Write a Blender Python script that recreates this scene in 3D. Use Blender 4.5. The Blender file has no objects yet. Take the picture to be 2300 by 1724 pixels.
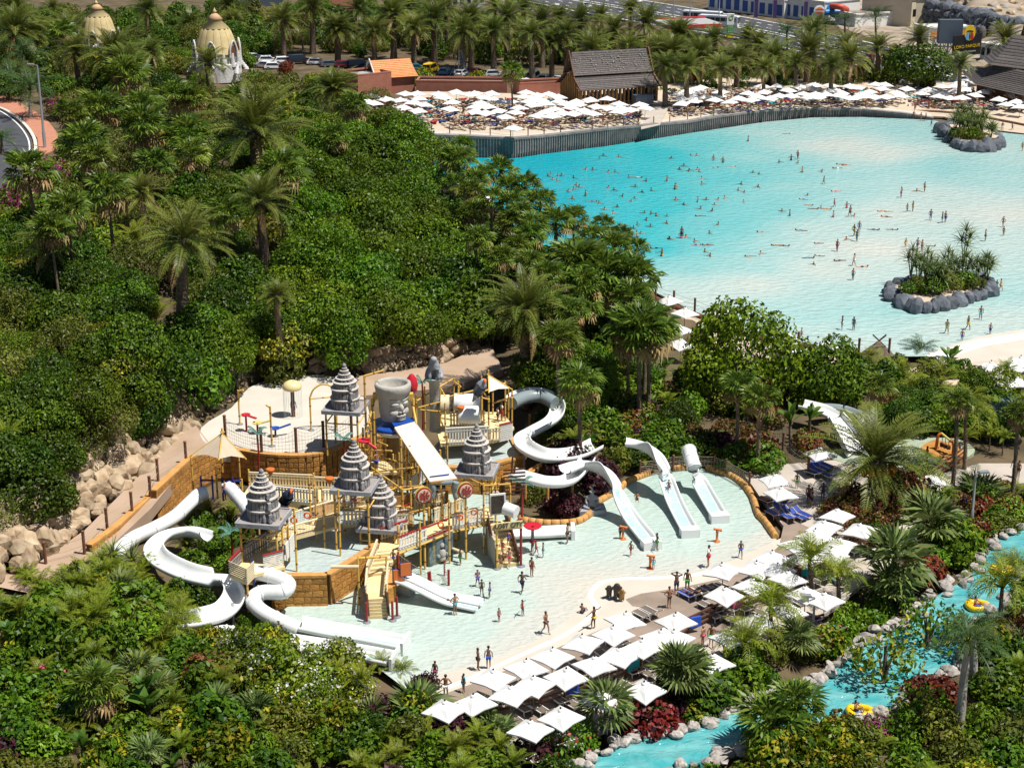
import bpy,bmesh,math,random
import numpy as np
from mathutils import Vector,Matrix
rnd=random.Random(7)
R=math.radians
scn=bpy.context.scene
COL=scn.collection
# ---------------------------------------------------------------- camera, sky, sun, exposure
F_PX,PITCH,CAM_H=3700.0,R(19.2),54.0
cam_d=bpy.data.cameras.new('camera')
cam=bpy.data.objects.new('camera',cam_d);COL.objects.link(cam)
cam_d.sensor_fit='HORIZONTAL';cam_d.sensor_width=36.0
cam_d.lens=F_PX/2300*36;cam_d.clip_start=1.0;cam_d.clip_end=4000
cam.location=(0,0,CAM_H);cam.rotation_euler=(R(90)-PITCH,0,0)
scn.camera=cam
SUN_EL=R(66);SUN_DIR=Vector((0.93,-0.37,0)).normalized()      # horizontal direction towards the sun
w=bpy.data.worlds.new('World');scn.world=w;w.use_nodes=True
nt=w.node_tree;sky=nt.nodes.new('ShaderNodeTexSky');sky.sky_type='NISHITA'
sky.sun_disc=False;sky.sun_elevation=SUN_EL
sky.sun_rotation=math.atan2(SUN_DIR.x,SUN_DIR.y);sky.air_density=1.0;sky.dust_density=0.6
nt.links.new(sky.outputs[0],nt.nodes['Background'].inputs[0]);nt.nodes['Background'].inputs[1].default_value=0.05
sd=bpy.data.lights.new('sun','SUN');sd.energy=5.0;sd.angle=R(0.5);sd.color=(1.0,0.955,0.88)
sun=bpy.data.objects.new('sun',sd);COL.objects.link(sun)
sdir=Vector((SUN_DIR.x*math.cos(SUN_EL),SUN_DIR.y*math.cos(SUN_EL),math.sin(SUN_EL)))
sun.rotation_euler=sdir.to_track_quat('Z','Y').to_euler();sun.location=(60,-40,150)
vs=scn.view_settings;vs.view_transform='Standard';vs.look='None';vs.exposure=0.5;vs.gamma=1.0
vs.use_curve_mapping=False
scn.cycles.max_bounces=6;scn.cycles.transparent_max_bounces=8;scn.cycles.diffuse_bounces=3
# ---------------------------------------------------------------- pixel (photo, 2300 x 1724) <-> world
_F=Vector((0,math.cos(PITCH),-math.sin(PITCH)));_U=Vector((0,math.sin(PITCH),math.cos(PITCH)))
EYE=Vector((0,0,CAM_H))
def ray(u,v):return _F+Vector(((u-1150)/F_PX,0,0))+_U*((862-v)/F_PX)
def P(u,v,z=0.0):                      # where the sight line meets the level z
    d=ray(u,v);return EYE+d*((z-CAM_H)/d.z)
def Q(u,v,y):                          # where it meets the vertical plane at distance y
    d=ray(u,v);return EYE+d*(y/d.y)
def proj(p):
    q=Vector(p)-EYE;z=q.dot(_F);return(1150+F_PX*q.x/z,862-F_PX*q.dot(_U)/z)
def ppm(p):return F_PX/(Vector(p)-EYE).dot(_F)     # photo pixels per metre there
# ---------------------------------------------------------------- terrain heights from control points
CTRL=[(60,330,5),(0,420,5),(130,250,5),(0,230,5),(200,420,7),(0,560,8),(200,620,9),(420,600,9),(600,520,8),(700,640,8),
 (850,520,7),(950,640,6),(1000,430,4),(700,360,5),(450,380,6),(900,760,4.5),(700,780,5),(500,790,6),(300,830,8),(120,900,8),(0,1000,7),
 (1080,560,3),(1180,650,3),(1300,760,2),(1150,800,3),(1250,900,2),(1400,860,1.5),(1050,790,3.5),(1450,960,1.2),(1560,930,1),
 (250,1120,2.4),(60,1250,1.8),(120,1400,.6),(0,1500,.3),(0,1700,0),(300,1500,.3),(500,1480,0),(300,1680,0),(600,1650,0),(800,1650,0),(620,1420,-.3),
 (1330,980,1),(1250,1060,.8),(1180,950,1.5),
 (520,930,2.0),(640,900,2.0),(760,930,2.0),(460,1000,2.0),(850,880,2.0),(1000,850,2.2),(600,1010,1.2),(560,1130,.3),
 (700,1260,-.8),(900,1200,-.8),(1100,1100,-.6),(1000,1330,-.8),(1200,1300,-.8),(1400,1220,-.8),(1550,1150,-.8),(1640,1200,-.8),(1450,1100,-.8),(1050,1420,-.8),(950,1480,-.8),(800,1400,-.8),
 (1300,1420,-.25),(1500,1340,-.25),(1100,1540,-.25),(1350,1540,-.25),(1600,1400,-.25),(1700,1300,-.25),(1850,1250,-.25),(1800,1120,-.25),(1950,1080,-.25),(2100,1040,-.25),(2250,1060,-.2),
 (1500,1660,-1.3),(1700,1590,-1.3),(1900,1530,-1.3),(1980,1440,-1.3),(2070,1350,-1.3),(2180,1290,-1.3),(2290,1190,-1.3),(1350,1720,-1.3),
 (1850,1700,-.1),(2050,1640,0),(2250,1500,0),(2200,1700,0),(1450,1580,-.1),(1700,1480,-.1),(2000,1260,-.1),(2150,1180,-.1),
 (1250,450,-1.2),(1500,400,-1.2),(1800,300,-1.2),(2200,350,-1.2),(1500,560,-1.2),(1800,500,-1.2),(2200,500,-1.2),(1700,650,-1.2),(2000,750,-.9),(2250,700,-.9),(2300,800,-.3),(1150,380,-1.2),(1960,300,-1.2),(1420,640,-1),
 (1650,800,0),(1850,860,0),(2100,860,0),(2280,880,0),(1750,960,.5),(1950,960,.2),
 (900,260,2.5),(1100,250,2.7),(1300,250,2.5),(1500,230,1.6),(1700,210,.7),(1900,215,.2),(2100,225,0),(2290,235,0),(2200,290,-.3),(800,220,2.5),
 (900,170,2),(600,140,2.5),(300,120,4),(100,150,5),(1200,150,1.5),(1600,150,0),(2000,170,0),(1500,60,0),(1000,60,1),(600,40,2),(200,30,4),
 (1700,20,-1),(1300,10,-1),(2000,60,-.8),(2250,150,-.8),(2000,-20,0),(1950,20,-.5),(1900,45,-.6),(2000,25,-.3),(1980,60,-.5),(1850,5,-1),(1920,0,-.5),(2080,32,0),(2040,10,0),(1960,-10,0),(2150,30,1),(2290,100,.5),(2150,0,4),(2300,55,6),(2330,5,14),(2230,20,6),(2200,-10,8),
 (1600,20,-1),(1750,42,-1),(1900,70,-.8),(2000,90,-.8),(2100,110,-.8),(2200,130,-.6),(2320,165,-.5),(2100,65,-.3),(2200,85,0),(2050,35,0),(1850,30,-.8),(1450,40,-1),(1600,80,-.6),(1750,105,-.6),(1900,145,-.5),(2050,180,-.3),(2250,235,-.2),(1500,-60,0),(800,-60,2),(200,-60,4)]
_cp=np.array([tuple(P(u,v,z))for u,v,z in CTRL])
GX0,GX1,GY0,GY1,GS=-230.0,230.0,60.0,760.0,1.6
_nx,_ny=int((GX1-GX0)/GS)+1,int((GY1-GY0)/GS)+1
_gx,_gy=np.meshgrid(np.linspace(GX0,GX1,_nx),np.linspace(GY0,GY1,_ny))
_num=np.zeros_like(_gx);_den=np.zeros_like(_gx)
for cx,cy,cz in _cp:
    dd=((_gx-cx)**2+((_gy-cy)*.8)**2+1.0);wt=1/dd**1.8
    _num+=wt*cz;_den+=wt
TG=_num/_den
def carve(px,z,grow=1):                # keep the ground under a floor, path or pool
    pl=[(p.x,p.y)for p in(P(u,v,z)for u,v in px)]
    m=np.zeros(TG.shape,bool);n=len(pl)
    for i in range(n):
        (x1,y1),(x2,y2)=pl[i],pl[i-1]
        if y1==y2:continue
        m^=((y1>_gy)!=(y2>_gy))&(_gx<(x2-x1)*(_gy-y1)/(y2-y1)+x1)
    for _ in range(grow):
        k=m.copy();k[1:]|=m[:-1];k[:-1]|=m[1:];k[:,1:]|=m[:,:-1];k[:,:-1]|=m[:,1:];m=k
    TG[m]=np.minimum(TG[m],z-.45)
def T(x,y):
    i=min(max((x-GX0)/(GX1-GX0)*(_nx-1),0),_nx-1.001);j=min(max((y-GY0)/(GY1-GY0)*(_ny-1),0),_ny-1.001)
    a,b=int(i),int(j);s,t=i-a,j-b
    return float(TG[b,a]*(1-s)*(1-t)+TG[b,a+1]*s*(1-t)+TG[b+1,a]*(1-s)*t+TG[b+1,a+1]*s*t)
def G(u,v,h=0.0):                      # base point on the terrain of something whose point h metres up shows at (u, v)
    d=ray(u,v);lo=40.0
    while lo<900:
        p=EYE+d*lo
        if p.z-T(p.x,p.y)<=h:break
        lo+=1.0
    a,b=lo-1.0,lo
    for _ in range(12):
        m=(a+b)/2;p=EYE+d*m
        if p.z-T(p.x,p.y)<=h:b=m
        else:a=m
    p=EYE+d*b
    return Vector((p.x,p.y,T(p.x,p.y)))
# ---------------------------------------------------------------- materials
M={}
def nodes(m):
    m.use_nodes=True;n=m.node_tree;return n,n.nodes['Principled BSDF']
def mat(name,c,rough=.6,c2=None,scale=2.0,bump=0.0,bscale=None,metal=0.0,spec=.4,rand=0.0,detail=4):
    m=bpy.data.materials.new(name);n,b=nodes(m);L=n.links.new
    b.inputs['Roughness'].default_value=rough;b.inputs['Metallic'].default_value=metal
    b.inputs['Specular IOR Level'].default_value=spec
    b.inputs['Base Color'].default_value=(*c,1)
    tc=n.nodes.new('ShaderNodeTexCoord')
    out=None
    if c2 is not None:
        t=n.nodes.new('ShaderNodeTexNoise');t.inputs['Scale'].default_value=scale;t.inputs['Detail'].default_value=detail
        L(tc.outputs['Object'],t.inputs['Vector'])
        r=n.nodes.new('ShaderNodeValToRGB');r.color_ramp.elements[0].position=.35;r.color_ramp.elements[1].position=.65
        r.color_ramp.elements[0].color=(*c,1);r.color_ramp.elements[1].color=(*c2,1)
        L(t.outputs['Fac'],r.inputs['Fac']);out=r.outputs['Color']
    if rand:
        oi=n.nodes.new('ShaderNodeObjectInfo');mr=n.nodes.new('ShaderNodeMapRange')
        mr.inputs[3].default_value=1-rand;mr.inputs[4].default_value=1+rand
        L(oi.outputs['Random'],mr.inputs[0])
        h=n.nodes.new('ShaderNodeHueSaturation');L(mr.outputs[0],h.inputs['Value'])
        if out:L(out,h.inputs['Color'])
        else:h.inputs['Color'].default_value=(*c,1)
        out=h.outputs['Color']
    if out:L(out,b.inputs['Base Color'])
    if bump:
        t=n.nodes.new('ShaderNodeTexNoise');t.inputs['Scale'].default_value=bscale or scale;t.inputs['Detail'].default_value=5
        L(tc.outputs['Object'],t.inputs['Vector'])
        bp=n.nodes.new('ShaderNodeBump');bp.inputs['Strength'].default_value=bump;bp.inputs['Distance'].default_value=.1
        L(t.outputs['Fac'],bp.inputs['Height']);L(bp.outputs[0],b.inputs['Normal'])
    M[name]=m;return m
def leaf(name,c1,c2,trans=.17,rand=.3,scale=.5,rough=.45,hue=.015):
    m=bpy.data.materials.new(name);n,b=nodes(m);L=n.links.new
    tc=n.nodes.new('ShaderNodeTexCoord');t=n.nodes.new('ShaderNodeTexNoise');t.inputs['Scale'].default_value=scale;t.inputs['Detail'].default_value=3
    L(tc.outputs['Object'],t.inputs['Vector'])
    ge=n.nodes.new('ShaderNodeNewGeometry')
    ad=n.nodes.new('ShaderNodeMath');ad.operation='MULTIPLY_ADD';ad.inputs[1].default_value=.5;L(ge.outputs['Random Per Island'],ad.inputs[0]);L(t.outputs['Fac'],ad.inputs[2])
    r=n.nodes.new('ShaderNodeValToRGB');r.color_ramp.elements[0].position=.5;r.color_ramp.elements[1].position=1.0
    r.color_ramp.elements[0].color=(*c1,1);r.color_ramp.elements[1].color=(*c2,1);L(ad.outputs[0],r.inputs['Fac'])
    oi=n.nodes.new('ShaderNodeObjectInfo');mr=n.nodes.new('ShaderNodeMapRange');mr.inputs[3].default_value=1-rand;mr.inputs[4].default_value=1+rand
    L(oi.outputs['Random'],mr.inputs[0])
    mh=n.nodes.new('ShaderNodeMapRange');mh.inputs[3].default_value=.5-hue;mh.inputs[4].default_value=.5+hue
    wn=n.nodes.new('ShaderNodeTexWhiteNoise');wn.noise_dimensions='1D';L(oi.outputs['Random'],wn.inputs['W']);L(wn.outputs['Value'],mh.inputs[0])
    h=n.nodes.new('ShaderNodeHueSaturation');L(r.outputs[0],h.inputs['Color']);L(mr.outputs[0],h.inputs['Value']);L(mh.outputs[0],h.inputs['Hue'])
    L(h.outputs[0],b.inputs['Base Color']);b.inputs['Roughness'].default_value=rough;b.inputs['Specular IOR Level'].default_value=.2
    if trans:
        tr=n.nodes.new('ShaderNodeBsdfTranslucent');mx=n.nodes.new('ShaderNodeMixShader');mx.inputs[0].default_value=trans
        hs=n.nodes.new('ShaderNodeHueSaturation');hs.inputs['Value'].default_value=1.3;L(h.outputs[0],hs.inputs['Color'])
        L(hs.outputs[0],tr.inputs[0]);L(b.outputs[0],mx.inputs[1]);L(tr.outputs[0],mx.inputs[2]);L(mx.outputs[0],n.nodes['Material Output'].inputs[0])
    M[name]=m;return m
# ---------------------------------------------------------------- mesh builder and object helpers
class MB:
    def __init__(s):s.v=[];s.f=[];s.mi=[];s.m=0;s.sm=[];s.smooth=False
    def add(s,vs,fs):
        o=len(s.v);s.v+=[tuple(p)for p in vs]
        for f in fs:s.f.append([o+i for i in f]);s.mi.append(s.m);s.sm.append(s.smooth)
        return s
    def box(s,c,d,rz=0.0,mtx=None):
        hx,hy,hz=d[0]/2,d[1]/2,d[2]/2
        vs=[Vector((x*hx,y*hy,z*hz))for z in(-1,1)for x,y in((-1,-1),(1,-1),(1,1),(-1,1))]
        if mtx is None:mtx=Matrix.Rotation(rz,3,'Z')
        c=Vector(c)
        return s.add([c+mtx@p for p in vs],[(3,2,1,0),(4,5,6,7),(0,1,5,4),(1,2,6,5),(2,3,7,6),(3,0,4,7)])
    def beam(s,a,b,w_,h_,up=(0,0,1)):
        a,b=Vector(a),Vector(b);x=(b-a);l=x.length
        if l<1e-6:return s
        x/=l;y=Vector(up).cross(x)
        if y.length<1e-4:y=Vector((0,1,0)).cross(x)
        y.normalize();z=x.cross(y)
        m=Matrix((x,y,z)).transposed()
        return s.box((a+b)/2,(l,w_,h_),mtx=m)
    def tube(s,pts,r,n=8,cap=True,smooth=True,arc=None,open_ends=False):
        pts=[Vector(p)for p in pts];k=len(pts)
        rr=r if isinstance(r,(list,tuple))else[r]*k
        ring=[];ref=None
        for i,p in enumerate(pts):
            t=(pts[min(i+1,k-1)]-pts[max(i-1,0)])
            if t.length<1e-9:t=Vector((0,0,1))
            t.normalize()
            if ref is None:
                ref=Vector((0,0,1))if abs(t.z)<.9 else Vector((1,0,0))
            a=ref-t*ref.dot(t)
            if a.length<1e-6:a=t.orthogonal()
            a.normalize();b=t.cross(a);ref=a
            ring.append([p+(a*math.cos(q*2*math.pi/n)+b*math.sin(q*2*math.pi/n))*rr[i]for q in range(n)])
        vs=[q for rg in ring for q in rg]
        fs=[(i*n+j,i*n+(j+1)%n,(i+1)*n+(j+1)%n,(i+1)*n+j)for i in range(k-1)for j in range(n)]
        sm=s.smooth;s.smooth=smooth;s.add(vs,fs);s.smooth=sm
        if cap:s.add(ring[0],[tuple(range(n-1,-1,-1))]);s.add(ring[-1],[tuple(range(n))])
        return s
    def lathe(s,prof,c=(0,0,0),n=16,smooth=True,cap=True,sx=1.0,sy=1.0,ph=0.0):
        c=Vector(c);vs=[];k=len(prof)
        for r_,z in prof:
            for q in range(n):
                a=q*2*math.pi/n+ph;vs.append(c+Vector((r_*math.cos(a)*sx,r_*math.sin(a)*sy,z)))
        fs=[(i*n+j,i*n+(j+1)%n,(i+1)*n+(j+1)%n,(i+1)*n+j)for i in range(k-1)for j in range(n)]
        sm=s.smooth;s.smooth=smooth;s.add(vs,fs);s.smooth=sm
        if cap:s.add(vs[:n],[tuple(range(n-1,-1,-1))]);s.add(vs[-n:],[tuple(range(n))])
        return s
    def prism(s,poly,z0,z1):
        n=len(poly);vs=[(p[0],p[1],z0)for p in poly]+[(p[0],p[1],z1)for p in poly]
        ar=sum(poly[i][0]*poly[(i+1)%n][1]-poly[(i+1)%n][0]*poly[i][1]for i in range(n))
        if ar<0:vs=[(p[0],p[1],z0)for p in poly[::-1]]+[(p[0],p[1],z1)for p in poly[::-1]]
        return s.add(vs,[tuple(range(n-1,-1,-1)),tuple(range(n,2*n))]+[(i,(i+1)%n,n+(i+1)%n,n+i)for i in range(n)])
    def quad(s,a,b,c,d):return s.add([a,b,c,d],[(0,1,2,3)])
    def mesh(s,name,mats,org=(0,0,0)):
        me=bpy.data.meshes.new(name);o=Vector(org)
        me.from_pydata([(x-o.x,y-o.y,z-o.z)for x,y,z in s.v],[],s.f)
        for m in(mats if isinstance(mats,(list,tuple))else[mats]):me.materials.append(M[m]if isinstance(m,str)else m)
        me.polygons.foreach_set('material_index',s.mi);me.polygons.foreach_set('use_smooth',s.sm);me.update();return me
    def build(s,name,mats,parent=None,org=None):
        if org is None:org=parent['_o']if parent is not None and '_o' in parent else(0,0,0)
        ob=link(name,s.mesh(name,mats,org),parent)
        if parent is not None:ob['_o']=list(org)
        return ob
def link(name,data,parent=None):
    ob=bpy.data.objects.new(name,data);COL.objects.link(ob)
    if parent is not None:ob.parent=parent;KIDS.setdefault(parent.name,[]).append(ob)
    return ob
KIDS={}
def tag(o,label=None,cat=None,group=None,kind=None):
    if label:o['label']=label
    if cat:o['category']=cat
    if group:o['group']=group
    if kind:o['kind']=kind
    return o
def thing(name,label,cat,loc,group=None,rz=0.0):
    o=bpy.data.objects.new(name,None);COL.objects.link(o);o.empty_display_size=.3
    o.location=loc;o.rotation_euler.z=rz;o['_o']=list(loc);return tag(o,label,cat,group)
def solo(mb,name,mats,label,cat,loc=(0,0,0),group=None,kind=None):   # a thing that is one mesh, modelled in world coordinates
    o=link(name,mb.mesh(name,mats,loc));o.location=loc;o['_o']=list(loc)
    return tag(o,label,cat,group,kind)
def kids(o):return KIDS.get(o.name,[])
def copy_tree(o,parent=None):
    c=o.copy();COL.objects.link(c);c.parent=parent
    if parent is not None:KIDS.setdefault(parent.name,[]).append(c)
    for k in list(kids(o)):copy_tree(k,c)
    return c
def place(proto,loc,rz=0.0,sc=1.0,label=None,group=None,rx=0.0,ry=0.0):
    c=copy_tree(proto);c.location=loc;c.rotation_euler=(rx,ry,rz)
    c.scale=(sc,sc,sc)if not isinstance(sc,(tuple,list))else sc
    if label:c['label']=label
    if group:c['group']=group
    return c
PROTOS=[]
def drop(o):                                    # remove a prototype that was only copied from
    for k in kids(o):drop(k)
    bpy.data.objects.remove(o)
def inpoly(x,y,poly):
    c=False;n=len(poly);j=n-1
    for i in range(n):
        xi,yi=poly[i];xj,yj=poly[j]
        if(yi>y)!=(yj>y)and x<(xj-xi)*(y-yi)/(yj-yi)+xi:c=not c
        j=i
    return c
def smooth_line(pts,per=6,closed=False):      # Catmull-Rom
    pts=[Vector(p)for p in pts];n=len(pts);out=[]
    for i in range(n if closed else n-1):
        g=(lambda k:pts[k%n])if closed else(lambda k:pts[min(max(k,0),n-1)])
        p0,p1,p2,p3=g(i-1),g(i),g(i+1),g(i+2)
        for k in range(per):
            t=k/per
            out.append(.5*((2*p1)+(p2-p0)*t+(2*p0-5*p1+4*p2-p3)*t*t+(3*p1-p0-3*p2+p3)*t**3))
    if not closed:out.append(pts[-1])
    return out
# labels: what a thing looks like + where, from landmarks one can find
MARKS=[('the stone head bucket',880,900),('the white mushroom fountain',660,900),('the corrugated slide roof',960,1020),('the lion column',976,880),
 ('the front play stairs',850,1330),('the wooden name sign',1140,1180),('the seated stone statue',1330,1120),('the red water saucer',1198,1185),
 ('the two lane slide',990,1350),('the three pool slides',1490,1130),('the big date palm on the terrace',1967,1030),('the rope bridge steps',1100,1230),
 ('the boulder ring island',2100,650),('the far rock island',2180,290),('the thatched hut roof',1970,780),('the dark timber hut',1380,180),
 ('the orange tiled roof',880,180),('the pointed yellow dome',225,65),('the second yellow dome',490,85),('the road lamp',90,240),
 ('the tall date palm on the slope',416,540),('the giant feather palm',575,290),('the rock wall path',300,1100),('the curved white slide',480,1320),
 ('the flowering white bush',680,1520),('the yellow river raft',1920,1600),('the royal palm by the river',2160,1530),('the bronze animal fountain',1385,1330),
 ('the long grey pool wall',1400,310),('the wall corner of the wave pool',1153,330),('the red leaved tree',1045,745),('the bright mango tree',1680,790),
 ('the low date palm on the slope',1190,670),('the lifeguard in white',1590,1260),('the black billboard',2170,100),('the green fuel sign',1640,55),
 ('the round burger sign',1840,25),('the wooden rail fence',1350,1530),('the blue foot chute',830,1400),('the grey spiral slide',1200,930),
 ('the kiddie raft slide',1890,990),('the orange swing frame',2110,1020),('the curved road',30,350),('the dragon gabled roof',1080,490),
 ('the left agave clump',235,990),('the corner stone stupa',590,1100),('the wave pool steps',2250,760),('the round green tree by the beach',2070,150),
 ('the white shop building',2080,40),('the steel lattice mast',1035,130),('the red railing post fence',1640,720),('the pale beach path',1470,245)]
_LAB=[]
def lab(look,u,v):_LAB.append((look,u,v));return '@%d'%(len(_LAB)-1)
def ordinal(n):
    a='zeroth closest second third fourth fifth sixth seventh eighth ninth tenth eleventh twelfth thirteenth fourteenth fifteenth sixteenth seventeenth eighteenth nineteenth'.split()
    if n<20:return a[n]
    t='twent thirt fort fift sixt sevent eight ninet'.split()[n//10-2]
    return t+'ieth' if n%10==0 else t+'y-'+('first' if n%10==1 else a[n%10])
def finish_labels():                     # nearest landmark, direction from it, and rank by distance among look-alikes
    by={}
    for o in list(COL.objects):
        l=o.get('label')
        if not(l and l[0]=='@' and l[1:].isdigit()):continue
        look,u,v=_LAB[int(l[1:])]
        for m in sorted(MARKS,key=lambda m:math.hypot(m[1]-u,(m[2]-v)*1.6)):
            dx,dy=u-m[1],v-m[2];w_=('left of' if dx<0 else 'right of')if abs(dx)>abs(dy)*1.6 else('behind' if dy<0 else 'in front of')
            if len((look+' '+w_+' '+m[0]).split())<=14:break
        by.setdefault((look,w_+' '+m[0]),[]).append((math.hypot(dx,dy*1.6),o))
    for(look,r_),L_ in by.items():
        L_.sort(key=lambda q:q[0])
        for i,(d,o)in enumerate(L_):o['label']=look+' '+r_ if len(L_)==1 else(('closest ' if i==0 else ordinal(i+1)+' closest ')+look+' '+r_)
# ================================================================ materials of the place
mat('soil',(.055,.042,.02),.95,(.12,.085,.045),.3,.8,2)
mat('hillside',(.20,.16,.12),.95,(.34,.28,.215),.25,1.0,.8)
mat('concrete_pale',(.46,.41,.345),.7,(.50,.455,.39),.4,.1,8)
mat('plaza',(.46,.43,.37),.75,(.50,.47,.41),.5,.08,6)
mat('path_sand',(.33,.235,.16),.85,(.38,.275,.20),.4,.15,5)
mat('deck_brown',(.20,.155,.12),.75,(.26,.20,.16),.6,.2,4)
mat('paving_grey',(.36,.315,.27),.8,(.42,.37,.32),.5,.15,5)
mat('sand',(.42,.34,.25),.9,(.48,.39,.30),.5,.25,4)
mat('asphalt',(.045,.047,.055),.85,(.06,.062,.07),.6,.1,20)
mat('red_paving',(.36,.15,.09),.85,(.42,.19,.12),1.5,.2,6)
mat('white_paint',(.78,.78,.76),.5)
mat('kerb',(.5,.47,.42),.8,(.56,.53,.48),1,.1,6)
mat('rock_tan',(.22,.15,.09),.9,(.47,.37,.25),.7,1.0,1.6,rand=.22)
mat('rock_grey',(.05,.058,.075),.8,(.14,.155,.18),.8,.9,1.5,rand=.2)
mat('rock_pale',(.22,.20,.19),.85,(.42,.38,.34),1.1,.9,2,rand=.25)
mat('sandstone',(.33,.145,.028),.85,(.43,.21,.05),1.2,.6,5,rand=.22)
mat('sandstone_joint',(.15,.07,.02),.95)
mat('sandstone_curb',(.42,.21,.055),.8,(.5,.27,.09),1.2,.4,4,rand=.1)
mat('pool_wall',(.15,.135,.13),.85,(.23,.21,.20),.9,.7,3)
mat('dark_recess',(.012,.02,.025),.5)
mat('wood_dark',(.10,.04,.022),.7,(.15,.065,.035),2,.3,6,rand=.15)
mat('rope',(.32,.27,.2),.9);mat('net_dark',(.06,.055,.05),.9)
mat('grass',(.06,.09,.012),.9,(.11,.13,.03),1.2,.8,6)
def water(name,c1,c2,bs,strength,dist=.3,attr=False,stops=None,rough=.12,sc2=None):
    m=bpy.data.materials.new(name);n,b=nodes(m);L=n.links.new
    b.inputs['Roughness'].default_value=rough;b.inputs['IOR'].default_value=1.33
    tc=n.nodes.new('ShaderNodeTexCoord')
    mp=n.nodes.new('ShaderNodeMapping');L(tc.outputs['Object'],mp.inputs[0]);mp.inputs['Rotation'].default_value=(0,0,.5);mp.inputs['Scale'].default_value=(1,1.7,1)
    t=n.nodes.new('ShaderNodeTexNoise');t.inputs['Scale'].default_value=bs;t.inputs['Detail'].default_value=3;t.inputs['Distortion'].default_value=1.2
    L(mp.outputs[0],t.inputs['Vector'])
    vo=n.nodes.new('ShaderNodeTexVoronoi');vo.feature='SMOOTH_F1';vo.inputs['Scale'].default_value=bs*1.2;vo.inputs['Smoothness'].default_value=.6
    mxv=n.nodes.new('ShaderNodeMix');mxv.data_type='VECTOR';mxv.inputs[0].default_value=.25;L(mp.outputs[0],mxv.inputs[4]);L(t.outputs['Color'],mxv.inputs[5]);L(mxv.outputs[1],vo.inputs['Vector'])
    ad=n.nodes.new('ShaderNodeMath');ad.operation='ADD';L(t.outputs['Fac'],ad.inputs[0]);L(vo.outputs['Distance'],ad.inputs[1])
    bp=n.nodes.new('ShaderNodeBump');bp.inputs['Strength'].default_value=strength;bp.inputs['Distance'].default_value=dist
    L(ad.outputs[0],bp.inputs['Height']);L(bp.outputs[0],b.inputs['Normal'])
    if attr:
        a=n.nodes.new('ShaderNodeAttribute');a.attribute_name='depth'
        r=n.nodes.new('ShaderNodeValToRGB');e=r.color_ramp.elements
        e[0].position,e[0].color=stops[0][0],(*stops[0][1],1);e[1].position,e[1].color=stops[-1][0],(*stops[-1][1],1)
        for p_,c_ in stops[1:-1]:q=e.new(p_);q.color=(*c_,1)
        nz=n.nodes.new('ShaderNodeTexNoise');nz.inputs['Scale'].default_value=.07;L(mp.outputs[0],nz.inputs['Vector'])
        ma=n.nodes.new('ShaderNodeMath');ma.operation='MULTIPLY_ADD';ma.inputs[1].default_value=.12;L(nz.outputs['Fac'],ma.inputs[0]);L(a.outputs['Fac'],ma.inputs[2])
        su=n.nodes.new('ShaderNodeMath');su.operation='SUBTRACT';su.inputs[1].default_value=.06;L(ma.outputs[0],su.inputs[0])
        L(su.outputs[0],r.inputs[0]);L(r.outputs[0],b.inputs['Base Color'])
    else:
        nz=n.nodes.new('ShaderNodeTexNoise');nz.inputs['Scale'].default_value=sc2 or .25;nz.inputs['Detail'].default_value=4;L(mp.outputs[0],nz.inputs['Vector'])
        r=n.nodes.new('ShaderNodeValToRGB');r.color_ramp.elements[0].position=.35;r.color_ramp.elements[1].position=.7
        r.color_ramp.elements[0].color=(*c1,1);r.color_ramp.elements[1].color=(*c2,1);L(nz.outputs['Fac'],r.inputs[0]);L(r.outputs[0],b.inputs['Base Color'])
    M[name]=m
water('wave_water',None,None,1.0,.42,.35,True,[(0,(.475,.49,.44)),(.15,(.36,.475,.45)),(.33,(.175,.42,.42)),(.58,(.035,.36,.39)),(1.0,(.003,.29,.36))])
water('splash_water',None,None,1.9,.5,.16,True,[(0,(.50,.47,.405)),(.14,(.45,.455,.41)),(.4,(.395,.475,.435)),(1.0,(.34,.45,.41))])
water('basin_water',(.36,.43,.42),(.42,.47,.45),2.0,.5,.15)
water('river_water',(.05,.29,.31),(.15,.38,.385),.8,.6,.4,sc2=.5)
water('kiddie_water',(.30,.36,.26),(.36,.40,.30),2.0,.5,.15)
water('chute_water',(.30,.52,.53),(.45,.56,.56),4,.6,.1,sc2=2)
mat('foam',(.6,.66,.66),.6,None)

# ================================================================ terrain
WP=[(850,352),(990,352),(1153,356),(1220,346),(1365,328),(1550,299),(1717,274),(1826,264),(1934,263),(2035,267),(2097,270),(2180,290),(2460,320),(2460,860),(2200,800),(2000,800),(1800,790),(1650,740),(1560,700),(1470,655),(1400,640),(1200,560),(1000,420)]
PLZ=[(470,1000),(452,960),(520,915),(560,870),(620,850),(690,842),(745,845),(800,870),(830,930),(800,985),(758,1004),(715,1018),(670,1022),(620,1020),(560,1012)]
RAMP=[((440,955),(476,1002),2.605),((410,975),(425,1035),2.5),((290,1090),(340,1140),2.1),((190,1190),(255,1220),1.8),((90,1260),(170,1275),1.5),((-40,1310),(60,1330),1.3)]
UPP=[((800,845),(800,890),2.66),((900,832),(900,880),2.8),((1000,815),(1010,870),2.9),((1100,770),(1130,830),3.1)]
for _a,_b in list(zip(RAMP[:-1],RAMP[1:]))+list(zip(UPP[:-1],UPP[1:])):
    carve([_a[0],_a[1],_b[1],_b[0]],min(_a[2],_b[2]))
carve([(340,1120),(425,1045),(520,1015),(570,1100),(450,1190),(370,1190)],.5);carve(WP,-.3,2);carve(PLZ,2.6);carve([(985,352),(850,352),(850,300),(990,304),(1153,311),(1365,289),(1153,356)],.2)
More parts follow.
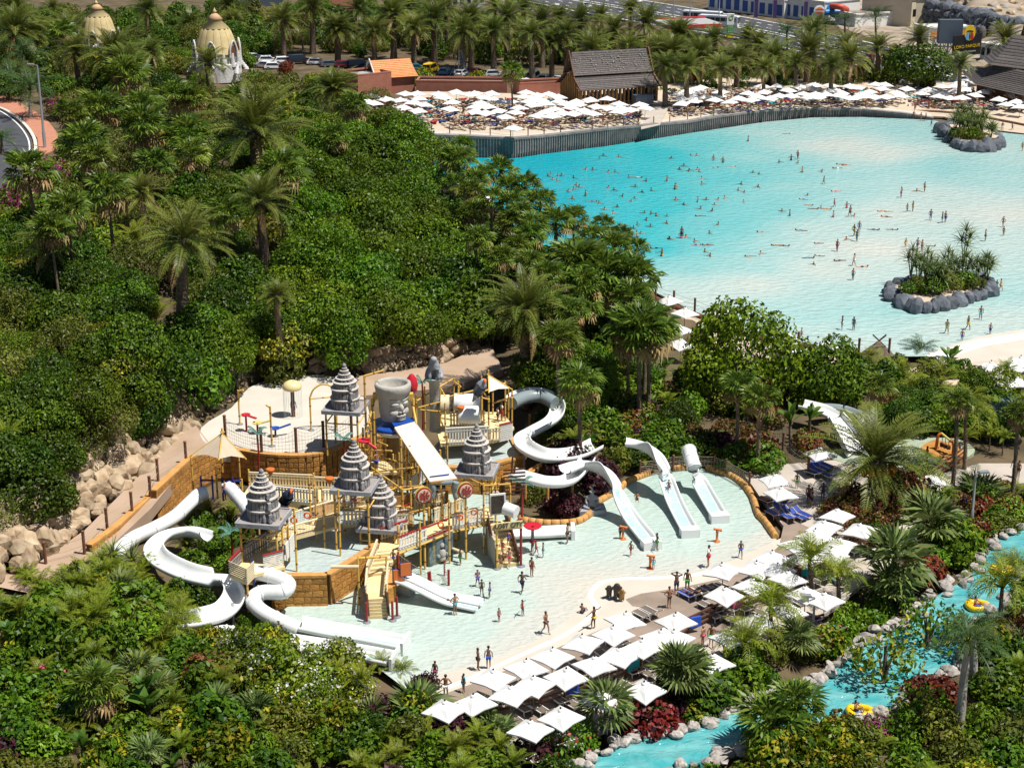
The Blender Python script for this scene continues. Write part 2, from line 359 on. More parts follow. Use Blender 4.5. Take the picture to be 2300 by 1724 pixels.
carve([(480,1010),(760,1012),(900,980),(1000,960),(1180,960),(1180,1100),(1300,1170),(1700,1060),(1745,1210),(1300,1480),(950,1575),(600,1450),(590,1300),(440,1050)],0,1)
carve([(1000,258),(1440,250),(1440,180),(1000,190)],2.6);carve([(1440,250),(1900,240),(2460,300),(2460,190),(1900,190),(1440,190)],0.15)
carve([(1180,-40),(1330,-18),(1500,8),(1700,42),(1900,82),(2100,130),(2460,190),(2460,256),(2080,188),(1880,138),(1680,92),(1470,58),(1280,24),(1120,-8)],-1.0,2)
def grid_mesh(name,zfun,mats,mid=None,x0=GX0,x1=GX1,y0=GY0,y1=GY1,st=GS):
    nx,ny=int((x1-x0)/st)+1,int((y1-y0)/st)+1;X=np.linspace(x0,x1,nx);Y=np.linspace(y0,y1,ny)
    v=[(x,y,zfun(x,y))for y in Y for x in X]
    f=[(j*nx+i,j*nx+i+1,(j+1)*nx+i+1,(j+1)*nx+i)for j in range(ny-1)for i in range(nx-1)]
    me=bpy.data.meshes.new(name);me.from_pydata(v,[],f)
    for m in mats:me.materials.append(M[m])
    if mid:me.polygons.foreach_set('material_index',[mid(*(np.mean([v[k]for k in q],axis=0)))for q in f])
    me.polygons.foreach_set('use_smooth',[True]*len(f));return me
def _mid(x,y,z):
    u,v=proj((x,y,z));
    return 1 if(u>1880 and v<60+(u-1880)*.32 and y>380)or y>560 else 0
tag(link('ground',grid_mesh('ground',T,['soil','hillside'],_mid)),kind='structure')
m_=MB();m_.quad((-2600,755,-6),(2600,755,-6),(2600,3600,60),(-2600,3600,60));m_.quad((-2600,0,-3),(2600,0,-3),(2600,756,-6),(-2600,756,-6))
tag(m_.build('outer_ground','hillside'),kind='structure')
def sheet(name,px,z,m,th=.25,kind='structure',sm=0,world=False):
    pts=[P(u,v,z)for u,v in px]if not world else px
    if sm:pts=smooth_line(pts,sm,True)
    b=MB();b.prism([(p.x,p.y)for p in pts],z-th,z)
    return tag(b.build(name,m),kind=kind)
def idw(px,z=0.0,pw=1.5):
    A=[(P(u,v,z),d)for u,v,d in px]
    def f(x,y):
        n=d_=0.0
        for p,d in A:
            w_=1/(((x-p.x)**2+(y-p.y)**2)+2.0)**pw;n+=w_*d;d_+=w_
        return n/d_*(1.15 if z<.5 and pw==1.3 else 1)
    return f
def water_sheet(name,poly,z,m,dep,st):
    bm=bmesh.new();xs=[p.x for p in poly];ys=[p.y for p in poly]
    vs=[bm.verts.new((p.x,p.y,z))for p in poly];bm.faces.new(vs)
    for ax,a,b in(((1,0,0),min(xs),max(xs)),((0,1,0),min(ys),max(ys))):
        k=a+st
        while k<b:
            g=bm.verts[:]+bm.edges[:]+bm.faces[:]
            bmesh.ops.bisect_plane(bm,geom=g,plane_co=Vector(ax)*k,plane_no=ax);k+=st
    bmesh.ops.recalc_face_normals(bm,faces=bm.faces[:])
    if bm.faces[:]and sum(f.normal.z for f in bm.faces)<0:bmesh.ops.reverse_faces(bm,faces=bm.faces[:])
    me=bpy.data.meshes.new(name);bm.to_mesh(me);bm.free();me.materials.append(M[m])
    at=me.attributes.new('depth','FLOAT','POINT');at.data.foreach_set('value',[dep(v.co.x,v.co.y)for v in me.vertices])
    return tag(link(name,me),kind='structure')
# ---- wave pool
WP=[(850,352),(990,352),(1153,356),(1220,346),(1365,328),(1550,299),(1717,274),(1826,264),(1934,263),(2035,267),(2097,270),(2180,290),(2460,320),(2460,860),(2200,800),(2000,800),(1800,790),(1650,740),(1560,700),(1470,655),(1400,640),(1200,560),(1000,420)]
_wd=idw([(1050,380,1.05),(1150,380,1.0),(1200,360,.95),(1250,450,.9),(1350,400,.78),(1300,520,.85),(1400,480,.62),(1450,350,.6),(1550,320,.42),(1500,440,.5),(1450,560,.52),(1600,500,.38),(1600,400,.42),(1700,350,.26),(1800,300,.16),(1750,290,.2),(1880,325,.02),(1980,345,.03),(1700,450,.3),(1800,420,.25),(1900,420,.2),(2100,370,.24),(2050,300,.22),(2200,330,.14),(2250,400,.2),(2100,440,.1),(2000,480,.06),(1850,520,.14),(2050,560,.03),(2250,480,.01),(2200,560,.12),(1700,600,.22),(1550,600,.28),(1480,640,.14),(1600,670,.08),(1700,640,.05),(1850,600,.04),(1950,560,.01),(1900,700,.2),(2050,690,.22),(2200,650,.2),(2250,720,.1),(2150,740,.08),(1750,700,.2),(1900,780,.1)],pw=1.3)
water_sheet('wave_pool',[P(u,v)for u,v in WP],0.0,'wave_water',_wd,3.0)
# pale steps / exit slope at the right of the wave pool
sheet('exit_slope',[(2085,792),(2200,755),(2460,712),(2460,800),(2230,830),(2140,830)],.06,'concrete_pale',.3)
sheet('exit_step',[(2080,798),(2200,762),(2460,722),(2460,736),(2210,776),(2110,808)],.10,'white_paint',.06)
# ---- far beach, wall
wb=[(850,352),(990,352),(1153,355),(1220,345),(1365,327),(1550,298),(1608,288),(1717,273),(1826,262),(1934,261),(2035,266),(2097,268)]
wt=[(850,303),(990,304),(1153,311),(1220,306),(1365,289),(1550,273),(1608,262),(1717,248),(1826,243),(1934,246),(2035,256),(2097,266)]
WB=[]
for(u,v),(u2,v2)in zip(wb,wt):
    p=P(u,v);q=Q(u2,v2,p.y);WB.append((p,max(q.z,.12)))
root=thing('pool_wall','long grey textured retaining wall curving along the far edge of the wave pool','pool wall',WB[5][0])
b=MB();cap=MB();rec=MB()
sp=[];
for i in range(len(WB)-1):
    (p,h),(q,g)=WB[i],WB[i+1];k=max(2,int((q-p).length/3))
    for j in range(k):sp.append((p.lerp(q,j/k),h+(g-h)*j/k))
sp.append(WB[-1])
ny=lambda d:Vector((-d.y,d.x,0)).normalized()
for i in range(len(sp)-1):
    (p,h),(q,g)=sp[i],sp[i+1];n_=ny(q-p)
    o=n_*1.0
    b.add([p-Vector((0,0,1)),q-Vector((0,0,1)),q+o-Vector((0,0,1)),p+o-Vector((0,0,1)),p+Vector((0,0,h)),q+Vector((0,0,g)),q+o+Vector((0,0,g)),p+o+Vector((0,0,h))],
          [(0,1,5,4),(1,2,6,5),(2,3,7,6),(3,0,4,7),(4,5,6,7)])
    up=(h+g)/2
    cap.beam(p+Vector((0,0,h-.05))+n_*.5,q+Vector((0,0,g-.05))+n_*.5,1.25,.34)
    # round boards standing in the wall's face
    L_=(q-p).length
    for j in range(int(L_/.45)):
        t=(j+.5)/int(L_/.45);c=p.lerp(q,t);hh=h+(g-h)*t
        if hh>.5:b.beam(c-n_*.03-Vector((0,0,.5)),c-n_*.03+Vector((0,0,hh-.2)),.3,.12,up=(q-p).normalized())
b.build('wall_body','pool_wall',root)
cap.build('wall_cap','pool_wall',root)
for i in range(2,7):
    (p,h),(q,g)=WB[i],WB[i+1];L_=(q-p).length;k=max(1,int(L_/4.0))
    for j in range(k):
        a=p.lerp(q,(j+.15)/k);c=p.lerp(q,(j+.82)/k);n_=ny(q-p)
        r_=MB();r_.beam(a-n_*.12+Vector((0,0,.34)),c-n_*.12+Vector((0,0,.34)),.10,.5);r_.build('water_outlet','dark_recess',root)
BEACHZ=lambda u:3.25 if u<1200 else max(.12,3.25-(u-1200)/(2060-1200)*3.1)
# beach surface: a strip from the wall's top back to the palms
front=[(p+ny(sp[min(i+1,len(sp)-1)][0]-sp[max(i-1,0)][0])*.9,h-.03)for i,(p,h)in enumerate(sp)]
vs=[];fs=[]
for i,(p,h)in enumerate(front):
    for k,d in enumerate((0,3.5,12,28,44)):
        pz=h if k<2 else h*.97
        vs.append((p.x+(d*.10 if k else 0),p.y+d,pz-.0))
for i in range(len(front)-1):
    for k in range(4):
        a=i*5+k;fs.append((a,a+5,a+6,a+1))
me=bpy.data.meshes.new('beach');me.from_pydata(vs,[],fs)
for m in('concrete_pale','sand'):me.materials.append(M[m])
me.polygons.foreach_set('material_index',[0 if i%4==0 else 1 for i in range(len(fs))])
me.polygons.foreach_set('use_smooth',[True]*len(fs));tag(link('beach',me),kind='structure')
sheet('beach_right',[(2000,258),(2120,262),(2200,288),(2460,318),(2460,180),(1900,190),(1900,235)],.10,'sand',.3)
sheet('beach_path',[(1440,290),(1482,280),(1500,245),(1520,225),(1480,222),(1440,245)],2.45,'paving_grey',.1)
def bz(x,y):                       # height of the far beach under a point
    best=min(front,key=lambda f:abs(f[0].x-x)+.15*abs(f[0].y-y));
    return max(best[1],.1)*(.98)
def B(u,v,h=0.0):                 # base point on the far beach of something seen h metres above it
    z=BEACHZ(u)
    for _ in range(4):
        p=P(u,v,z+h);z=bz(p.x,p.y)if p.x<WB[-1][0].x-4 else .10
    return Vector((p.x,p.y,z))
# post and rope rail along the far wall, one post per place
def rope_fence(name,label,posts,h,r,hrope=(.45,.9),m='wood_dark',net=False,nm='net_dark',cap=None):
    root=thing(name,label,'fence',posts[0])
    for p in posts:
        k=MB();k.tube([p-Vector((0,0,.2)),p+Vector((0,0,h))],r,7);k.lathe([(r*1.25,h*1.0),(r*1.25,h+.05),(r*.5,h+.1)],p,7)
        k.build('post',m,root)
    for a,c in zip(posts[:-1],posts[1:]):
        for hr in hrope:
            k=MB();k.tube([a+Vector((0,0,hr*h)),a.lerp(c,.5)+Vector((0,0,hr*h-.06*h)),c+Vector((0,0,hr*h))],.018,4,False);k.build('rope','rope',root)
        if net:
            k=MB();n_=max(3,int((c-a).length/.28));d=(c-a)
            def zz(t,s):return(a+d*t)+Vector((0,0,h*(.05+(.9-.25*math.sin(math.pi*t))*s)))
            for i in range(n_+1):k.beam(zz(i/n_,0),zz(i/n_,1),.016,.016)
            for j in range(6):
                for i in range(n_):k.beam(zz(i/n_,j/5),zz((i+1)/n_,j/5),.016,.016)
            k.build('net',nm,root)
    return root
fp=[(648,310),(1010,300),(1056,303),(1101,306),(1147,311),(1186,307),(1222,304),(1259,300),(1330,294),(1365,289),(1400,285),(1434,281),(1468,279)]
fpw=[B(750+(x if False else x)-750,y)for x,y in fp[1:]]
rope_fence('rope_rail','dark post and rope rail on top of the grey pool wall by the beach corner',fpw,1.25,.09)
fp=[(1504,276),(1544,269),(1574,265),(1603,263),(1634,258),(1663,254),(1721,247),(1751,246),(1784,244),(1822,241),(1860,240),(1902,240),(1944,241),(1983,243)]
rope_fence('rope_rail','dark post and rope rail on the curved wall before the right hand umbrellas',[B(u,v)for u,v in fp],1.25,.08)
# low dark edging that runs on round the sand
ed=[(2000,252),(2060,250),(2120,252),(2200,262),(2320,285)]
k=MB();k.tube(smooth_line([P(u,v,.2)for u,v in ed],5),.28,8);tag(solo(k,'sand_edging','wood_dark','low brown edging curb between the far sand and the pale pool slope','edging',P(2060,250)))

# ---- splash pool, beach edge
SW=[(620,1440),(600,1395),(690,1330),(760,1290),(800,1240),(760,1150),(900,1100),(1100,1085),(1170,1150),(1220,1171),(1293,1171),(1340,1130),(1383,1103),(1437,1070),(1528,1052),(1565,1050),(1609,1057),(1645,1072),(1674,1094),(1692,1121),(1703,1157),(1720,1175),(1745,1212),(1700,1250),(1600,1285),(1480,1300),(1390,1312),(1360,1345),(1335,1392),(1260,1440),(1120,1500),(1020,1560),(950,1575),(850,1500),(720,1465)]
_sd=idw([(700,1420,.6),(850,1300,.6),(900,1450,.5),(950,1500,.35),(1000,1480,.3),(1020,1520,.05),(1050,1420,.55),(1110,1472,.2),(1120,1490,.03),(1180,1430,.2),(1190,1455,.03),(1230,1400,.14),(1256,1384,.06),(1270,1340,.12),(1300,1320,.03),(1240,1340,.25),(1290,1285,.2),(1150,1350,.6),(1320,1310,.03),(1383,1290,.06),(1474,1285,.05),(1474,1265,.3),(1380,1265,.3),(1570,1270,.06),(1560,1240,.4),(1650,1240,.12),(1735,1215,.05),(1640,1180,.6),(1500,1200,.7),(1500,1080,.9),(1620,1080,.9),(1350,1160,.7),(1200,1200,.7),(1100,1300,.6),(980,1320,.6),(950,1230,.8),(1020,1200,.9),(1300,1230,.6),(1340,1370,0),(1400,1320,0)],pw=1.8)
water_sheet('splash_pool',[P(u,v)for u,v in SW],0.0,'splash_water',_sd,.8)
sheet('pool_beach',[(950,1530),(1040,1500),(1130,1472),(1195,1442),(1262,1400),(1300,1365),(1320,1330),(1345,1302),(1420,1297),(1560,1285),(1650,1255),(1740,1215),(1800,1200),(1850,1330),(1700,1450),(1500,1560),(1300,1640),(1050,1660),(930,1600)],.012,'concrete_pale',.3,sm=2)
dl=[(1000,1545),(1075,1514),(1180,1466),(1255,1432),(1300,1405),(1330,1380),(1340,1360),(1326,1340),(1335,1320),(1360,1304),(1400,1299),(1480,1297),(1560,1290),(1640,1268)]
k=MB();pl=smooth_line([P(u,v,.02)for u,v in dl],5)
for a,c in zip(pl[:-1],pl[1:]):k.beam(a,c,.36,.02)
tag(k.build('drain_channel','white_paint'),kind='structure')
sheet('sunbathing_deck',[(1405,1345),(1440,1332),(1520,1320),(1640,1295),(1700,1270),(1750,1225),(1760,1180),(1745,1150),(1830,1190),(1900,1230),(1860,1300),(1700,1420),(1560,1480),(1400,1560),(1250,1620),(1080,1650),(1000,1600),(990,1560),(1100,1520),(1260,1450),(1400,1392),(1480,1370),(1420,1360)],.02,'deck_brown',.3)
sheet('terrace',[(1710,1120),(1690,1090),(1668,1062),(1690,1030),(1640,985),(1600,940),(1640,930),(1720,990),(1800,1040),(1900,1030),(2000,1060),(2060,1090),(2120,1062),(2200,1040),(2460,1040),(2460,1075),(2200,1090),(2110,1110),(2080,1160),(2060,1200),(2040,1230),(1900,1260),(1850,1215),(1760,1180)],.016,'paving_grey',.3)
sheet('lower_path',[(1100,1655),(1290,1600),(1420,1552),(1540,1470),(1650,1395),(1740,1350),(1850,1300),(1900,1270),(2010,1190),(2080,1180),(2050,1230),(1960,1290),(1880,1360),(1800,1410),(1680,1440),(1590,1500),(1500,1580),(1330,1650),(1180,1700)],.026,'paving_grey',.3)
sheet('shaded_alley',[(1575,890),(1600,885),(1640,940),(1700,1000),(1690,1030),(1640,985),(1590,930)],.25,'path_sand',.5)
# ---- curb of rounded sandstone pieces round the splash pool
def stones(root,pts,m,w_,h_,seg,name='curb_stone',z=0.0):
    pl=pts;acc=0;L=[]
    for a,c in zip(pl[:-1],pl[1:]):
        d=(c-a).length;n=max(1,round(d/seg))
        for i in range(n):L.append((a.lerp(c,i/n),a.lerp(c,(i+1)/n)))
    me=None
    for a,c in L:
        if me is None:
            k=MB();k.smooth=True
            k.tube([(-.5,0,0),(-.46,0,0),(.46,0,0),(.5,0,0)],[.38,.5,.5,.38],8);me=k.mesh(name,m)
        ob=link(name,me,root);mid=(a+c)/2-Vector(root['_o']);ob.location=mid;d=c-a
        ob.rotation_euler.z=math.atan2(d.y,d.x);ob.scale=(d.length*.99,w_*rnd.uniform(.92,1.08),h_*rnd.uniform(.9,1.1))
cb=[(1340,1128),(1383,1103),(1410,1082),(1437,1070),(1458,1063)]
for lb,cp in(('rounded orange sandstone curb beside the seated statue at the splash pool edge',cb),('short orange sandstone curb between the middle and far pool slides',[(1510,1053),(1545,1050)]),
               ('long rounded orange sandstone curb sweeping round the pool below the terrace',[(1588,1050),(1609,1057),(1645,1070),(1674,1092),(1692,1121),(1703,1155),(1717,1170),(1742,1205)]),('orange sandstone curb before the dark shrubs near the wooden name sign',[(1165,1165),(1220,1174),(1293,1172),(1330,1150)])):
    cp=smooth_line([P(u,v,.15)for u,v in cp],4);r_=thing('pool_curb',lb,'curb',cp[0],'orange sandstone curbs round the splash pool');stones(r_,cp,'sandstone_curb',.55,.7,1.1)
# ---- lazy river
RIV_L=[(1180,1800),(1250,1750),(1330,1705),(1440,1655),(1540,1640),(1640,1600),(1740,1555),(1830,1530),(1890,1490),(1950,1440),(2030,1395),(2100,1340),(2180,1290),(2215,1240),(2270,1195),(2460,1150)]
RIV_R=[(2460,1240),(2300,1280),(2270,1340),(2200,1400),(2180,1480),(2120,1510),(2060,1545),(2000,1590),(1950,1615),(1880,1625),(1800,1640),(1700,1670),(1600,1700),(1480,1750),(1400,1800)]
sheet('lazy_river',RIV_L+RIV_R,-.25,'river_water',.8,sm=3)
# ---- road, pavements at the far left
sheet('curved_road',[(-60,240),(0,248),(40,275),(68,310),(70,345),(60,390),(20,425),(-60,440)],5.05,'asphalt',1.6,sm=3)
kl=smooth_line([P(u,v,5.1)for u,v in[(-60,236),(0,244),(46,272),(76,310),(80,350),(72,385)]],5)
k=MB()
for a,c in zip(kl[:-1],kl[1:]):k.beam(a,c,.5,.5)
tag(k.build('kerb','kerb'),kind='structure')
k=MB();kl2=[p+Vector((-.9,-.2,.0))for p in kl]
for a,c in zip(kl2[:-1],kl2[1:]):k.beam(a,c,.22,.06)
tag(k.build('road_marking','white_paint'),kind='structure')
sheet('pavement',[(-60,205),(20,214),(60,240),(100,262),(130,300),(128,335),(88,350),(84,310),(52,268),(0,240),(-60,232)],5.16,'red_paving',1.6)
# ---- plaza with the splash toys, sandy path down along the rock wall
ZP=2.6
PLZ=[(470,1000),(452,960),(520,915),(560,870),(620,850),(690,842),(745,845),(800,870),(830,930),(800,985),(758,1004),(715,1018),(670,1022),(620,1020),(560,1012)]
sheet('plaza_floor',PLZ,ZP,'plaza',1.2,sm=3)
# sandy path behind the head and ramp going down to the left
def ribbon(name,L,m,th=.3):      # L: list of (left px, right px, z)
    b=MB();vs=[]
    for(u1,v1),(u2,v2),z in L:vs+=[P(u1,v1,z),P(u2,v2,z),P(u1,v1,z)-Vector((0,0,th)),P(u2,v2,z)-Vector((0,0,th))]
    fs=[]
    for i in range(len(L)-1):
        o=i*4;fs+=[(o,o+1,o+5,o+4),(o+2,o+6,o+7,o+3),(o,o+4,o+6,o+2),(o+1,o+3,o+7,o+5)]
    return tag(b.add(vs,fs).build(name,m),kind='structure')
ribbon('ramp_path',RAMP,'path_sand',1.0)
ribbon('upper_path',UPP,'path_sand',.8)
# ---- block built sandstone walls: core, cap and every block
_blk=None
def block_wall(label,pts,z0,z1,bw=.62,bh=.42,cap=.36,m='sandstone',rows=None):
    global _blk
    if _blk is None:
        k=MB();k.lathe([(.40,-.5),(.7071,-.4),(.7071,.4),(.40,.5)],(0,0,0),4,False,True,ph=math.pi/4)
        _blk=k.mesh('block',m);_blk.transform(Matrix.Rotation(math.pi/2,4,'X'))
    root=thing('sandstone_wall',label,'wall',(pts[0].x,pts[0].y,z0),'orange sandstone block walls of the play pools')
    core=MB();cp=MB()
    for a,c in zip(pts[:-1],pts[1:]):
        core.beam(Vector((a.x,a.y,(z0+z1)/2-.1)),Vector((c.x,c.y,(z0+z1)/2-.1)),.44,z1-z0+.2)
        cp.beam(Vector((a.x,a.y,z1+.02)),Vector((c.x,c.y,z1+.02)),cap+.22,.2)
    core.build('wall_core','sandstone_joint',root);cp.build('wall_cap','sandstone_curb',root)
    o=Vector(root['_o']);nr=rows or max(1,int((z1-z0-.1)/bh));bhh=(z1-z0-.1)/nr
    for a,c in zip(pts[:-1],pts[1:]):
        d=Vector((c.x-a.x,c.y-a.y,0));L_=d.length;d/=L_;n_=Vector((d.y,-d.x,0))
        if n_.y>0 and False:n_=-n_
        for r_ in range(nr):
            x=-(r_%2)*bw*.5*rnd.uniform(.6,1.2)
            while x<L_:
                w_=bw*rnd.uniform(.75,1.3);x0,x1=max(x,0),min(x+w_,L_);x+=w_
                if x1-x0<.12:continue
                ob=link('block',_blk,root)
                ob.location=Vector((a.x,a.y,z0+(r_+.5)*bhh))+d*(x0+x1)/2+n_*rnd.uniform(.2,.235)-o
                ob.rotation_euler=(0,0,math.atan2(d.y,d.x));ob.scale=((x1-x0-.025),.10,bhh-.025)
    return root
def W(px,z):return[P(u,v,z)for u,v in px]
block_wall('curved orange block wall under the white plaza edge',smooth_line(W([(520,1008),(600,1020),(670,1023),(715,1019),(752,1008)],ZP),3),.1,ZP+.02)
block_wall('orange block wall in shade beneath the corner of the plaza',W([(752,1008),(800,985),(880,975)],ZP),.1,ZP)
block_wall('sloping orange block wall along the outer side of the sandy ramp',W([(200,1232),(262,1188),(345,1112)],1.9),-.2,2.15)
block_wall('tall orange block wall where the sandy ramp turns towards the plaza',W([(345,1112),(425,1038),(480,1010),(522,1008)],2.4),-.2,2.75)
BZ=2.2                             # raised basin level
block_wall('orange block front wall of the raised basin',W([(608,1296),(735,1294),(800,1255)],BZ),-.3,BZ+.1)
block_wall('short orange block wall at the corner of the raised basin behind the stairs',W([(800,1255),(860,1215),(900,1190)],BZ),-.3,BZ+.1)
block_wall('orange block wall of the upper basin beside the curved chute',W([(1000,1052),(1080,1052),(1173,1028),(1150,985)],BZ),-.3,BZ+.1)
block_wall('stepped orange sandstone ledge under the upper basin corner',W([(1130,1075),(1190,1060),(1215,1045)],1.0),-.3,1.0)
sheet('raised_basin',[(610,1294),(735,1292),(800,1252),(880,1200),(860,1120),(700,1110),(640,1170),(600,1210)],BZ,'basin_water',.2)
sheet('upper_basin',[(1000,1048),(1080,1048),(1168,1026),(1148,984),(1100,975),(990,985),(960,1020)],BZ,'basin_water',.2)
# ---- boulders
def ico(name,sub,seed,squash=(1,1,1),rough=.35,m='rock_tan',flat=True):
    bm=bmesh.new();bmesh.ops.create_icosphere(bm,subdivisions=sub,radius=1)
    r_=random.Random(seed);pl=[(Vector((r_.gauss(0,1),r_.gauss(0,1),r_.gauss(0,1))).normalized(),r_.uniform(.62,.92))for _ in range(9)]
    for v in bm.verts:
        for n_,d in pl:
            e=v.co.dot(n_)-d
            if e>0:v.co-=n_*e*.92
        v.co+=Vector((r_.gauss(0,1),r_.gauss(0,1),r_.gauss(0,1)))*.035*rough/.35
        v.co=Vector((v.co.x*squash[0],v.co.y*squash[1],v.co.z*squash[2]))
    me=bpy.data.meshes.new(name);bm.to_mesh(me);bm.free();me.materials.append(M[m])
    me.polygons.foreach_set('use_smooth',[not flat]*len(me.polygons));return me
TAN=[ico('boulder',2,10+i,(1,.8,.75))for i in range(7)]
PALE=[ico('rock',2,40+i,(1,.8,.7),m='rock_pale')for i in range(6)]
GREY=[ico('boulder',2,70+i,(1,.85,.85),.2,'rock_grey')for i in range(5)]
def boulder(root,meshes,p,s,nm,zs=1.0):
    ob=link(nm,rnd.choice(meshes),root);ob.location=Vector(p)-Vector(root['_o'])
    ob.rotation_euler=(rnd.uniform(-.4,.4),rnd.uniform(-.4,.4),rnd.uniform(0,6.3));ob.scale=(s*rnd.uniform(.8,1.25),s*rnd.uniform(.8,1.2),s*zs*rnd.uniform(.8,1.2));return ob
# the rock wall between hill and ramp: several courses of boulders climbing the bank
foot=[(-30,1285),(40,1258),(110,1225),(180,1170),(250,1110),(320,1055),(400,985),(440,945),(500,900),(545,868),(600,845),(660,835),(720,830)]
fl=smooth_line([P(u,v,2.2)for u,v in foot],8)
root=thing('rock_wall','tall wall of piled tan boulders holding the hill above the sandy ramp','rock wall',fl[40])
for i,p in enumerate(fl):
    t=i/len(fl);nrow=5 if t<.5 else(4 if t<.72 else 2)
    for r_ in range(nrow):
        if rnd.random()<.25:continue
        s=rnd.uniform(.5,1.15)*(1.1 if r_<2 else .95);back=Vector((-.62,.78,0))*(.35+r_*.75+rnd.uniform(-.3,.3))
        boulder(root,TAN,p+back+Vector((rnd.uniform(-.4,.4),0,-.3+r_*.72*(1 if t<.75 else .6))),s,'boulder',1.15)
root=thing('rock_wall','low tan rock edge behind the sandy path at the back of the play area','rock wall',P(900,815,3))
for p in smooth_line([P(u,v,3.0)for u,v in[(700,830),(760,825),(820,828),(880,822),(950,815),(1010,800),(1070,775),(1110,755)]],7):
    for r_ in range(3):boulder(root,TAN,p+Vector((rnd.uniform(-.6,.6),.5+r_*.6,-.2+r_*.6)),rnd.uniform(.45,.95),'boulder',1.1)
for lb,ln,n,z in(('row of pale grey rocks lining the terrace side of the lazy river',RIV_L,5,-.15),('row of pale rocks along the garden side of the lazy river',RIV_R,4,-.15)):
    pl=smooth_line([P(u,v,z)for u,v in ln],n);root=thing('river_bank',lb,'rock edge',pl[len(pl)//2])
    for p in pl:
        for r_ in range(2):boulder(root,PALE,p+Vector((rnd.uniform(-.5,.5),rnd.uniform(-.35,.6)*(1 if ln is RIV_L else-1),rnd.uniform(-.05,.2))),rnd.uniform(.3,.62),'rock')
# free boulders in the lower left planting
for u,v,s in((560//1,1480,.9),(205,1470,.9),(215,1500,.7),(740,1640,1.3),(775,1690,1.2),(700,1650,1.0),(640,1700,.9),(790,1590,.9),(130,1425,.7),(770,1660,1.0),(1440,990,.5),(560,1360,.6)):
    p=G(u,v);k=bpy.data.objects.new('boulder',rnd.choice(TAN));COL.objects.link(k);k.location=p+Vector((0,0,s*.3));k.scale=(s,s*.9,s*.9);k.rotation_euler.z=rnd.uniform(0,6)
    tag(k,lab('tan weathered boulder among the plants',u,v),'boulder','loose boulders in the planting')
# ================================================================ far background: buildings, cars, signs, road
mat('dome_yellow',(.44,.34,.16),.75,(.52,.42,.22),.8,.2,4);mat('dome_cap',(.46,.29,.16),.75);mat('dome_white',(.55,.54,.52),.8,(.42,.42,.42),1.2,.5,3)
mat('terracotta',(.30,.115,.075),.85,(.35,.14,.095),.7,.2,4);mat('roof_orange',(.52,.20,.07),.7,(.6,.26,.1),2,.2,8,rand=.1)
mat('shingle_dark',(.07,.06,.055),.8,(.11,.095,.09),2.5,.4,8,rand=.2);mat('wood_ochre',(.28,.15,.045),.7,(.36,.2,.07),1.5,.3,5)
mat('thatch',(.10,.075,.055),.95,(.17,.135,.10),3,.8,12);mat('wall_white',(.72,.72,.70),.7,(.66,.66,.63),.5);mat('wall_cream',(.52,.46,.34),.8,(.58,.51,.38),.6)
mat('wall_grey',(.3,.3,.3),.8);mat('glass_dark',(.012,.016,.022),.08,spec=.6);mat('steel',(.42,.44,.46),.4,metal=.6);mat('steel_dark',(.09,.12,.16),.5,metal=.3)
mat('black_panel',(.012,.012,.016),.5);mat('yellow_print',(.75,.52,.01),.5);mat('sign_green',(.01,.32,.09),.4);mat('sign_yellow',(.75,.6,.02),.4);mat('sign_white',(.8,.8,.8),.4)
mat('sign_red',(.5,.02,.03),.5);mat('sign_blue',(.02,.08,.3),.5);mat('print_lightblue',(.1,.42,.72),.5);mat('sign_orange',(.75,.3,.03),.5);mat('purple_flag',(.06,.03,.12),.7)
mat('tyre',(.02,.02,.02),.8);mat('rim',(.45,.45,.47),.35,metal=.7);mat('lamp_red',(.35,.01,.01),.3);mat('lamp_clear',(.7,.7,.68),.2);mat('pipe_blue',(.02,.16,.42),.4);mat('pipe_red',(.5,.08,.05),.5)
CARC={'white':(.72,.73,.74),'silver':(.42,.44,.46),'black':(.015,.016,.02),'maroon':(.14,.012,.02),'red':(.42,.02,.02),'blue':(.01,.05,.28),'navy':(.012,.02,.07),'yellow':(.72,.46,.01),'teal':(.03,.16,.2),'grey':(.1,.105,.11),'light blue':(.05,.2,.38)}
for k_,c_ in CARC.items():mat('car_'+k_,c_,.25,spec=.6)
def text(body,size,m,name='lettering',parent=None,loc=(0,0,0),rot=(math.pi/2,0,0),ext=.02,sx=1.0):
    c=bpy.data.curves.new(name,'FONT');c.body=body;c.size=size;c.extrude=ext;c.align_x='CENTER';c.align_y='CENTER';c.resolution_u=3
    t=bpy.data.objects.new(name,c);COL.objects.link(t);bpy.context.view_layer.update()
    me=bpy.data.meshes.new_from_object(t.evaluated_get(bpy.context.evaluated_depsgraph_get()));bpy.data.objects.remove(t)
    me.materials.clear();me.materials.append(M[m]);ob=link(name,me,parent);ob.location=loc;ob.rotation_euler=rot;ob.scale=(sx,1,1);return ob
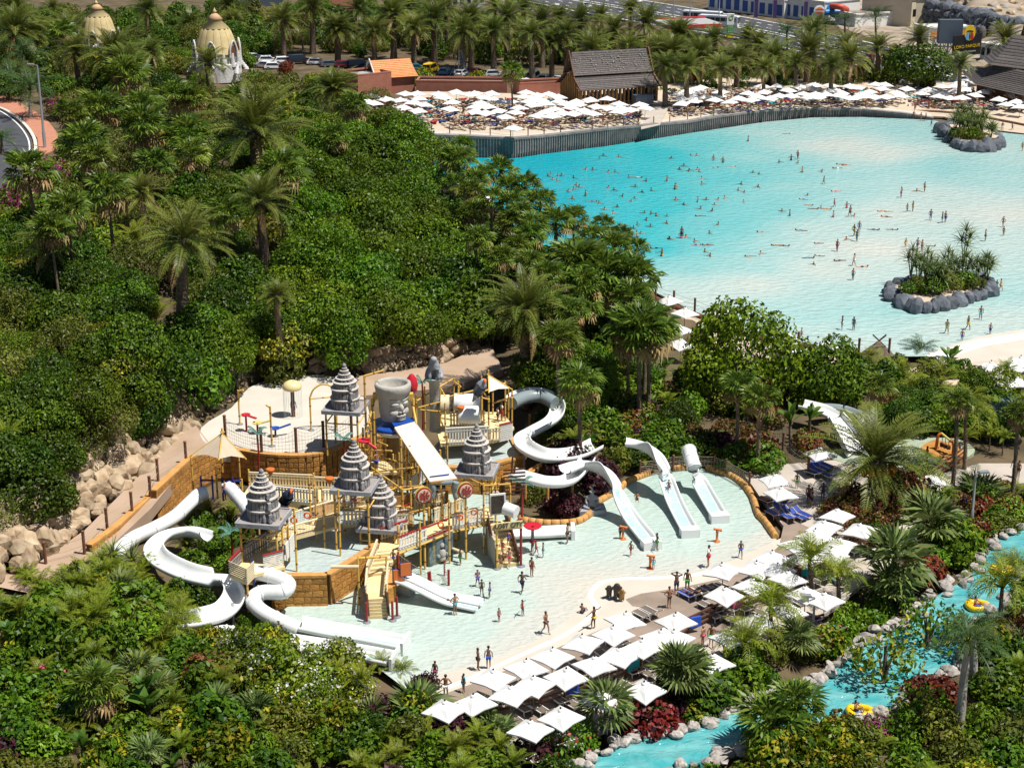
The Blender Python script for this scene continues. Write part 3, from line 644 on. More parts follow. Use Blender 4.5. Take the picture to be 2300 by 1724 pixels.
# ---- two pointed domes
def dome(u,v,base_v,wpx,label,low):
    p=P(u,base_v,4.2 if low else 4.6);s=ppm(p);W_=wpx/s/2;H_=(base_v-v)/s/.985
    root=thing('pointed_dome',label,'dome',p);o=p
    zb,zt=H_*(.34 if low else .22),H_*.72
    def pr(t):return W_*(1-.28*t-.1*t*t)
    N=14
    for i in range(N):
        a=i*2*math.pi/N;k=MB();k.smooth=True;n=6;vs=[]
        for j in range(n+1):
            t=j/n;z=zb+(zt-zb)*t;r_=pr(t);hw=math.pi/N
            if j==n:vs+=[(r_*math.cos(a+q)*1.0,r_*math.sin(a+q),z-(.35 if abs(q)>.1 else 0))for q in(-hw,0,hw)]
            else:vs+=[((r_+(.16 if q==0 else-.05))*math.cos(a+q),(r_+(.16 if q==0 else-.05))*math.sin(a+q),z)for q in(-hw*.97,0,hw*.97)]
        fs=[(j*3+q,j*3+q+1,j*3+q+4,j*3+q+3)for j in range(n)for q in(0,1)]
        k.add([Vector(q)+o for q in vs],fs);k.build('petal','dome_yellow',root)
    k=MB();k.lathe([(pr(1)*.95,zt-.2),(pr(1)*.98,zt),(pr(1)*.5,zt+H_*.10),(pr(1)*.54,zt+H_*.105),(pr(1)*.5,zt+H_*.12)],o,20);k.build('upper_roof','dome_yellow',root)
    k=MB();k.lathe([(pr(1)*.52,zt+H_*.12),(pr(1)*.58,zt+H_*.13),(pr(1)*.26,zt+H_*.2),(pr(1)*.1,zt+H_*.215)],o,16);k.build('cap_roof','dome_cap',root)
    k=MB();k.lathe([(.05,H_*.925),(.34,H_*.945),(.42,H_*.965),(.2,H_*.985),(.03,H_*1.02)],o,10);k.build('finial','dome_yellow',root)
    k=MB();k.lathe([(W_*1.12,-1),(W_*1.1,zb*.55),(W_*.98,zb*.6),(W_*.97,zb+.1)],o,24,False);k.build('base_wall','dome_white',root)
    for i in range(N):
        if not low:break
        a=(i+.5)*2*math.pi/N;c=o+Vector((math.cos(a)*W_*1.05,math.sin(a)*W_*1.05,zb*.75));k=MB()
        k.tube([c-Vector((0,0,zb*.3)),c+Vector((0,0,zb*.3))],[.55,.3],6);k.build('base_petal','dome_white',root)
    for i in range(6):
        a=i*math.pi/3+.45;d=Vector((math.cos(a),math.sin(a),0));c=o+d*W_*1.06
        k=MB();t_=Vector((-d.y,d.x,0));pts=[c-t_*1.0+Vector((0,0,zb-.6)),c-t_*.85+Vector((0,0,zb+1.2)),c+Vector((0,0,zb+2.6)),c+t_*.85+Vector((0,0,zb+1.2)),c+t_*1.0+Vector((0,0,zb-.6))]
        k.tube(smooth_line(pts,4),.2,6);k.add([q-d*.1 for q in pts],[(0,1,2,3,4)]);k.build('carved_gable','dome_white',root)
        k=MB();k.box(c-d*.15+Vector((0,0,zb+.6)),(1.5,.2,2.2),math.atan2(t_.y,t_.x));k.build('opening','wood_dark',root)
        k=MB()
        for j in range(5):k.lathe([(.5-.06*j,0),(.3,.5),(.05,.62)],c+d*(1.2-.2*j)+t_*(j-2)*.35+Vector((0,0,zb*.2+j*.35)),6)
        k.build('carved_ornament','dome_white',root)
dome(225,6,118,84,'pointed yellow dome of tall petals with a small ribbed cap, half hidden by palms',False)
dome(490,25,168,96,'pointed yellow petal dome on an ornate white carved base, beside the car park',True)
# ---- roof made of overlapping shingle rows between two edges
def roof_rows(root,A,B_,C,D,rows,m,name='shingle_row',th=.09,curve=0.0,tiles=0):   # A,B eaves; D,C ridge ends (same order)
    A,B_,C,D=map(Vector,(A,B_,C,D));n=(B_-A).cross(D-A).normalized()
    if n.z<0:n=-n
    for i in range(rows):
        t0,t1=i/rows,(i+1.12)/rows;s=lambda t:-curve*math.sin(min(t,1)*math.pi)
        a,b=A.lerp(D,t0)+n*(s(t0)+th),B_.lerp(C,t0)+n*(s(t0)+th);c,d=B_.lerp(C,t1)+n*s(t1),A.lerp(D,t1)+n*s(t1)
        k=MB();k.add([a,b,c,d,a-n*th*1.6,b-n*th*1.6],[(0,1,2,3),(4,5,1,0)]);k.build(name,m,root)
# ---- dark timber hut with a two tier roof
zb_=2.6;f1=B(1303,238);f2=B(1472,234);f2.z=f1.z;zb_=f1.z
root=thing('timber_hut','large ochre timber hut with a steep dark two tier shingle roof by the far beach','hut',(f1+f2)/2)
dx=(f2-f1);L_=dx.length;X=dx/L_;Y=Vector((-X.y,X.x,0));o=f1
def H(x,y,z):return o+X*x+Y*y+Vector((0,0,z))
k=MB()
for i in range(int(L_/.8)+1):k.beam(H(i*.8,0,0),H(i*.8,0,3.0),.74,.25,up=X)
for i in range(11):k.beam(H(0,i*.85,0),H(0,i*.85,3.0+min(i,10-i)*.55),.8,.25,up=Y)
for i in range(11):k.beam(H(L_,i*.85,0),H(L_,i*.85,3.0+min(i,10-i)*.55),.8,.25,up=Y)
k.build('board_wall','wood_ochre',root)
for x in(1.5,5.2,9.0,12.8):
    if x<L_-1.5:k=MB();k.box(H(x+1.1,-.14,1.5),(2.4,.12,2.0),math.atan2(X.y,X.x));k.build('window','glass_dark',root)
roof_rows(root,H(-.9,-1.3,2.9),H(L_+1.1,-1.3,2.9),H(L_+.6,2.3,5.0),H(-.4,2.3,5.0),8,'shingle_dark',curve=.15)
roof_rows(root,H(-.6,1.9,5.2),H(L_+.2,1.9,5.2),H(L_-.2,4.3,9.2),H(.0,4.3,9.2),12,'shingle_dark',curve=.3)
roof_rows(root,H(L_+.2,6.7,5.2),H(-.6,6.7,5.2),H(0,4.3,9.2),H(L_-.2,4.3,9.2),6,'shingle_dark',curve=.3)
roof_rows(root,H(L_+1.1,9.9,2.9),H(-.9,9.9,2.9),H(-.4,6.3,5.0),H(L_+.6,6.3,5.0),5,'shingle_dark',curve=.15)
for x in(-.5,L_+.3):
    k=MB();k.beam(H(x,-1.4,2.9),H(x,2.3,5.1),.2,.3);k.beam(H(x,1.8,5.1),H(x,4.3,9.4),.2,.3);k.beam(H(x,6.8,5.1),H(x,4.3,9.4),.2,.3);k.beam(H(x,10,2.9),H(x,6.3,5.1),.2,.3);k.build('barge_board','wood_dark',root)
k=MB()
for i in range(90):
    x,t=rnd.uniform(.3,L_-.5),rnd.uniform(.1,.95);k.box(H(x,1.9+2.4*t,5.2+4*t+.02-.3*math.sin(t*3.14)*.5),(.16,.12,.12),0)
tag(k.build('pale_patch','dome_white',root),kind='stuff')
k=MB();k.box(H(11.5,-2.6,.9),(3.6,1.4,1.5),math.atan2(X.y,X.x));k.box(H(11.5,-2.6,1.75),(3.9,1.6,.12),math.atan2(X.y,X.x))
solo(k,'drinks_counter','steel_dark','dark covered counter standing before the timber hut among the umbrellas','counter',H(11.5,-2.6,0))
# ---- restaurant roof at the right edge
c0=P(2205,207,0);root=thing('beach_restaurant','broad dark hipped shingle roof on posts at the far right behind the umbrellas','restaurant',c0+Vector((9,6,0)))
e=[P(2190,190,3.2),P(2330,222,3.2)];A,B_=e;Yv=Vector((.1,1,0));D=A.lerp(B_,.42)+Yv*8+Vector((0,0,3.6));C=B_+Yv*9+Vector((0,0,3.6))
roof_rows(root,A,B_,C,D,12,'shingle_dark',curve=.2)
roof_rows(root,A+Yv*17,A,D,D+Vector((.1,.2,0)),12,'shingle_dark',curve=.2)
A2,B2=D+Vector((-1.2,-.8,.2)),C+Vector((2,-.8,.2));roof_rows(root,A2,B2,B2+Yv*5+Vector((2,0,5.2)),A2+Yv*4+Vector((5,0,5.2)),10,'shingle_dark',curve=.3);roof_rows(root,A2+Yv*9,A2,A2+Yv*4+Vector((5,0,5.2)),A2+Yv*4.2+Vector((5,0,5.2)),10,'shingle_dark',curve=.3)
for t in(.06,.3,.55,.8):
    q=A.lerp(B_,t)+Yv*1.0;k=MB();k.tube([Vector((q.x,q.y,0)),Vector((q.x,q.y,3.4))],.2,8);k.build('post','wood_dark',root)
k=MB();k.beam(A+Yv*5+Vector((1.5,0,-1.6)),B_+Yv*5+Vector((0,0,-1.6)),.3,3.2);k.build('back_wall','wood_dark',root)
# ---- terracotta service buildings with an orange tiled roof
def blockhouse(label,pts,z0,h,depth=5,roof=None):
    a,b_=P(*pts[0],z0),P(*pts[1],z0);root=thing('terracotta_building',label,'building',(a+b_)/2)
    d=(b_-a);L_=d.length;x=d/L_;y=Vector((-x.y,x.x,0));hh=lambda i,j,z:a+x*i+y*j+Vector((0,0,z))
    k=MB();k.add([hh(0,0,-1.5),hh(L_,0,-1.5),hh(L_,depth,-1.5),hh(0,depth,-1.5),hh(0,0,h),hh(L_,0,h),hh(L_,depth,h),hh(0,depth,h)],[(0,1,5,4),(1,2,6,5),(2,3,7,6),(3,0,4,7)]);k.build('wall','terracotta',root)
    k=MB();k.quad(hh(.3,.3,h-.5),hh(L_-.3,.3,h-.5),hh(L_-.3,depth-.3,h-.5),hh(.3,depth-.3,h-.5));k.build('flat_roof','wall_grey',root)
    k=MB()
    for p,q in((hh(0,.15,h),hh(L_,.15,h)),(hh(0,depth-.15,h),hh(L_,depth-.15,h)),(hh(.15,.3,h),hh(.15,depth-.3,h)),(hh(L_-.15,.3,h),hh(L_-.15,depth-.3,h))):k.beam(p,q,.36,.25)
    k.build('parapet','terracotta',root)
    return hh,L_,root
blockhouse('low terracotta building with a grey flat roof left of the umbrella beach',[(805,224),(880,216)],2.3,4.6,7)
hh,L_,rt=blockhouse('terracotta building under a bright orange tiled gable roof by the car park',[(846,214),(932,208)],2.3,3.4,6)
roof_rows(rt,hh(-.4,-.5,3.2),hh(L_+.6,-.5,3.2),hh(L_+.2,3,6.2),hh(0,3,6.2),11,'roof_orange',curve=.25);roof_rows(rt,hh(L_+.6,6.5,3.2),hh(-.4,6.5,3.2),hh(0,3,6.2),hh(L_+.2,3,6.2),8,'roof_orange',curve=.25)
k=MB();k.beam(hh(-.3,-.6,3.2),hh(-.3,3,6.5),.2,.3);k.beam(hh(-.3,6.6,3.2),hh(-.3,3,6.5),.2,.3);k.build('barge_board','dome_white',rt)
blockhouse('long low terracotta wall building behind the yellow shrubs of the umbrella beach',[(935,212),(1139,214)],2.4,2.6,5)
blockhouse('plain terracotta wall block between the fan palm and the timber hut',[(1166,222),(1285,216)],2.5,2.9,4)
blockhouse('low terracotta wall beside the parked cars near the second yellow dome',[(700,186),(800,200)],2.6,1.4,2)
# ---- cars
def make_car(kind,col):
    van=kind=='van';L_,Wd,Hh=(4.3,1.75,1.5)if not van else(4.8,1.9,2.0)
    root=thing('parked_car','x','car',(0,0,0));k=MB()
    prof=([(-2.1,.35),(-2.12,.75),(-1.95,.95),(-1.5,1.42),(.55,1.46),(1.15,.98),(2.0,.82),(2.12,.5),(2.05,.32)]if not van else[(-2.35,.4),(-2.38,1.0),(-2.3,1.85),(-2.0,1.98),(1.0,1.95),(1.6,1.15),(2.3,.98),(2.4,.55),(2.3,.38)])
    n=len(prof);vs=[]
    for s_,ins in((-1,.0),(-.92,.0)):pass
    for y in(-Wd/2,Wd/2):
        for x,z in prof:vs.append((x,y*(.84 if z>1.3 else 1),z))
    fs=[tuple(range(n-1,-1,-1)),tuple(range(n,2*n))]+[(i,(i+1)%n,n+(i+1)%n,n+i)for i in range(n)]
    k.add(vs,fs);k.build('body','car_'+col,root)
    zr,zs=(1.40,.98)if not van else(1.88,1.15);g=MB()
    for s_ in(-1,1):
        a=s_*(Wd/2+.012);b_=s_*(Wd/2*.86+.012)
        xs=((-1.75,-1.42,.5,.98)if not van else(-2.2,-1.95,.92,1.42))
        g.quad((xs[0],a,zs),(xs[3],a,zs),(xs[2],b_,zr-.04),(xs[1],b_,zr-.04))
    g.build('side_windows','glass_dark',root)
    g=MB();x0,x1=((1.17,.6)if not van else(1.62,1.05));g.quad((x0,-Wd*.42,zs+.04),(x0,Wd*.42,zs+.04),(x1,Wd*.37,zr+.02),(x1,-Wd*.37,zr+.02));g.build('windscreen','glass_dark',root)
    g=MB();x0,x1=((-1.95,-1.56)if not van else(-2.41,-2.36));g.quad((x0-.02,-Wd*.42,zs+.02),(x1-.02,-Wd*.37,zr),(x1-.02,Wd*.37,zr),(x0-.02,Wd*.42,zs+.02));g.build('rear_window','glass_dark',root)
    for x in(-1.3,1.35):
        for s_ in(-1,1):
            t=MB();t.tube([(x,s_*(Wd/2-.2),.32),(x,s_*(Wd/2+.02),.32)],.32,10,True,False);wv=t.build('wheel','tyre',root)
            t=MB();t.tube([(x,s_*(Wd/2+.01),.32),(x,s_*(Wd/2+.035),.32)],.19,8,True,False);t.build('rim','rim',wv)
    for s_ in(-1,1):
        t=MB();t.box((2.07 if not van else 2.36,s_*Wd*.36,.68),(.1,.36,.16));t.build('headlight','lamp_clear',root)
        t=MB();t.box((-2.09 if not van else-2.36,s_*Wd*.4,.85),(.1,.24,.25));t.build('tail_light','lamp_red',root)
    return root
cars=[(393,119,'white',.4),(320,137,'white',.4),(570,129,'white',.3),(602,135,'white',.2),(637,137,'white',.2),(671,138,'black',.3),(711,140,'white',.2),(593,147,'white',2.9),(616,150,'white',.2),(742,145,'grey',.3),(773,146,'maroon',.25),
 (806,149,'navy',.3),(834,152,'grey',.3),(817,166,'silver',.3),(873,150,'blue',.25),(872,164,'white',.3),(933,153,'teal',.3),(967,157,'yellow',1.3),(1002,162,'light blue',1.2),(1036,166,'white',1.3),(1070,163,'red',.3),(1108,167,'silver',.3),(1177,176,'red',.3),(1199,175,'white',1.3),(1224,177,'white',1.2),(1256,179,'white',1.3),(1277,178,'white',1.3),(1181,187,'white',.4),(1205,189,'silver',.3),
 (1120,20,'white',2.7),(1150,12,'silver',2.7),(1180,26,'white',2.7),(1215,38,'blue',2.7),(1245,17,'white',2.7),(1260,31,'grey',2.7),(1290,36,'white',2.7),(1090,33,'navy',2.7),(1330,39,'silver',2.7),(780,95,'white',.3),(1000,70,'silver',.3),(1055,82,'white',.2),(1130,78,'white',.3),(1320,77,'white',.3),
 (2010,184,'white',.2),(1912,160,'grey',.2),(2160,180,'white',.3),(2215,170,'white',.3)]
proto_car={}
for i,(u,v,c_,a)in enumerate(cars):
    p=G(u,v,.5);key=(c_,'van' if i%6==5 else 'car')
    if key not in proto_car:proto_car[key]=make_car(key[1],c_)
    k=place(proto_car[key],p,a+rnd.uniform(-.08,.08),1.0,lab(c_+' '+('van' if key[1]=='van' else 'car')+' parked',u,v),'cars in the car parks')
# ---- highway with lanes, barrier, vehicles
HZ=-1.0
hw=[((1180,-40),(1120,-8)),((1330,-18),(1280,24)),((1500,8),(1470,58)),((1700,42),(1680,92)),((1900,82),(1880,138)),((2100,130),(2080,188)),((2330,190),(2330,256))]
for(a,b_),(c,d)in zip(hw[:-1],hw[1:]):pass
ribbon('highway',[(a,b_,HZ)for a,b_ in hw],'asphalt',.6)
_lv=[[P(*a,HZ)for a,b_ in hw],[P(*b_,HZ)for a,b_ in hw]]
def lane(t):return smooth_line([a.lerp(b_,t)for a,b_ in zip(*_lv)],8)
k=MB()
for t in(.04,.46,.54,.96):
    l=lane(t)
    for a,c in zip(l[:-1],l[1:]):k.beam(a+Vector((0,0,.02)),c+Vector((0,0,.02)),.5,.03)
for t in(.18,.32,.68,.82):
    l=lane(t)
    for a,c in zip(l[:-1],l[1:]):k.beam(a.lerp(c,.1)+Vector((0,0,.02)),a.lerp(c,.5)+Vector((0,0,.02)),.35,.03)
tag(k.build('lane_marking','white_paint'),kind='structure')
for t,nm in((.5,'pale central crash barrier between the carriageways of the highway'),(1.01,'grey guard rail along the park side of the highway')):
    l=lane(t);k=MB();r_=thing('crash_barrier',nm,'barrier',l[20])
    for a,c in zip(l[:-1],l[1:]):k.beam(a+Vector((0,0,.7)),c+Vector((0,0,.7)),.15,.4)
    k.build('rail','steel',r_);k=MB()
    for a in l:k.box(a+Vector((0,0,.3)),(.15,.15,.8))
    k.build('posts','steel',r_)
for t,s,c_,nm in((.2,.28,'white','white car driving on the far lanes of the highway'),(.3,.62,'blue','dark blue van on the highway behind the green fuel sign'),(.72,.75,'red','red car on the near lanes of the highway'),(.8,.2,'silver','silver car on the near lanes at the edge of the highway')):
    l=lane(t);i=int(s*(len(l)-2));d=l[i+1]-l[i];key=(c_,'van' if c_=='blue' else 'car')
    if key not in proto_car:proto_car[key]=make_car(key[1],c_)
    q=place(proto_car[key],l[i],math.atan2(d.y,d.x),1.15,nm,'vehicles on the highway')
for kx in proto_car.values():drop(kx)
for u,v,nm in((1577,40,'white coach with dark windows parked left of the green fuel sign'),(1615,50,'second white coach half behind the green fuel sign')):
    p=G(u,v,1.5);root=thing('coach',nm,'bus',p,'coaches by the fuel station',-.42);root['_o']=[0,0,0]
    k=MB();k.box((0,0,1.9),(11,2.5,2.6));k.box((0,0,3.25),(10.6,2.3,.2));k.build('body','car_white',root)
    for s_ in(-1,1):
        for j in range(7):k=MB();k.box((-4.4+j*1.45,s_*1.27,2.35),(1.3,.05,1.0));k.build('window','glass_dark',root)
        for x in(-3.4,3.4):k=MB();k.tube([(x,s_*1.05,.5),(x,s_*1.3,.5)],.5,10);k.build('wheel','tyre',root)
    k=MB();k.box((5.53,0,2.3),(.06,2.2,1.4));k.build('windscreen','glass_dark',root)
# ---- fuel station: totem sign, canopy
def totem(u,vb,vt,z=-1):p=P(u,vb,z);return p,(Q(u,vt,p.y).z-z)
p,h=totem(1639,84,31);s=ppm(p);wd=16/s
root=thing('fuel_sign','tall white and green fuel station totem with a round green emblem and price rows','sign',p);root['_o']=[0,0,0]
k=MB();k.box((0,0,h*.77),(wd,.8,h*.46));k.build('white_panel','sign_white',root)
k=MB();k.box((0,0,h*.36),(wd,.8,h*.36));k.build('green_panel','sign_green',root)
k=MB();k.box((0,0,h*.09),(wd,.8,h*.18));k.build('yellow_base','sign_yellow',root)
for r_,m in((.34,'sign_green'),(.24,'sign_yellow'),(.12,'sign_white')):
    k=MB();pts=[]
    for i in range(18):
        a=i*2*math.pi/18;rr=wd*r_*(1.12 if i%2 else .82);pts.append((math.cos(a)*rr,math.sin(a)*rr))
    y=-.42-.3*(.36-r_);k.add([(x,y,h*.8+z)for x,z in pts],[tuple(range(18))]);k.build('emblem',m,root)
text('bp',wd*.36,'sign_green','lettering',root,(wd*.28,-.45,h*.95))
for j in range(4):text('9.9 9',wd*.30,'sign_white','price_row',root,(0,-.45,h*(.49-j*.085)),ext=.03)
a,c=P(1500,66,2),P(1622,62,2);root=thing('fuel_canopy','low fuel station canopy with a red edged grey roof behind the palms','canopy',(a+c)/2)
k=MB();k.add([a,c,c+Vector((-3,12,0)),a+Vector((-3,12,0)),a+Vector((0,0,1)),c+Vector((0,0,1)),c+Vector((-3,12,1)),a+Vector((-3,12,1))],[(0,1,5,4),(1,2,6,5),(2,3,7,6),(3,0,4,7),(4,5,6,7)]);k.build('roof','wall_grey',root)
k=MB();k.beam(a+Vector((0,-.1,.5)),c+Vector((0,-.1,.5)),.2,.9);k.beam(a+Vector((-3,12,1.1)),c+Vector((-3,12,1.1)),.8,.5);k.build('red_edge','sign_red',root)
for t in(.1,.5,.9):
    q=a.lerp(c,t)+Vector((-1,3,0));k=MB();k.tube([q,q-Vector((0,0,3.6))],.25,6);k.build('column','sign_white',root)
# ---- round burger sign and the shop
p,h=totem(1838,62,12,-1);s=ppm(p);r0=12.5/s
root=thing('round_sign','round restaurant sign with red lettering between orange buns and a blue ring','sign',p);root['_o']=[0,0,0]
zc=h-r0
k=MB();k.tube([(0,.3,-1),(0,.3,zc)],.45,8);k.build('pole','steel',root)
def disc(r_,y,m,nm,a0=0,a1=360,sz=1.0):
    k=MB();pts=[(r_*math.cos(R(a0+(a1-a0)*i/28)),r_*math.sin(R(a0+(a1-a0)*i/28))*sz)for i in range(29 if a1-a0<360 else 28)]
    k.add([(x,y,zc+z)for x,z in pts]+[(x,y+.1,zc+z)for x,z in pts],[tuple(range(len(pts)))]+[(i,len(pts)+i,len(pts)+(i+1)%len(pts),(i+1)%len(pts))for i in range(len(pts))]);k.build(nm,m,root)
disc(r0,-.1,'sign_white','disc');disc(r0*.9,-.16,'sign_blue','ring',200,380);disc(r0*.8,-.22,'sign_white','disc');disc(r0*.68,-.28,'sign_orange','bun',25,155);disc(r0*.68,-.29,'sign_orange','bun',205,335)
text('BURGER',r0*.42,'sign_red','lettering',root,(0,-.36,zc+r0*.18),ext=.03);text('KING',r0*.58,'sign_red','lettering',root,(0,-.36,zc-r0*.22),ext=.03)
k=MB();k.box((0,-.2,zc-r0*1.65),(r0*2.0,.3,r0*.5));k.build('lower_board','sign_red',root);text('AUTO KING',r0*.3,'sign_white','lettering',root,(0,-.38,zc-r0*1.65),ext=.02)
def boxhouse(name,label,cat,a,c,z,h,dep,m,win=0,roof='wall_grey',wm='glass_dark',wh=.5,wz=.5):
    a,c=P(*a,z),P(*c,z);d=c-a;L_=d.length;x=d/L_;y=Vector((-x.y,x.x,0));root=thing(name,label,cat,(a+c)/2)
    hh=lambda i,j,k_:a+x*i+y*j+Vector((0,0,k_))
    k=MB();k.add([hh(0,0,-1),hh(L_,0,-1),hh(L_,dep,-1),hh(0,dep,-1),hh(0,0,h),hh(L_,0,h),hh(L_,dep,h),hh(0,dep,h)],[(0,1,5,4),(1,2,6,5),(2,3,7,6),(3,0,4,7)]);k.build('wall',m,root)
    k=MB();k.quad(hh(.2,.2,h-.25),hh(L_-.2,.2,h-.25),hh(L_-.2,dep-.2,h-.25),hh(.2,dep-.2,h-.25));k.build('roof',roof,root)
    k=MB();k.beam(hh(-.1,0,h),hh(L_+.1,0,h),.5,.4);k.beam(hh(0,.3,h),hh(0,dep,h),.5,.4);k.beam(hh(L_,.3,h),hh(L_,dep,h),.5,.4);k.build('parapet',m,root)
    for i in range(win):
        w_=L_/win;k=MB();k.beam(hh(i*w_+w_*.2,-.04,h*wz),hh(i*w_+w_*.8,-.04,h*wz),.1,h*wh);f=k.build('window',wm,root)
    return hh,L_,root
hh,L_,r_=boxhouse('shop_building','white and blue roadside shop building with a flat pale green roof','shop',(1590,20),(1760,42),-1,5.0,14,'wall_white',9,'wall_grey','sign_blue',.6,.42)
boxhouse('shop_building','white roadside restaurant wing beside the round burger sign','shop',(1760,40),(1850,52),-1,5.6,14,'wall_white',5,'wall_cream','sign_blue',.55,.4)
boxhouse('shop_building','tall plain white shop block at the top edge behind the burger sign','shop',(1790,14),(1862,22),-1,9,10,'wall_white',0)
k=MB();p=P(1666,24,-1);k.lathe([(1.4,-1),(1.4,7),(1.5,7.1),(1.5,9.5)],p,18);solo(k,'white_silo','wall_white','round white tower column at the front of the roadside shop','column',p)
for u in(1692,1734,1803):
    p=P(u,52+(u-1692)*.05,-1);root=thing('banner',lab('tall dark purple advertising banner on a pole',u,40),'banner',p,'banners before the shops');root['_o']=[0,0,0]
    k=MB();k.tube([(0,0,0),(0,0,6.5)],.08,5);k.build('pole','steel',root)
    k=MB();k.box((.55,0,3.9),(1.1,.06,4.8));k.build('cloth','purple_flag',root)
k=MB();k.tube(smooth_line([P(1858,-12,4),P(1864,18,3),P(1872,32,1.5),P(1900,38,1)],5),.9,8);k.tube(smooth_line([P(1852,28,2.5),P(1880,27,2.5),P(1905,36,1.5)],4),.8,8);solo(k,'play_tube','pipe_blue','blue enclosed playground tube slide behind the round burger sign','tube slide',P(1864,36,0))
k=MB();k.tube(smooth_line([P(1868,14,4),P(1888,16,4.2),P(1902,22,3)],4),.8,8);solo(k,'play_tube','pipe_red','fat red playground tube right of the blue one','tube slide',P(1888,30,0))
# ---- cream hall, white walls, lower white houses
boxhouse('cream_hall','cream flat roofed hall with narrow dark windows below the rocky hillside','hall',(1982,38),(2045,54),0,6.5,18,'wall_cream',6,'deck_brown','glass_dark',.3,.4)
hh,L_,r_=boxhouse('cream_hall','gable end of the cream hall with a pale blue door','hall',(2045,55),(2094,48),0,6.5,16,'wall_cream',3,'deck_brown','glass_dark',.28,.45)
k=MB();k.beam(hh(L_*.36,-.08,1.6),hh(L_*.56,-.08,1.6),.1,3.4);k.build('door','print_lightblue',r_)
boxhouse('tower_block','small grey and white tower behind the cream hall','tower',(1990,12),(2016,16),1,9,5,'wall_white',2)
boxhouse('white_shed','long low white shed in front of the cream hall','shed',(1920,60),(2030,53),-.5,3.2,9,'wall_white',0,'deck_brown')
boxhouse('white_house','flat white building with brown arches above the black billboard','house',(2085,92),(2282,85),0,3.2,8,'wall_white',9,'wall_white','roof_orange',.6,.4)
boxhouse('white_house','low white roofed building below the arches at the right','house',(2200,132),(2290,148),-.5,3.6,11,'wall_white',7,'wall_white')
for i in range(5):
    p=P(2182+i*22,82,2.5);k=MB();k.lathe([(1.1,0),(1.1,1.2),(.8,2.2),(.3,2.5)],p,8);solo(k,'roof_turret','shingle_dark',lab('small brown roof turret on the white building',2182+i*22,82),'turret',p,'roof turrets')
boxhouse('grey_hall','bluish glass fronted building at the top edge between the domes','building',(500,8),(640,6),3,7,12,'steel_dark',8,'wall_grey','pipe_blue',.5,.5)
boxhouse('grey_hall','pinkish grey building at the top edge behind the palms','building',(690,14),(800,10),3,8,12,'terracotta',6,'wall_grey','glass_dark',.3,.6)
boxhouse('grey_hall','grey concrete block building at the top edge near the highway','building',(1000,22),(1090,14),0,5,10,'wall_grey',6)
# ---- hillside retaining wall of dark rock
root=thing('rock_wall','dark rough stone retaining wall under the dry rocky hillside','rock wall',P(2200,60,0))
for p in smooth_line([P(u,v,z)for u,v,z in((2030,28,1),(2100,42,2),(2180,60,2.2),(2250,78,2.5),(2330,95,2.5))],14):
    for r_ in range(3):boulder(root,GREY,p+Vector((rnd.uniform(-1,1),r_*.8,r_*1.7)),rnd.uniform(1.2,2.2),'boulder')
for i in range(60):
    u,v=rnd.uniform(2030,2330),rnd.uniform(-10,62);
    if v>8+(u-2030)*.2:continue
    p=G(u,v);k=bpy.data.objects.new('boulder',rnd.choice(PALE+TAN));COL.objects.link(k);k.location=p;s_=rnd.uniform(.6,1.8);k.scale=(s_,s_,s_*.8);k.rotation_euler.z=rnd.uniform(0,6);tag(k,lab('loose pale rock on the dry hillside',u,v),'boulder','rocks scattered on the dry hillside')
# ---- billboard
bl,br=P(2134,176,-.5),P(2197,176,-.5);p=(bl+br)/2;s=ppm(p);zt=Q(2134,82,bl.y).z;zt2=Q(2197,74,bl.y).z;zb0=Q(2134,125,bl.y).z;zb1=Q(2197,122,bl.y).z
root=thing('billboard','black roadside billboard with yellow lettering and a yellow parrot emblem on a steel frame','billboard',p)
k=MB();y=Vector((0,.5,0));c=[Vector((bl.x,bl.y,zb0)),Vector((br.x,br.y,zb1)),Vector((br.x,br.y,zt2)),Vector((bl.x,bl.y,zt))]
k.add(c+[q+y for q in c],[(0,1,2,3),(7,6,5,4),(0,4,5,1),(1,5,6,2),(2,6,7,3),(3,7,4,0)]);k.build('panel','black_panel',root)
wd=(br-bl).length;tilt=math.atan2(zt2-zt,wd)
def loc(fx,fz,dy=-.06):q=c[0].lerp(c[1],fx);w_=c[3].lerp(c[2],fx);return q.lerp(w_,fz)+Vector((0,dy,0))-p
text('LORO PARQUE',wd*.15,'yellow_print','lettering',root,loc(.5,.42),(math.pi/2,-tilt*1.0,0),.03,.9)
text('El "must" de Canarias',wd*.075,'sign_white','lettering',root,loc(.5,.16),(math.pi/2,-tilt,0),.02);text('A 20 min.',wd*.05,'sign_white','lettering',root,loc(.5,.05),(math.pi/2,-tilt,0),.02)
ec=loc(.56,1.08,-.1);eh,ew=wd*.27,wd*.19
def oval(cx,cz,rx,rz,y_,m,nm,a0=0,a1=360):
    k=MB();n=24;pts=[(cx+rx*math.cos(R(a0+(a1-a0)*i/n)),cz+rz*math.sin(R(a0+(a1-a0)*i/n)))for i in range(n+(a1-a0<360))]
    k.add([ec+Vector((x,y_,z))+p for x,z in pts]+[ec+Vector((x,y_+.15,z))+p for x,z in pts],[tuple(range(len(pts)))]+[(i,len(pts)+i,len(pts)+(i+1)%len(pts),(i+1)%len(pts))for i in range(len(pts))]);k.build(nm,m,root)
oval(0,0,ew,eh,0,'yellow_print','emblem_oval')
for s_,m in((-1,'print_lightblue'),(1,'sign_red')):oval(s_*ew*.42,-eh*.52,ew*.3,eh*.42,-.05,m,'parrot_body');oval(s_*ew*.38,-eh*.08,ew*.2,eh*.14,-.06,m,'parrot_head')
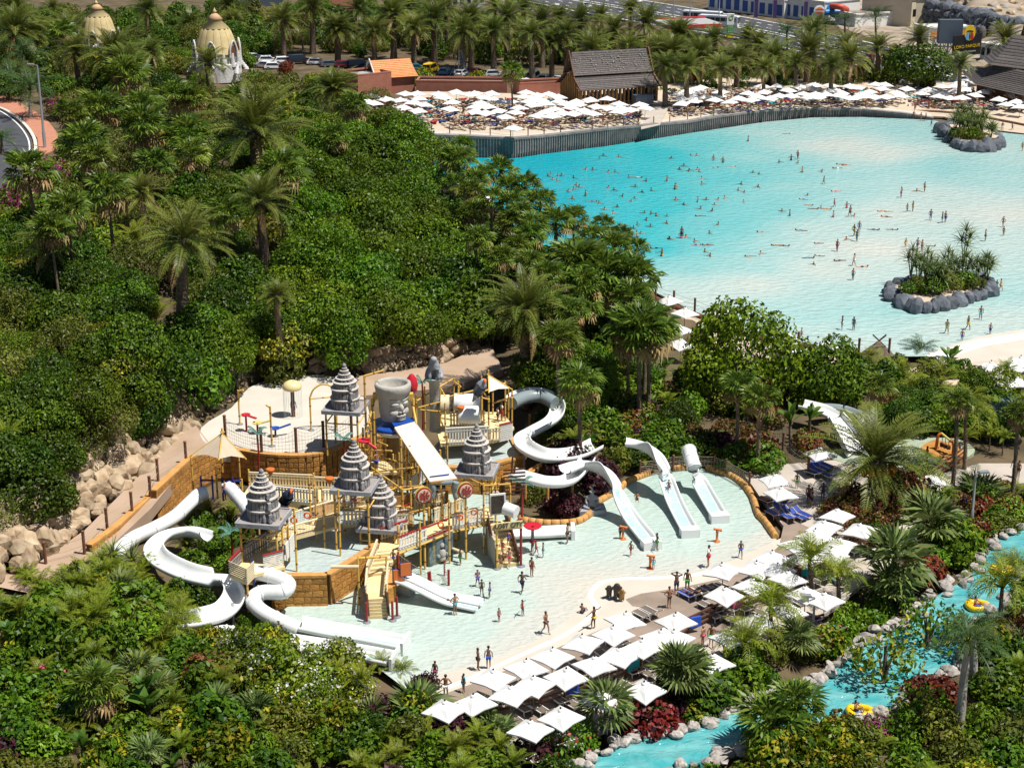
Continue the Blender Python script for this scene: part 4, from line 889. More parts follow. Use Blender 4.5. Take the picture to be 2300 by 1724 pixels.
oval(0,eh*.12,ew*.66,eh*.2,-.04,'black_panel','palm_top',0,180);oval(0,-eh*.4,ew*.08,eh*.5,-.04,'black_panel','palm_stem')
k=MB();q=[P(2090,170,-.5),P(2140,172,-.5)];za,zc_=Q(2090,122,q[0].y).z,Q(2090,86,q[0].y).z
for t in(0,.33,.66,1):a=q[0].lerp(q[1],t);k.beam(Vector((a.x,a.y,za-.2)),Vector((a.x,a.y,zc_)),.35,.35)
for z in(za,(za+zc_)/2,zc_):k.beam(Vector((q[0].x,q[0].y,z)),Vector((q[1].x,q[1].y,z)),.3,.3)
for i in range(3):
    a,b_=q[0].lerp(q[1],i/3),q[0].lerp(q[1],(i+1)/3);k.beam(Vector((a.x,a.y,za)),Vector((b_.x,b_.y,zc_)),.2,.2);k.beam(Vector((a.x,a.y,zc_)),Vector((b_.x,b_.y,za)),.2,.2)
k.build('lattice_frame','steel',root)
k=MB();k.box(Vector((q[1].x-1.2,q[1].y+1,zc_+1.5)),(5,2,5));k.build('steel_cabin','steel_dark',root)
k=MB();a=P(2147,178,-.5);k.tube([a-Vector((0,0,.5)),Vector((a.x,a.y,zb0+.3))],.75,10);k.build('post','steel',root)
# ---- lamp posts, mast
def lamp(label,u,vb,vt,z,arm=1.4,r_=.16,dirx=-1,head=True):
    p=P(u,vb,z);h=Q(u,vt,p.y).z-z;root=thing('street_lamp',label,'street lamp',p)
    k=MB();k.tube([p,p+Vector((0,0,h*.18)),p+Vector((0,0,h*.2)),p+Vector((0,0,h))],[r_*1.35,r_*1.3,r_,r_*.6],8);k.build('pole','steel',root)
    k=MB();k.beam(p+Vector((0,0,h)),p+Vector((dirx*arm,0,h+.12)),.1,.1);k.build('arm','steel',root)
    k=MB();k.beam(p+Vector((dirx*arm*.5,0,h+.16)),p+Vector((dirx*(arm+.5),0,h+.2)),.42,.16);k.build('lamp_head','steel',root)
lamp('tall grey street lamp standing on the red pavement by the curved road',101,332,147,5.1,1.0,.2)
lamp('thin lamp post above the highway near the coaches',1614,60,-20,-1,1.5,.15);lamp('grey lamp post among the palms under the burger sign',1750,130,78,-.5,1.2);lamp('second grey lamp post among palms near the burger sign',1738,120,64,-.5,1.2)
lamp('pale lamp post behind the round green tree',1962,168,82,0,1.2);lamp('thin lamp post at the left end of the highway',1512,60,-12,-1,1.6);lamp('lamp post beside the white coach',1549,52,-6,-1,1.4)
lamp('wooden lamp post with twin floodlights on the terrace path',2182,1165,1064,0,.5,.13,1);lamp('grey lamp post between palms over the lower path',1826,1405,1342,0,.5,.1,-1)
p=P(1034,170,2);h=Q(1034,112,p.y).z-2;root=thing('lattice_mast','blue grey steel lattice mast standing between the palms at the car park','mast',p);k=MB()
for a in range(3):
    d=Vector((math.cos(a*2.094),math.sin(a*2.094),0));k.tube([p+d*1.0,p+d*.3+Vector((0,0,h))],.1,5)
    d2=Vector((math.cos((a+1)*2.094),math.sin((a+1)*2.094),0))
    for j in range(8):
        t,t1=j/8,(j+1)/8;k.beam(p+d*(1-.7*t)+Vector((0,0,h*t)),p+d2*(1-.7*t1)+Vector((0,0,h*t1)),.07,.07)
k.build('frame','steel',root)
for x in(-2.2,2.0):k=MB();k.tube([p+Vector((0,0,h*.8)),p+Vector((x,-1,0))],.06,4);k.build('guy_wire','pipe_blue',root)
# ================================================================ the play structure
mat('bamboo',(.56,.33,.055),.5,(.62,.40,.09),1.5,.1,6,rand=.08);mat('bamboo_node',(.20,.045,.02),.6);mat('stone_carved',(.15,.145,.155),.9,(.28,.27,.265),1.3,.7,6)
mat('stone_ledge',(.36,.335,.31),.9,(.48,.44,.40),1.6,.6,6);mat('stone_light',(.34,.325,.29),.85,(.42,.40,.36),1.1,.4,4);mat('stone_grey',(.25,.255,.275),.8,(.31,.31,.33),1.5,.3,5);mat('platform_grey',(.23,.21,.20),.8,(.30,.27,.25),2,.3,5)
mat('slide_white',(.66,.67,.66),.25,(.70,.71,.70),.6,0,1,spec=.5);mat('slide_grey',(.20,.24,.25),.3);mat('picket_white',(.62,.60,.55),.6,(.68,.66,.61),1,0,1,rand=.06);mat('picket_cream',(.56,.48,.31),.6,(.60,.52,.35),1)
mat('deck_cream',(.60,.46,.23),.7,(.66,.53,.30),.8,.1,4);mat('rail_red',(.28,.02,.018),.5);mat('frame_blue',(.008,.03,.20),.4);mat('panel_orange',(.50,.13,.02),.5);mat('saucer_red',(.45,.015,.03),.3);mat('spoon_blue',(.01,.06,.30),.35);mat('spoon_yellow',(.55,.46,.12),.4)
mat('mushroom',(.62,.50,.24),.35,(.66,.54,.28),2);mat('sail_tan',(.52,.42,.30),.8,(.57,.47,.35),1.5);mat('mural',(.13,.15,.13),.8,(.30,.24,.07),2.2,.6,5);mat('mural_blue',(.04,.08,.13),.8,(.16,.2,.2),2.5,.4,5);mat('toy_leaf',(.05,.15,.12),.6,(.08,.2,.16),2);mat('lifebuoy',(.62,.12,.02),.5)
mat('parrot_dark',(.012,.02,.045),.6,(.03,.05,.1),4);mat('parrot_pale',(.36,.37,.40),.7,(.22,.23,.26),4,.5,8);mat('rust_wood',(.06,.025,.018),.8);mat('sign_wood',(.52,.44,.22),.7,(.58,.5,.27),1.5);mat('lettering_black',(.015,.012,.01),.6);mat('bronze',(.03,.025,.02),.5,(.06,.05,.04),4);mat('net_white',(.6,.58,.52),.9);mat('sail_white',(.62,.58,.50),.8);mat('foot_grey',(.16,.17,.19),.6)
def bpole(b,a,c,r=.075,nodes_=1.15):
    a,c=Vector(a),Vector(c);L_=(c-a).length;b.m=0;b.tube([a,c],r,7)
    b.m=1;n=max(1,int(L_/nodes_))
    for i in range(n):
        t=(i+.5)/n;p=a.lerp(c,t);d=(c-a)/L_;b.tube([p-d*.05,p+d*.05],r*1.18,7)
    b.m=0
BM=['bamboo','bamboo_node']
def pole(root,a,c,r=.075,nm='post',foot=False):
    b=MB();bpole(b,a,c,r);o=b.build(nm,BM,root)
    if foot:b=MB();b.lathe([(.3,-.02),(.28,.06),(.12,.1)],a,10);b.build('base_disc','foot_grey',root)
    return o
def rows_fence(root,a,c,h,m='picket_white',gap=.24,w_=.14,rail=None,post=False,slope=True):
    a,c=Vector(a),Vector(c);d=c-a;L_=Vector((d.x,d.y,0)).length;n=max(2,int(L_/gap));key=(m,round(h,1),w_)
    if key not in PK:k=MB();k.box((0,0,h/2),(w_,.05,h));PK[key]=k.mesh('picket',m)
    o=Vector(root['_o']);rz=math.atan2(d.y,d.x)
    for i in range(n):
        q=link('picket',PK[key],root);q.location=a+d*((i+.5)/n)-o;q.rotation_euler.z=rz
    k=MB()
    for z in(.22,h-.2):k.beam(a+Vector((0,0,z)),c+Vector((0,0,z)),.10,.09)
    k.build('rail',m,root)
    k=MB();k.beam(a+Vector((0,0,h+.04)),c+Vector((0,0,h+.04)),.14,.1);k.build('top_rail',rail or m,root)
PK={}
def slats(root,a,c,h,m,n,nm='slat'):
    for i in range(n):k=MB();k.beam(a+Vector((0,0,h*(i+.5)/n)),c+Vector((0,0,h*(i+.5)/n)),.05,h/n*.62);k.build(nm,m,root)
def deck(root,pts,z,m='deck_cream',th=.22,nm='deck'):
    k=MB();k.prism([(p.x,p.y)for p in pts],z-th,z);return k.build(nm,m,root)
# ---- five stone stupas on raised platforms
def stupa(label,tip,plat,wpx,posts,zg,pw=1.55):
    by=sum(P(u,v,zg).y for u,v in posts)/len(posts);c=Q(plat[0],plat[1],by);s=ppm(c);Rr=wpx/s/2;Ht=(plat[1]-tip[1])/s/.93+.0
    g=Vector((c.x,c.y,zg));root=thing('stupa_tower',label,'stupa tower',g,'grey carved stone stupas on bamboo towers')
    zp=c.z;pw=Rr*1.3;an=.62;cs=[Vector((c.x+pw*1.414*math.cos(an+i*math.pi/2),c.y+pw*1.414*math.sin(an+i*math.pi/2),0))for i in range(4)]
    k=MB();k.box((c.x,c.y,zp-.08),(2*pw,2*pw,.16),an+math.pi/4);pl=k.build('platform','platform_grey',root)
    k=MB()
    for i in range(4):a,b_=cs[i],cs[(i+1)%4];k.beam(a+Vector((0,0,zp-.06)),b_+Vector((0,0,zp-.06)),.12,.32)
    k.build('platform_rim','stone_grey',root)
    for q in cs:q2=q.lerp(Vector((c.x,c.y,0)),.16);pole(root,Vector((q2.x,q2.y,zg-.1)),Vector((q2.x,q2.y,zp-.16)),.085)
    for i in range(4):
        a,b_=cs[i].lerp(Vector((c.x,c.y,0)),.16),cs[(i+1)%4].lerp(Vector((c.x,c.y,0)),.16);zm=zg+(zp-zg)*.72;k=MB();bpole(k,Vector((a.x,a.y,zm)),Vector((b_.x,b_.y,zm)),.06);k.build('brace',BM,root)
    T_=[(1.0,.0,.24,1),(.95,.24,.46,1),(.82,.46,.60,1),(.62,.60,.67,0),(.41,.67,.76,0),(.30,.76,.835,0),(.19,.835,.89,0)]
    for r_,z0,z1,rib in T_:
        k=MB();rr=r_*Rr;a,b_=zp+z0*Ht,zp+z1*Ht;n=12
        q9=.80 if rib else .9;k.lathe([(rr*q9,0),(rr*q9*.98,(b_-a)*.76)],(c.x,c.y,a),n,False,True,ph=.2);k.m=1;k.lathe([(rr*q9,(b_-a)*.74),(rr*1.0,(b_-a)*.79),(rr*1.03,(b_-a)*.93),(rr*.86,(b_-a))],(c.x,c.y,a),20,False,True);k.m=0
        if rib:
            for i in range(22):
                q=i*math.pi/11+.2;k.beam(Vector((c.x+math.cos(q)*rr*.90,c.y+math.sin(q)*rr*.90,a)),Vector((c.x+math.cos(q)*rr*.88,c.y+math.sin(q)*rr*.88,a+(b_-a)*.78)),.11*rr,.22*rr,up=(-math.sin(q),math.cos(q),0))
            for q in(-1.05,):
                e=Vector((c.x+math.cos(q)*rr*.98,c.y+math.sin(q)*rr*.98,a+(b_-a)*.4));k.beam(e-Vector((0,0,.3*(b_-a))),e+Vector((0,0,.35*(b_-a))),.5*rr,.22*rr,up=(-math.sin(q),math.cos(q),0));k.m=1;k.lathe([(.12*rr,-.3*(b_-a)),(.15*rr,.0),(.07*rr,.12*(b_-a)),(.09*rr,.22*(b_-a)),(.02,.34*(b_-a))],e+Vector((math.cos(q),math.sin(q),0))*.1*rr,7);k.m=0
            if z0==0:
                for dq in(-.32,.32):
                    e=Vector((c.x+math.cos(-1.05+dq)*rr*.96,c.y+math.sin(-1.05+dq)*rr*.96,a));k.lathe([(.1*rr,0),(.12*rr,.5*(b_-a)),(.03,.75*(b_-a))],e,7)
        else:
            for i in range(14):q=i*math.pi/7;k.lathe([(rr*.16,(b_-a)*.1),(rr*.17,(b_-a)*.55),(.01,(b_-a)*.75)],(c.x+math.cos(q)*rr*.86,c.y+math.sin(q)*rr*.86,a),5,True,False)
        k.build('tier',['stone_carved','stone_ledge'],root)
    k=MB();k.lathe([(.15*Rr,0),(.13*Rr,.03*Ht),(.16*Rr,.05*Ht),(.1*Rr,.08*Ht),(.03,.1*Ht)],(c.x,c.y,zp+.89*Ht),9);k.build('finial','stone_carved',root)
    return root
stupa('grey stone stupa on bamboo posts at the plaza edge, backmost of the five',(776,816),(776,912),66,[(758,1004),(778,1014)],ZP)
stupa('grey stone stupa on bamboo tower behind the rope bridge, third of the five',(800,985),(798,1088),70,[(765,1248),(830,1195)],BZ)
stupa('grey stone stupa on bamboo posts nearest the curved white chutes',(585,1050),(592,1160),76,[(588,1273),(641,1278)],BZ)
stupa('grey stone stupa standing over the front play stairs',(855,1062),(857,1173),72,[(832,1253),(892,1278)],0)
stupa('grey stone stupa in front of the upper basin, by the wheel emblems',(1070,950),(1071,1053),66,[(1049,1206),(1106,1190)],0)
# ---- stone head bucket
HY=125.5;hc=Q(884,934,HY);top=Q(874,855,HY);s=ppm(hc);Rb=40/s
root=thing('head_bucket','giant stone tipping bucket shaped as a sleeping face, above the corrugated slide roof','water bucket',Vector((hc.x,HY,BZ)))
Hh=top.z-hc.z;k=MB();base=hc-Vector((0,0,.15))
k.lathe([(Rb*.5,-.1),(Rb*.72,0),(Rb*.80,Hh*.2),(Rb*.82,Hh*.45),(Rb*.86,Hh*.70),(Rb*.98,Hh*.74),(Rb*1.0,Hh*.86),(Rb*1.03,Hh*.92),(Rb*1.0,Hh*1.0),(Rb*.86,Hh*1.02),(Rb*.8,Hh*.95),(Rb*.7,Hh*.55),(.05,Hh*.5)],base,28,True,False);k.build('bucket','stone_light',root)
fa=-.95;fd=Vector((math.cos(fa),math.sin(fa),0));ft=Vector((-fd.y,fd.x,0))
def blob(nm,x,z,rx,ry,rz,out,m='stone_light',tilt=0):
    x*=1.25;rx*=1.3;rz*=1.22;ry*=1.25;z=z*1.12-.01
    bm=bmesh.new();bmesh.ops.create_uvsphere(bm,u_segments=12,v_segments=8,radius=1);a_=x/(Rb*.82);d=Vector((math.cos(fa+a_),math.sin(fa+a_),0));t=Vector((-d.y,d.x,0));up=Vector((0,0,1));cc=base+d*(Rb*.80+out)+up*z*Hh
    for v in bm.verts:co=v.co;x2=co.x*math.cos(tilt)*rx-co.z*math.sin(tilt)*rz;z2=co.x*math.sin(tilt)*rx+co.z*math.cos(tilt)*rz;v.co=cc+t*x2+d*co.y*ry+up*z2-Vector(root['_o'])
    me=bpy.data.meshes.new(nm);bm.to_mesh(me);bm.free();me.materials.append(M[m]);me.polygons.foreach_set('use_smooth',[True]*len(me.polygons));o=link(nm,me,root)
blob('nose',0,.36,.16,.26,.28,.03);blob('nostril',-.1,.27,.13,.2,.1,.06);blob('nostril',.1,.27,.13,.2,.1,.06);blob('brow',-.42,.56,.36,.12,.07,.0,tilt=-.15);blob('brow',.42,.56,.36,.12,.07,.0,tilt=.15)
blob('eyelid',-.42,.46,.26,.15,.12,.01);blob('eyelid',.42,.46,.26,.15,.12,.01);blob('eye_line',-.42,.415,.27,.11,.022,.055,'stone_carved');blob('eye_line',.42,.415,.27,.11,.022,.055,'stone_carved')
blob('upper_lip',0,.175,.36,.2,.085,.03);blob('lower_lip',0,.08,.32,.2,.09,.03);blob('mouth_line',0,.128,.34,.18,.02,.06,'stone_carved');blob('cheek',-.5,.24,.3,.16,.24,-.02);blob('cheek',.5,.24,.3,.16,.24,-.02);blob('chin',0,-.02,.24,.2,.12,.0)
k=MB();k.lathe([(Rb*1.25,-.75),(Rb*1.32,-.5),(Rb*1.2,-.45),(Rb*.5,-.45)],base,24);k.build('blue_tray','spoon_blue',root)
k=MB();k.lathe([(Rb*.85,-1.3),(Rb*1.33,-.76),(Rb*1.28,-.74)],base,20,True,False);k.build('tray_underside','slide_white',root)
k=MB();k.lathe([(.62,0),(.58,.3),(.52,base.z-BZ-.9)],(hc.x-.1,HY,BZ),10);k.build('column','wood_ochre',root)
for sx in(-1,1):
    q=base+Vector((sx*Rb*1.15,-.9,0));pole(root,Vector((q.x,q.y-.5,BZ)),q+Vector((0,.5,Hh*.6)),.1,'support_post');pole(root,base+Vector((sx*Rb*1.45,-2.0,-.6)),base+Vector((sx*Rb*1.0,.1,Hh*.62)),.1,'slanting_strut')
    k=MB();k.box(base+Vector((sx*Rb*1.0,0,Hh*.62)),(.35,.5,.5));k.build('hinge','bamboo',root)
k=MB();a=base+Vector((-Rb*1.55,-.3,0));bpole(k,Vector((a.x,a.y,BZ)),a+Vector((0,0,Hh*1.22)),.09);bpole(k,a+Vector((0,0,Hh*1.22)),base+Vector((-Rb*.5,0,Hh*1.34)),.09);k.build('filling_pipe',BM,root)
# little dead tree beside the head
k=MB();a=base+Vector((-Rb*.95,-1.9,-1.4));k.tube([a,a+Vector((.05,0,1.3)),a+Vector((-.1,0,2.4))],[.14,.1,.04],6)
for z,dx,dz in((1.0,-.9,.5),(1.2,.8,.5),(1.7,-.5,.7),(1.5,.6,.9),(.7,-.7,.2)):k.tube([a+Vector((0,0,z)),a+Vector((dx*.6,0,z+dz*.4)),a+Vector((dx,0,z+dz))],[.06,.045,.02],5)
solo(k,'bare_branch_tree','bronze','small bare grey branching tree ornament in front of the stone head','ornament tree',a)
# ---- corrugated roof chute
A,B_,C,D=Q(886,960,123.6),Q(932,947,124.2),Q(1027,1075,116.2),Q(966,1082,115.4)
root=thing('chute_roof','long white corrugated roof chute sloping down from the stone head','roof chute',(C+D)/2-Vector((0,0,3)))
n_=(B_-A).cross(D-A).normalized();n_=n_ if n_.z>0 else-n_;N=34;k=MB();vs=[];fs=[]
for i in range(N*4+1):
    t=i/(N*4);h=.09*math.sin(i*math.pi/2);vs+=[A.lerp(D,t)+n_*h,B_.lerp(C,t)+n_*h]
for i in range(N*4):fs.append((2*i,2*i+1,2*i+3,2*i+2))
k.add(vs,fs);k.build('corrugated_sheet','picket_white',root)
k=MB();k.beam(A-n_*.1,D-n_*.1,.1,.14);k.beam(B_-n_*.1,C-n_*.1,.1,.14);k.beam(D-n_*.08,C-n_*.08,.16,.16);k.build('edge_beam','wood_ochre',root)
k=MB();a,b_=A.lerp(D,.93).lerp(B_.lerp(C,.93),.1),A.lerp(D,.93).lerp(B_.lerp(C,.93),.82);k.beam(a+n_*.09,b_+n_*.09,.12,.05);k.build('blue_bar','frame_blue',root)
k=MB();k.add([A+Vector((-.25,.7,.15)),B_+Vector((.1,.9,.15)),B_+n_*.12,A+n_*.12],[(0,1,2,3)]);k.build('blue_flap','spoon_blue',root)
for p in(A.lerp(D,.95),B_.lerp(C,.95),A.lerp(D,.35),B_.lerp(C,.35)):pole(root,Vector((p.x,p.y,.0)),p-Vector((0,0,.1)),.1)
k=MB();q=(C+D)/2
for sx in(-1,1):k.tube(smooth_line([q+Vector((sx*.95,-.1,-.1)),q+Vector((sx*.8,-.1,-.8)),q+Vector((sx*.95,-.1,-1.5))],4),[.28]*4+[.2]*4+[.12],7)
k.tube(smooth_line([q+Vector((-.7,0,-.15)),q+Vector((0,0,-.2)),q+Vector((.7,0,-.15))],3),.2,6);k.build('carved_bracket','slide_grey',root)
# ---- red wheel emblems
for(u,v),yy,lb in(((951,1112),112.4,'red spoked wheel emblem on a yellow post, nearer the front stairs'),((1045,1101),114.2,'red spoked wheel emblem on a yellow post beside the bridge ramp')):
    c=Q(u,v,yy);root=thing('wheel_emblem',lb,'wheel emblem',Vector((c.x,c.y,2.6)),'red wheel emblems');d=Vector((.42,-.9,0)).normalized();t=Vector((-d.y,d.x,0));up=Vector((0,0,1));r0=.62
    pole(root,Vector((c.x,c.y+.25,0)),Vector((c.x,c.y+.25,c.z+.2)),.09)
    def dsk(r_,off,m,nm,th=.1):
        k=MB();k.tube([c+d*off,c+d*(off+th)],r_,20,True,False);k.build(nm,m,root)
    dsk(r0*1.08,-.12,'spoon_yellow','backing');dsk(r0,0,'rail_red','rim');dsk(r0*.82,.06,'sail_tan','face')
    for i in range(8):
        a=i*math.pi/4;e=t*math.cos(a)+up*math.sin(a);f=t*-math.sin(a)+up*math.cos(a);k=MB();o=c+d*.19;k.add([o+e*.1,o+e*.3+f*.085,o+e*.47,o+e*.3-f*.085,o+e*.1+d*.04,o+e*.3+f*.085+d*.04,o+e*.47+d*.04,o+e*.3-f*.085+d*.04],[(0,1,2,3),(4,5,6,7),(0,1,5,4),(1,2,6,5),(2,3,7,6),(3,0,4,7)]);k.build('spoke','rail_red',root)
    dsk(.08,.16,'rail_red','hub',.08)
# ---- lion on a column
c=P(977,952,2.9);c=Q(977,952,133);zt=Q(977,848,133).z;zl=Q(976,793,133).z
root=thing('lion_column','grey seated lion statue on a tall brown stone column behind the play decks','statue',Vector((c.x,133,c.z-.6)))
k=MB();k.lathe([(.5,-.6),(.46,.2),(.42,(zt-c.z)*.5),(.46,(zt-c.z)*.9),(.72,(zt-c.z)*.95),(.75,zt-c.z)],c,12);k.build('column','stone_light',root)
def skin(name,V,E,rad,m,parent=None,sub=1,org=(0,0,0),root_i=0):
    me=bpy.data.meshes.new(name);me.from_pydata([tuple(Vector(v))for v in V],E,[]);ob=bpy.data.objects.new(name,me);COL.objects.link(ob)
    sk=ob.modifiers.new('s','SKIN');sk.use_smooth_shade=True
    for i,r_ in enumerate(rad):
        d=me.skin_vertices[0].data[i];d.radius=(r_,r_)if not isinstance(r_,tuple)else r_;d.use_root=(i==root_i)
    if sub:sb=ob.modifiers.new('b','SUBSURF');sb.levels=sub;sb.render_levels=sub
    bpy.context.view_layer.update();m2=bpy.data.meshes.new_from_object(ob.evaluated_get(bpy.context.evaluated_depsgraph_get()));bpy.data.objects.remove(ob);bpy.data.meshes.remove(me)
    m2.materials.clear()
    for q in(m if isinstance(m,(list,tuple))else[m]):m2.materials.append(M[q])
    m2.name=name
    if parent is None:return m2
    o=link(name,m2,parent);o.location=Vector(org)-Vector(parent['_o']);return o
h=zl-zt;V=[(0,.25,.12),(0,.1,.45),(0,-.12,.62),(0,-.22,.80),(0,-.3,.95),(-.17,-.22,.45),(-.19,-.28,.02),(.17,-.22,.45),(.19,-.28,.02),(-.3,.05,.15),(-.3,-.25,.05),(.3,.05,.15),(.3,-.25,.05),(0,-.46,.9)]
sc=h/1.08;V=[(x*sc,y*sc,z*sc)for x,y,z in V]
skin('lion_body',V,[(0,1),(1,2),(2,3),(3,4),(2,5),(5,6),(2,7),(7,8),(0,9),(9,10),(0,11),(11,12),(4,13)],[r_*sc for r_ in(.26,.24,.22,.19,.16,.1,.09,.1,.09,.13,.09,.13,.09,.1)],'stone_grey',root,1,(c.x,133,zt))
# ---- upper deck with white railings, columns of bamboo
def Z(p,z):return Vector((p.x,p.y,z))
root=thing('upper_deck','raised cream deck with white pickets and a yellow bamboo cage behind the upper basin','play deck',Q(1050,1000,129))
dz=3.6;fa_,fb_=P(990,998,dz),P(1110,990,dz);bk1,bk2=P(968,925,dz),P(1130,925,dz)
deck(root,[fa_,fb_,P(1155,960,dz),bk2,bk1],dz);
a,m1,m2,b_=P(1001,999,dz),P(1050,997,dz),P(1098,994,dz),P(1151,985,dz)
rows_fence(root,a,m2,1.45);rows_fence(root,m2,P(1125,992,dz),1.2,'picket_cream');k=MB();k.beam(P(1122,990,dz)+Vector((0,0,.75)),b_+Vector((0,0,.75)),.08,1.5);k.build('white_panel','picket_white',root)
slats(root,P(1122,992,dz)+Vector((0,-.06,0)),b_+Vector((0,-.06,0)),1.5,'picket_white',9);k=MB();k.beam(P(1122,992,dz)+Vector((0,-.05,1.55)),b_+Vector((0,-.05,1.55)),.14,.1);k.build('red_rail','rail_red',root)
rows_fence(root,P(1010,960,dz),P(1090,955,dz),1.3,'picket_cream')
for(u,v,z0,vt)in((1001,1025,BZ,905),(1098,1022,BZ,888),(936,966,dz,886),(955,965,dz,868),(968,925,dz,862),(990,950,dz,872),(1020,942,dz,848),(1030,945,dz,855),(1083,935,dz,872),(1107,930,dz,862),(1150,960,dz,873),(1135,945,dz,856),(1082,940,dz,845)):
    p=P(u,v,z0);pole(root,p,Z(p,Q(u,vt,p.y).z))
def hb(u1,v1,y1,u2,v2,y2,r_=.07):k=MB();bpole(k,Q(u1,v1,y1),Q(u2,v2,y2),r_);k.build('cross_bar',BM,root)
for e in((936,900,132,968,880,134),(940,915,131,990,902,131),(968,880,134,1018,850,136),(990,895,132,1090,870,133),(944,920,131,1000,925,130),(1018,855,136,1035,868,133),(1107,905,132,1150,892,129),(1083,880,133,1135,860,134),(1000,890,132,990,872,134),(1100,900,131,1085,880,134),(1030,868,133,1030,930,133)):hb(*e)
# tube slides starting on the upper deck
root=thing('tube_slide','short fat white tube slide under the bamboo frame of the upper deck','tube slide',Q(1060,900,132))
k=MB();k.tube([Q(1020,902,132.5),Q(1045,903,132.5),Q(1078,902,132.5)],.75,14);k.build('upper_tube','slide_white',root);k=MB();k.tube([Q(1030,930,131),Q(1055,932,131),Q(1078,930,131)],.78,14);k.build('lower_tube','slide_white',root)
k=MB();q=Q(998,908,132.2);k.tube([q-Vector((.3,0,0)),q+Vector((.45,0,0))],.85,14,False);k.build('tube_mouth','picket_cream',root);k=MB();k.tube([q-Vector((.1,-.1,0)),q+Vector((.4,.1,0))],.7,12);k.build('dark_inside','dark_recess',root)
# ---- shade sails on bamboo tripods
def sail(label,apex,feet,m,yb,corners,m2):
    A_=Q(*apex,yb);root=thing('shade_sail',label,'shade sail',Vector((A_.x,yb,A_.z-4)))
    cs=[Q(u,v,yb+dy)for u,v,dy in corners]
    for i in range(len(cs)):
        a,b_=cs[i],cs[(i+1)%len(cs)];mid=(a+b_)/2;mid=mid.lerp(A_,.12)-Vector((0,0,.05));k=MB();k.add([A_,a,mid,b_],[(0,1,2),(0,2,3)]);k.build('cloth',m,root)
    for u,v,dy in corners:
        c_=Q(u,v,yb+dy);k=MB();k.tube([A_+(A_-c_)*.08,c_+(c_-A_)*.06],.06,6);k.build('spar',m2,root)
    for u,v,z in feet:p=P(u,v,z);pole(root,p,Z(p,Q(u,v-72,p.y).z),.075)
    k=MB();k.tube([A_-Vector((0,0,.2)),A_+Vector((0,0,.45))],.07,6);k.build('peak',m2,root)
sail('tan pyramid shade sail on bamboo poles over the entrance of the enclosed tube slides',(499,973),[(434,1098,2.2),(489,1120,2.2),(540,1090,2.2),(500,1060,2.2)],'sail_tan',121,[(430,1022,0),(492,1030,-4),(550,1028,1),(515,1000,5)],'bamboo')
sail('white triangular shade sail on bamboo poles at the back of the upper deck',(1097,842),[(1083,935,3.6),(1142,940,3.6)],'sail_white',131.5,[(1098,880,-1.5),(1146,872,0),(1125,862,3)],'bamboo')
# ---- bridge deck with pickets, ramp, front stairs, mural
DZ=2.5
root=thing('play_bridge','cream play bridge with white picket rails climbing from the front stairs to the name sign','play bridge',P(980,1215,DZ))
fl_=[P(848,1238,DZ),P(896,1236,DZ),P(959,1211,DZ),P(1015,1188,DZ),P(1090,1171,DZ),P(1108,1168,DZ)];bl_=[P(855,1215,DZ),P(905,1200,DZ),P(960,1180,DZ),P(1010,1160,DZ),P(1060,1140,DZ),P(1110,1135,DZ)]
deck(root,fl_+bl_[::-1],DZ)
rows_fence(root,fl_[1],fl_[2],1.05,'picket_white',.26,.17,'rail_red');rows_fence(root,fl_[3],fl_[4],1.15,'picket_white',.26,.18,'picket_cream');rows_fence(root,bl_[0],bl_[1].lerp(bl_[2],.2),1.0,'picket_cream',.26,.15,'rail_red');rows_fence(root,bl_[2].lerp(bl_[3],.3),bl_[4].lerp(bl_[3],.3),1.1,'picket_cream',.26,.16,'picket_cream');rows_fence(root,P(898,1172,DZ),P(925,1158,DZ),1.1,'picket_white',.26,.16,'rail_red')
k=MB();k.beam(fl_[2]+Vector((0,0,1.0)),fl_[3]+Vector((0,0,1.0)),.12,.1);k.beam(fl_[2]+Vector((0,0,.1)),fl_[3]+Vector((0,0,.1)),.12,.1);k.build('red_rail','rail_red',root)
for u,v,vt in((896,1290,1178),(963,1210,1130),(1010,1265,1120),(1087,1245,1085),(1105,1225,1085),(1146,1230,1090),(945,1290,1170),(974,1205,1135),(925,1230,1080),(905,1215,1075),(1025,1185,1120)):
    p=P(u,v,0);pole(root,p,Z(p,Q(u,vt,p.y).z))
for a,c,dz_ in((fl_[1],fl_[3],-.25),(fl_[3],fl_[5],-.25),(bl_[1],bl_[4],-.25)):k=MB();bpole(k,a+Vector((0,0,dz_)),c+Vector((0,0,dz_)),.07);k.build('cross_bar',BM,root)
k=MB();bpole(k,Q(1088,1090,116),Q(1147,1086,116));bpole(k,Q(1088,1090,116),Q(1050,1072,118));bpole(k,Q(1050,1074,118),Q(1106,1068,119));k.build('cross_bar',BM,root)
k=MB()
for i in range(13):
    a=Q(1092+i*4.3,1091,116);k.beam(a,a-Vector((0,0,1.5)),.02,.02)
for j in range(6):k.beam(Q(1090,1094+j*7,116),Q(1146,1091+j*7,116),.02,.02)
k.build('net','net_dark',root)
k=MB();p=Q(1118,1145,115.5);k.box(p+Vector((0,0,.5)),(1.2,.15,1.7),.25);k.build('picture_board','picket_white',root);k=MB();k.box(p+Vector((0,-.1,.5)),(1.0,.05,1.45),.25);k.build('picture','bronze',root)
k=MB();k.tube([Q(1134,1140,115),Q(1160,1150,114.5)],.5,12);k.build('white_tube','slide_white',root)
for u,v,y_ in((990,1178,113),(1034,1161,114.5),(1064,1150,115)):
    c=Q(u,v,y_-.15);k=MB();k.tube([c+Vector((.2*math.cos(i*.52),0,.2*math.sin(i*.52)))for i in range(13)],.06,6);k.build('lifebuoy','lifebuoy',root)
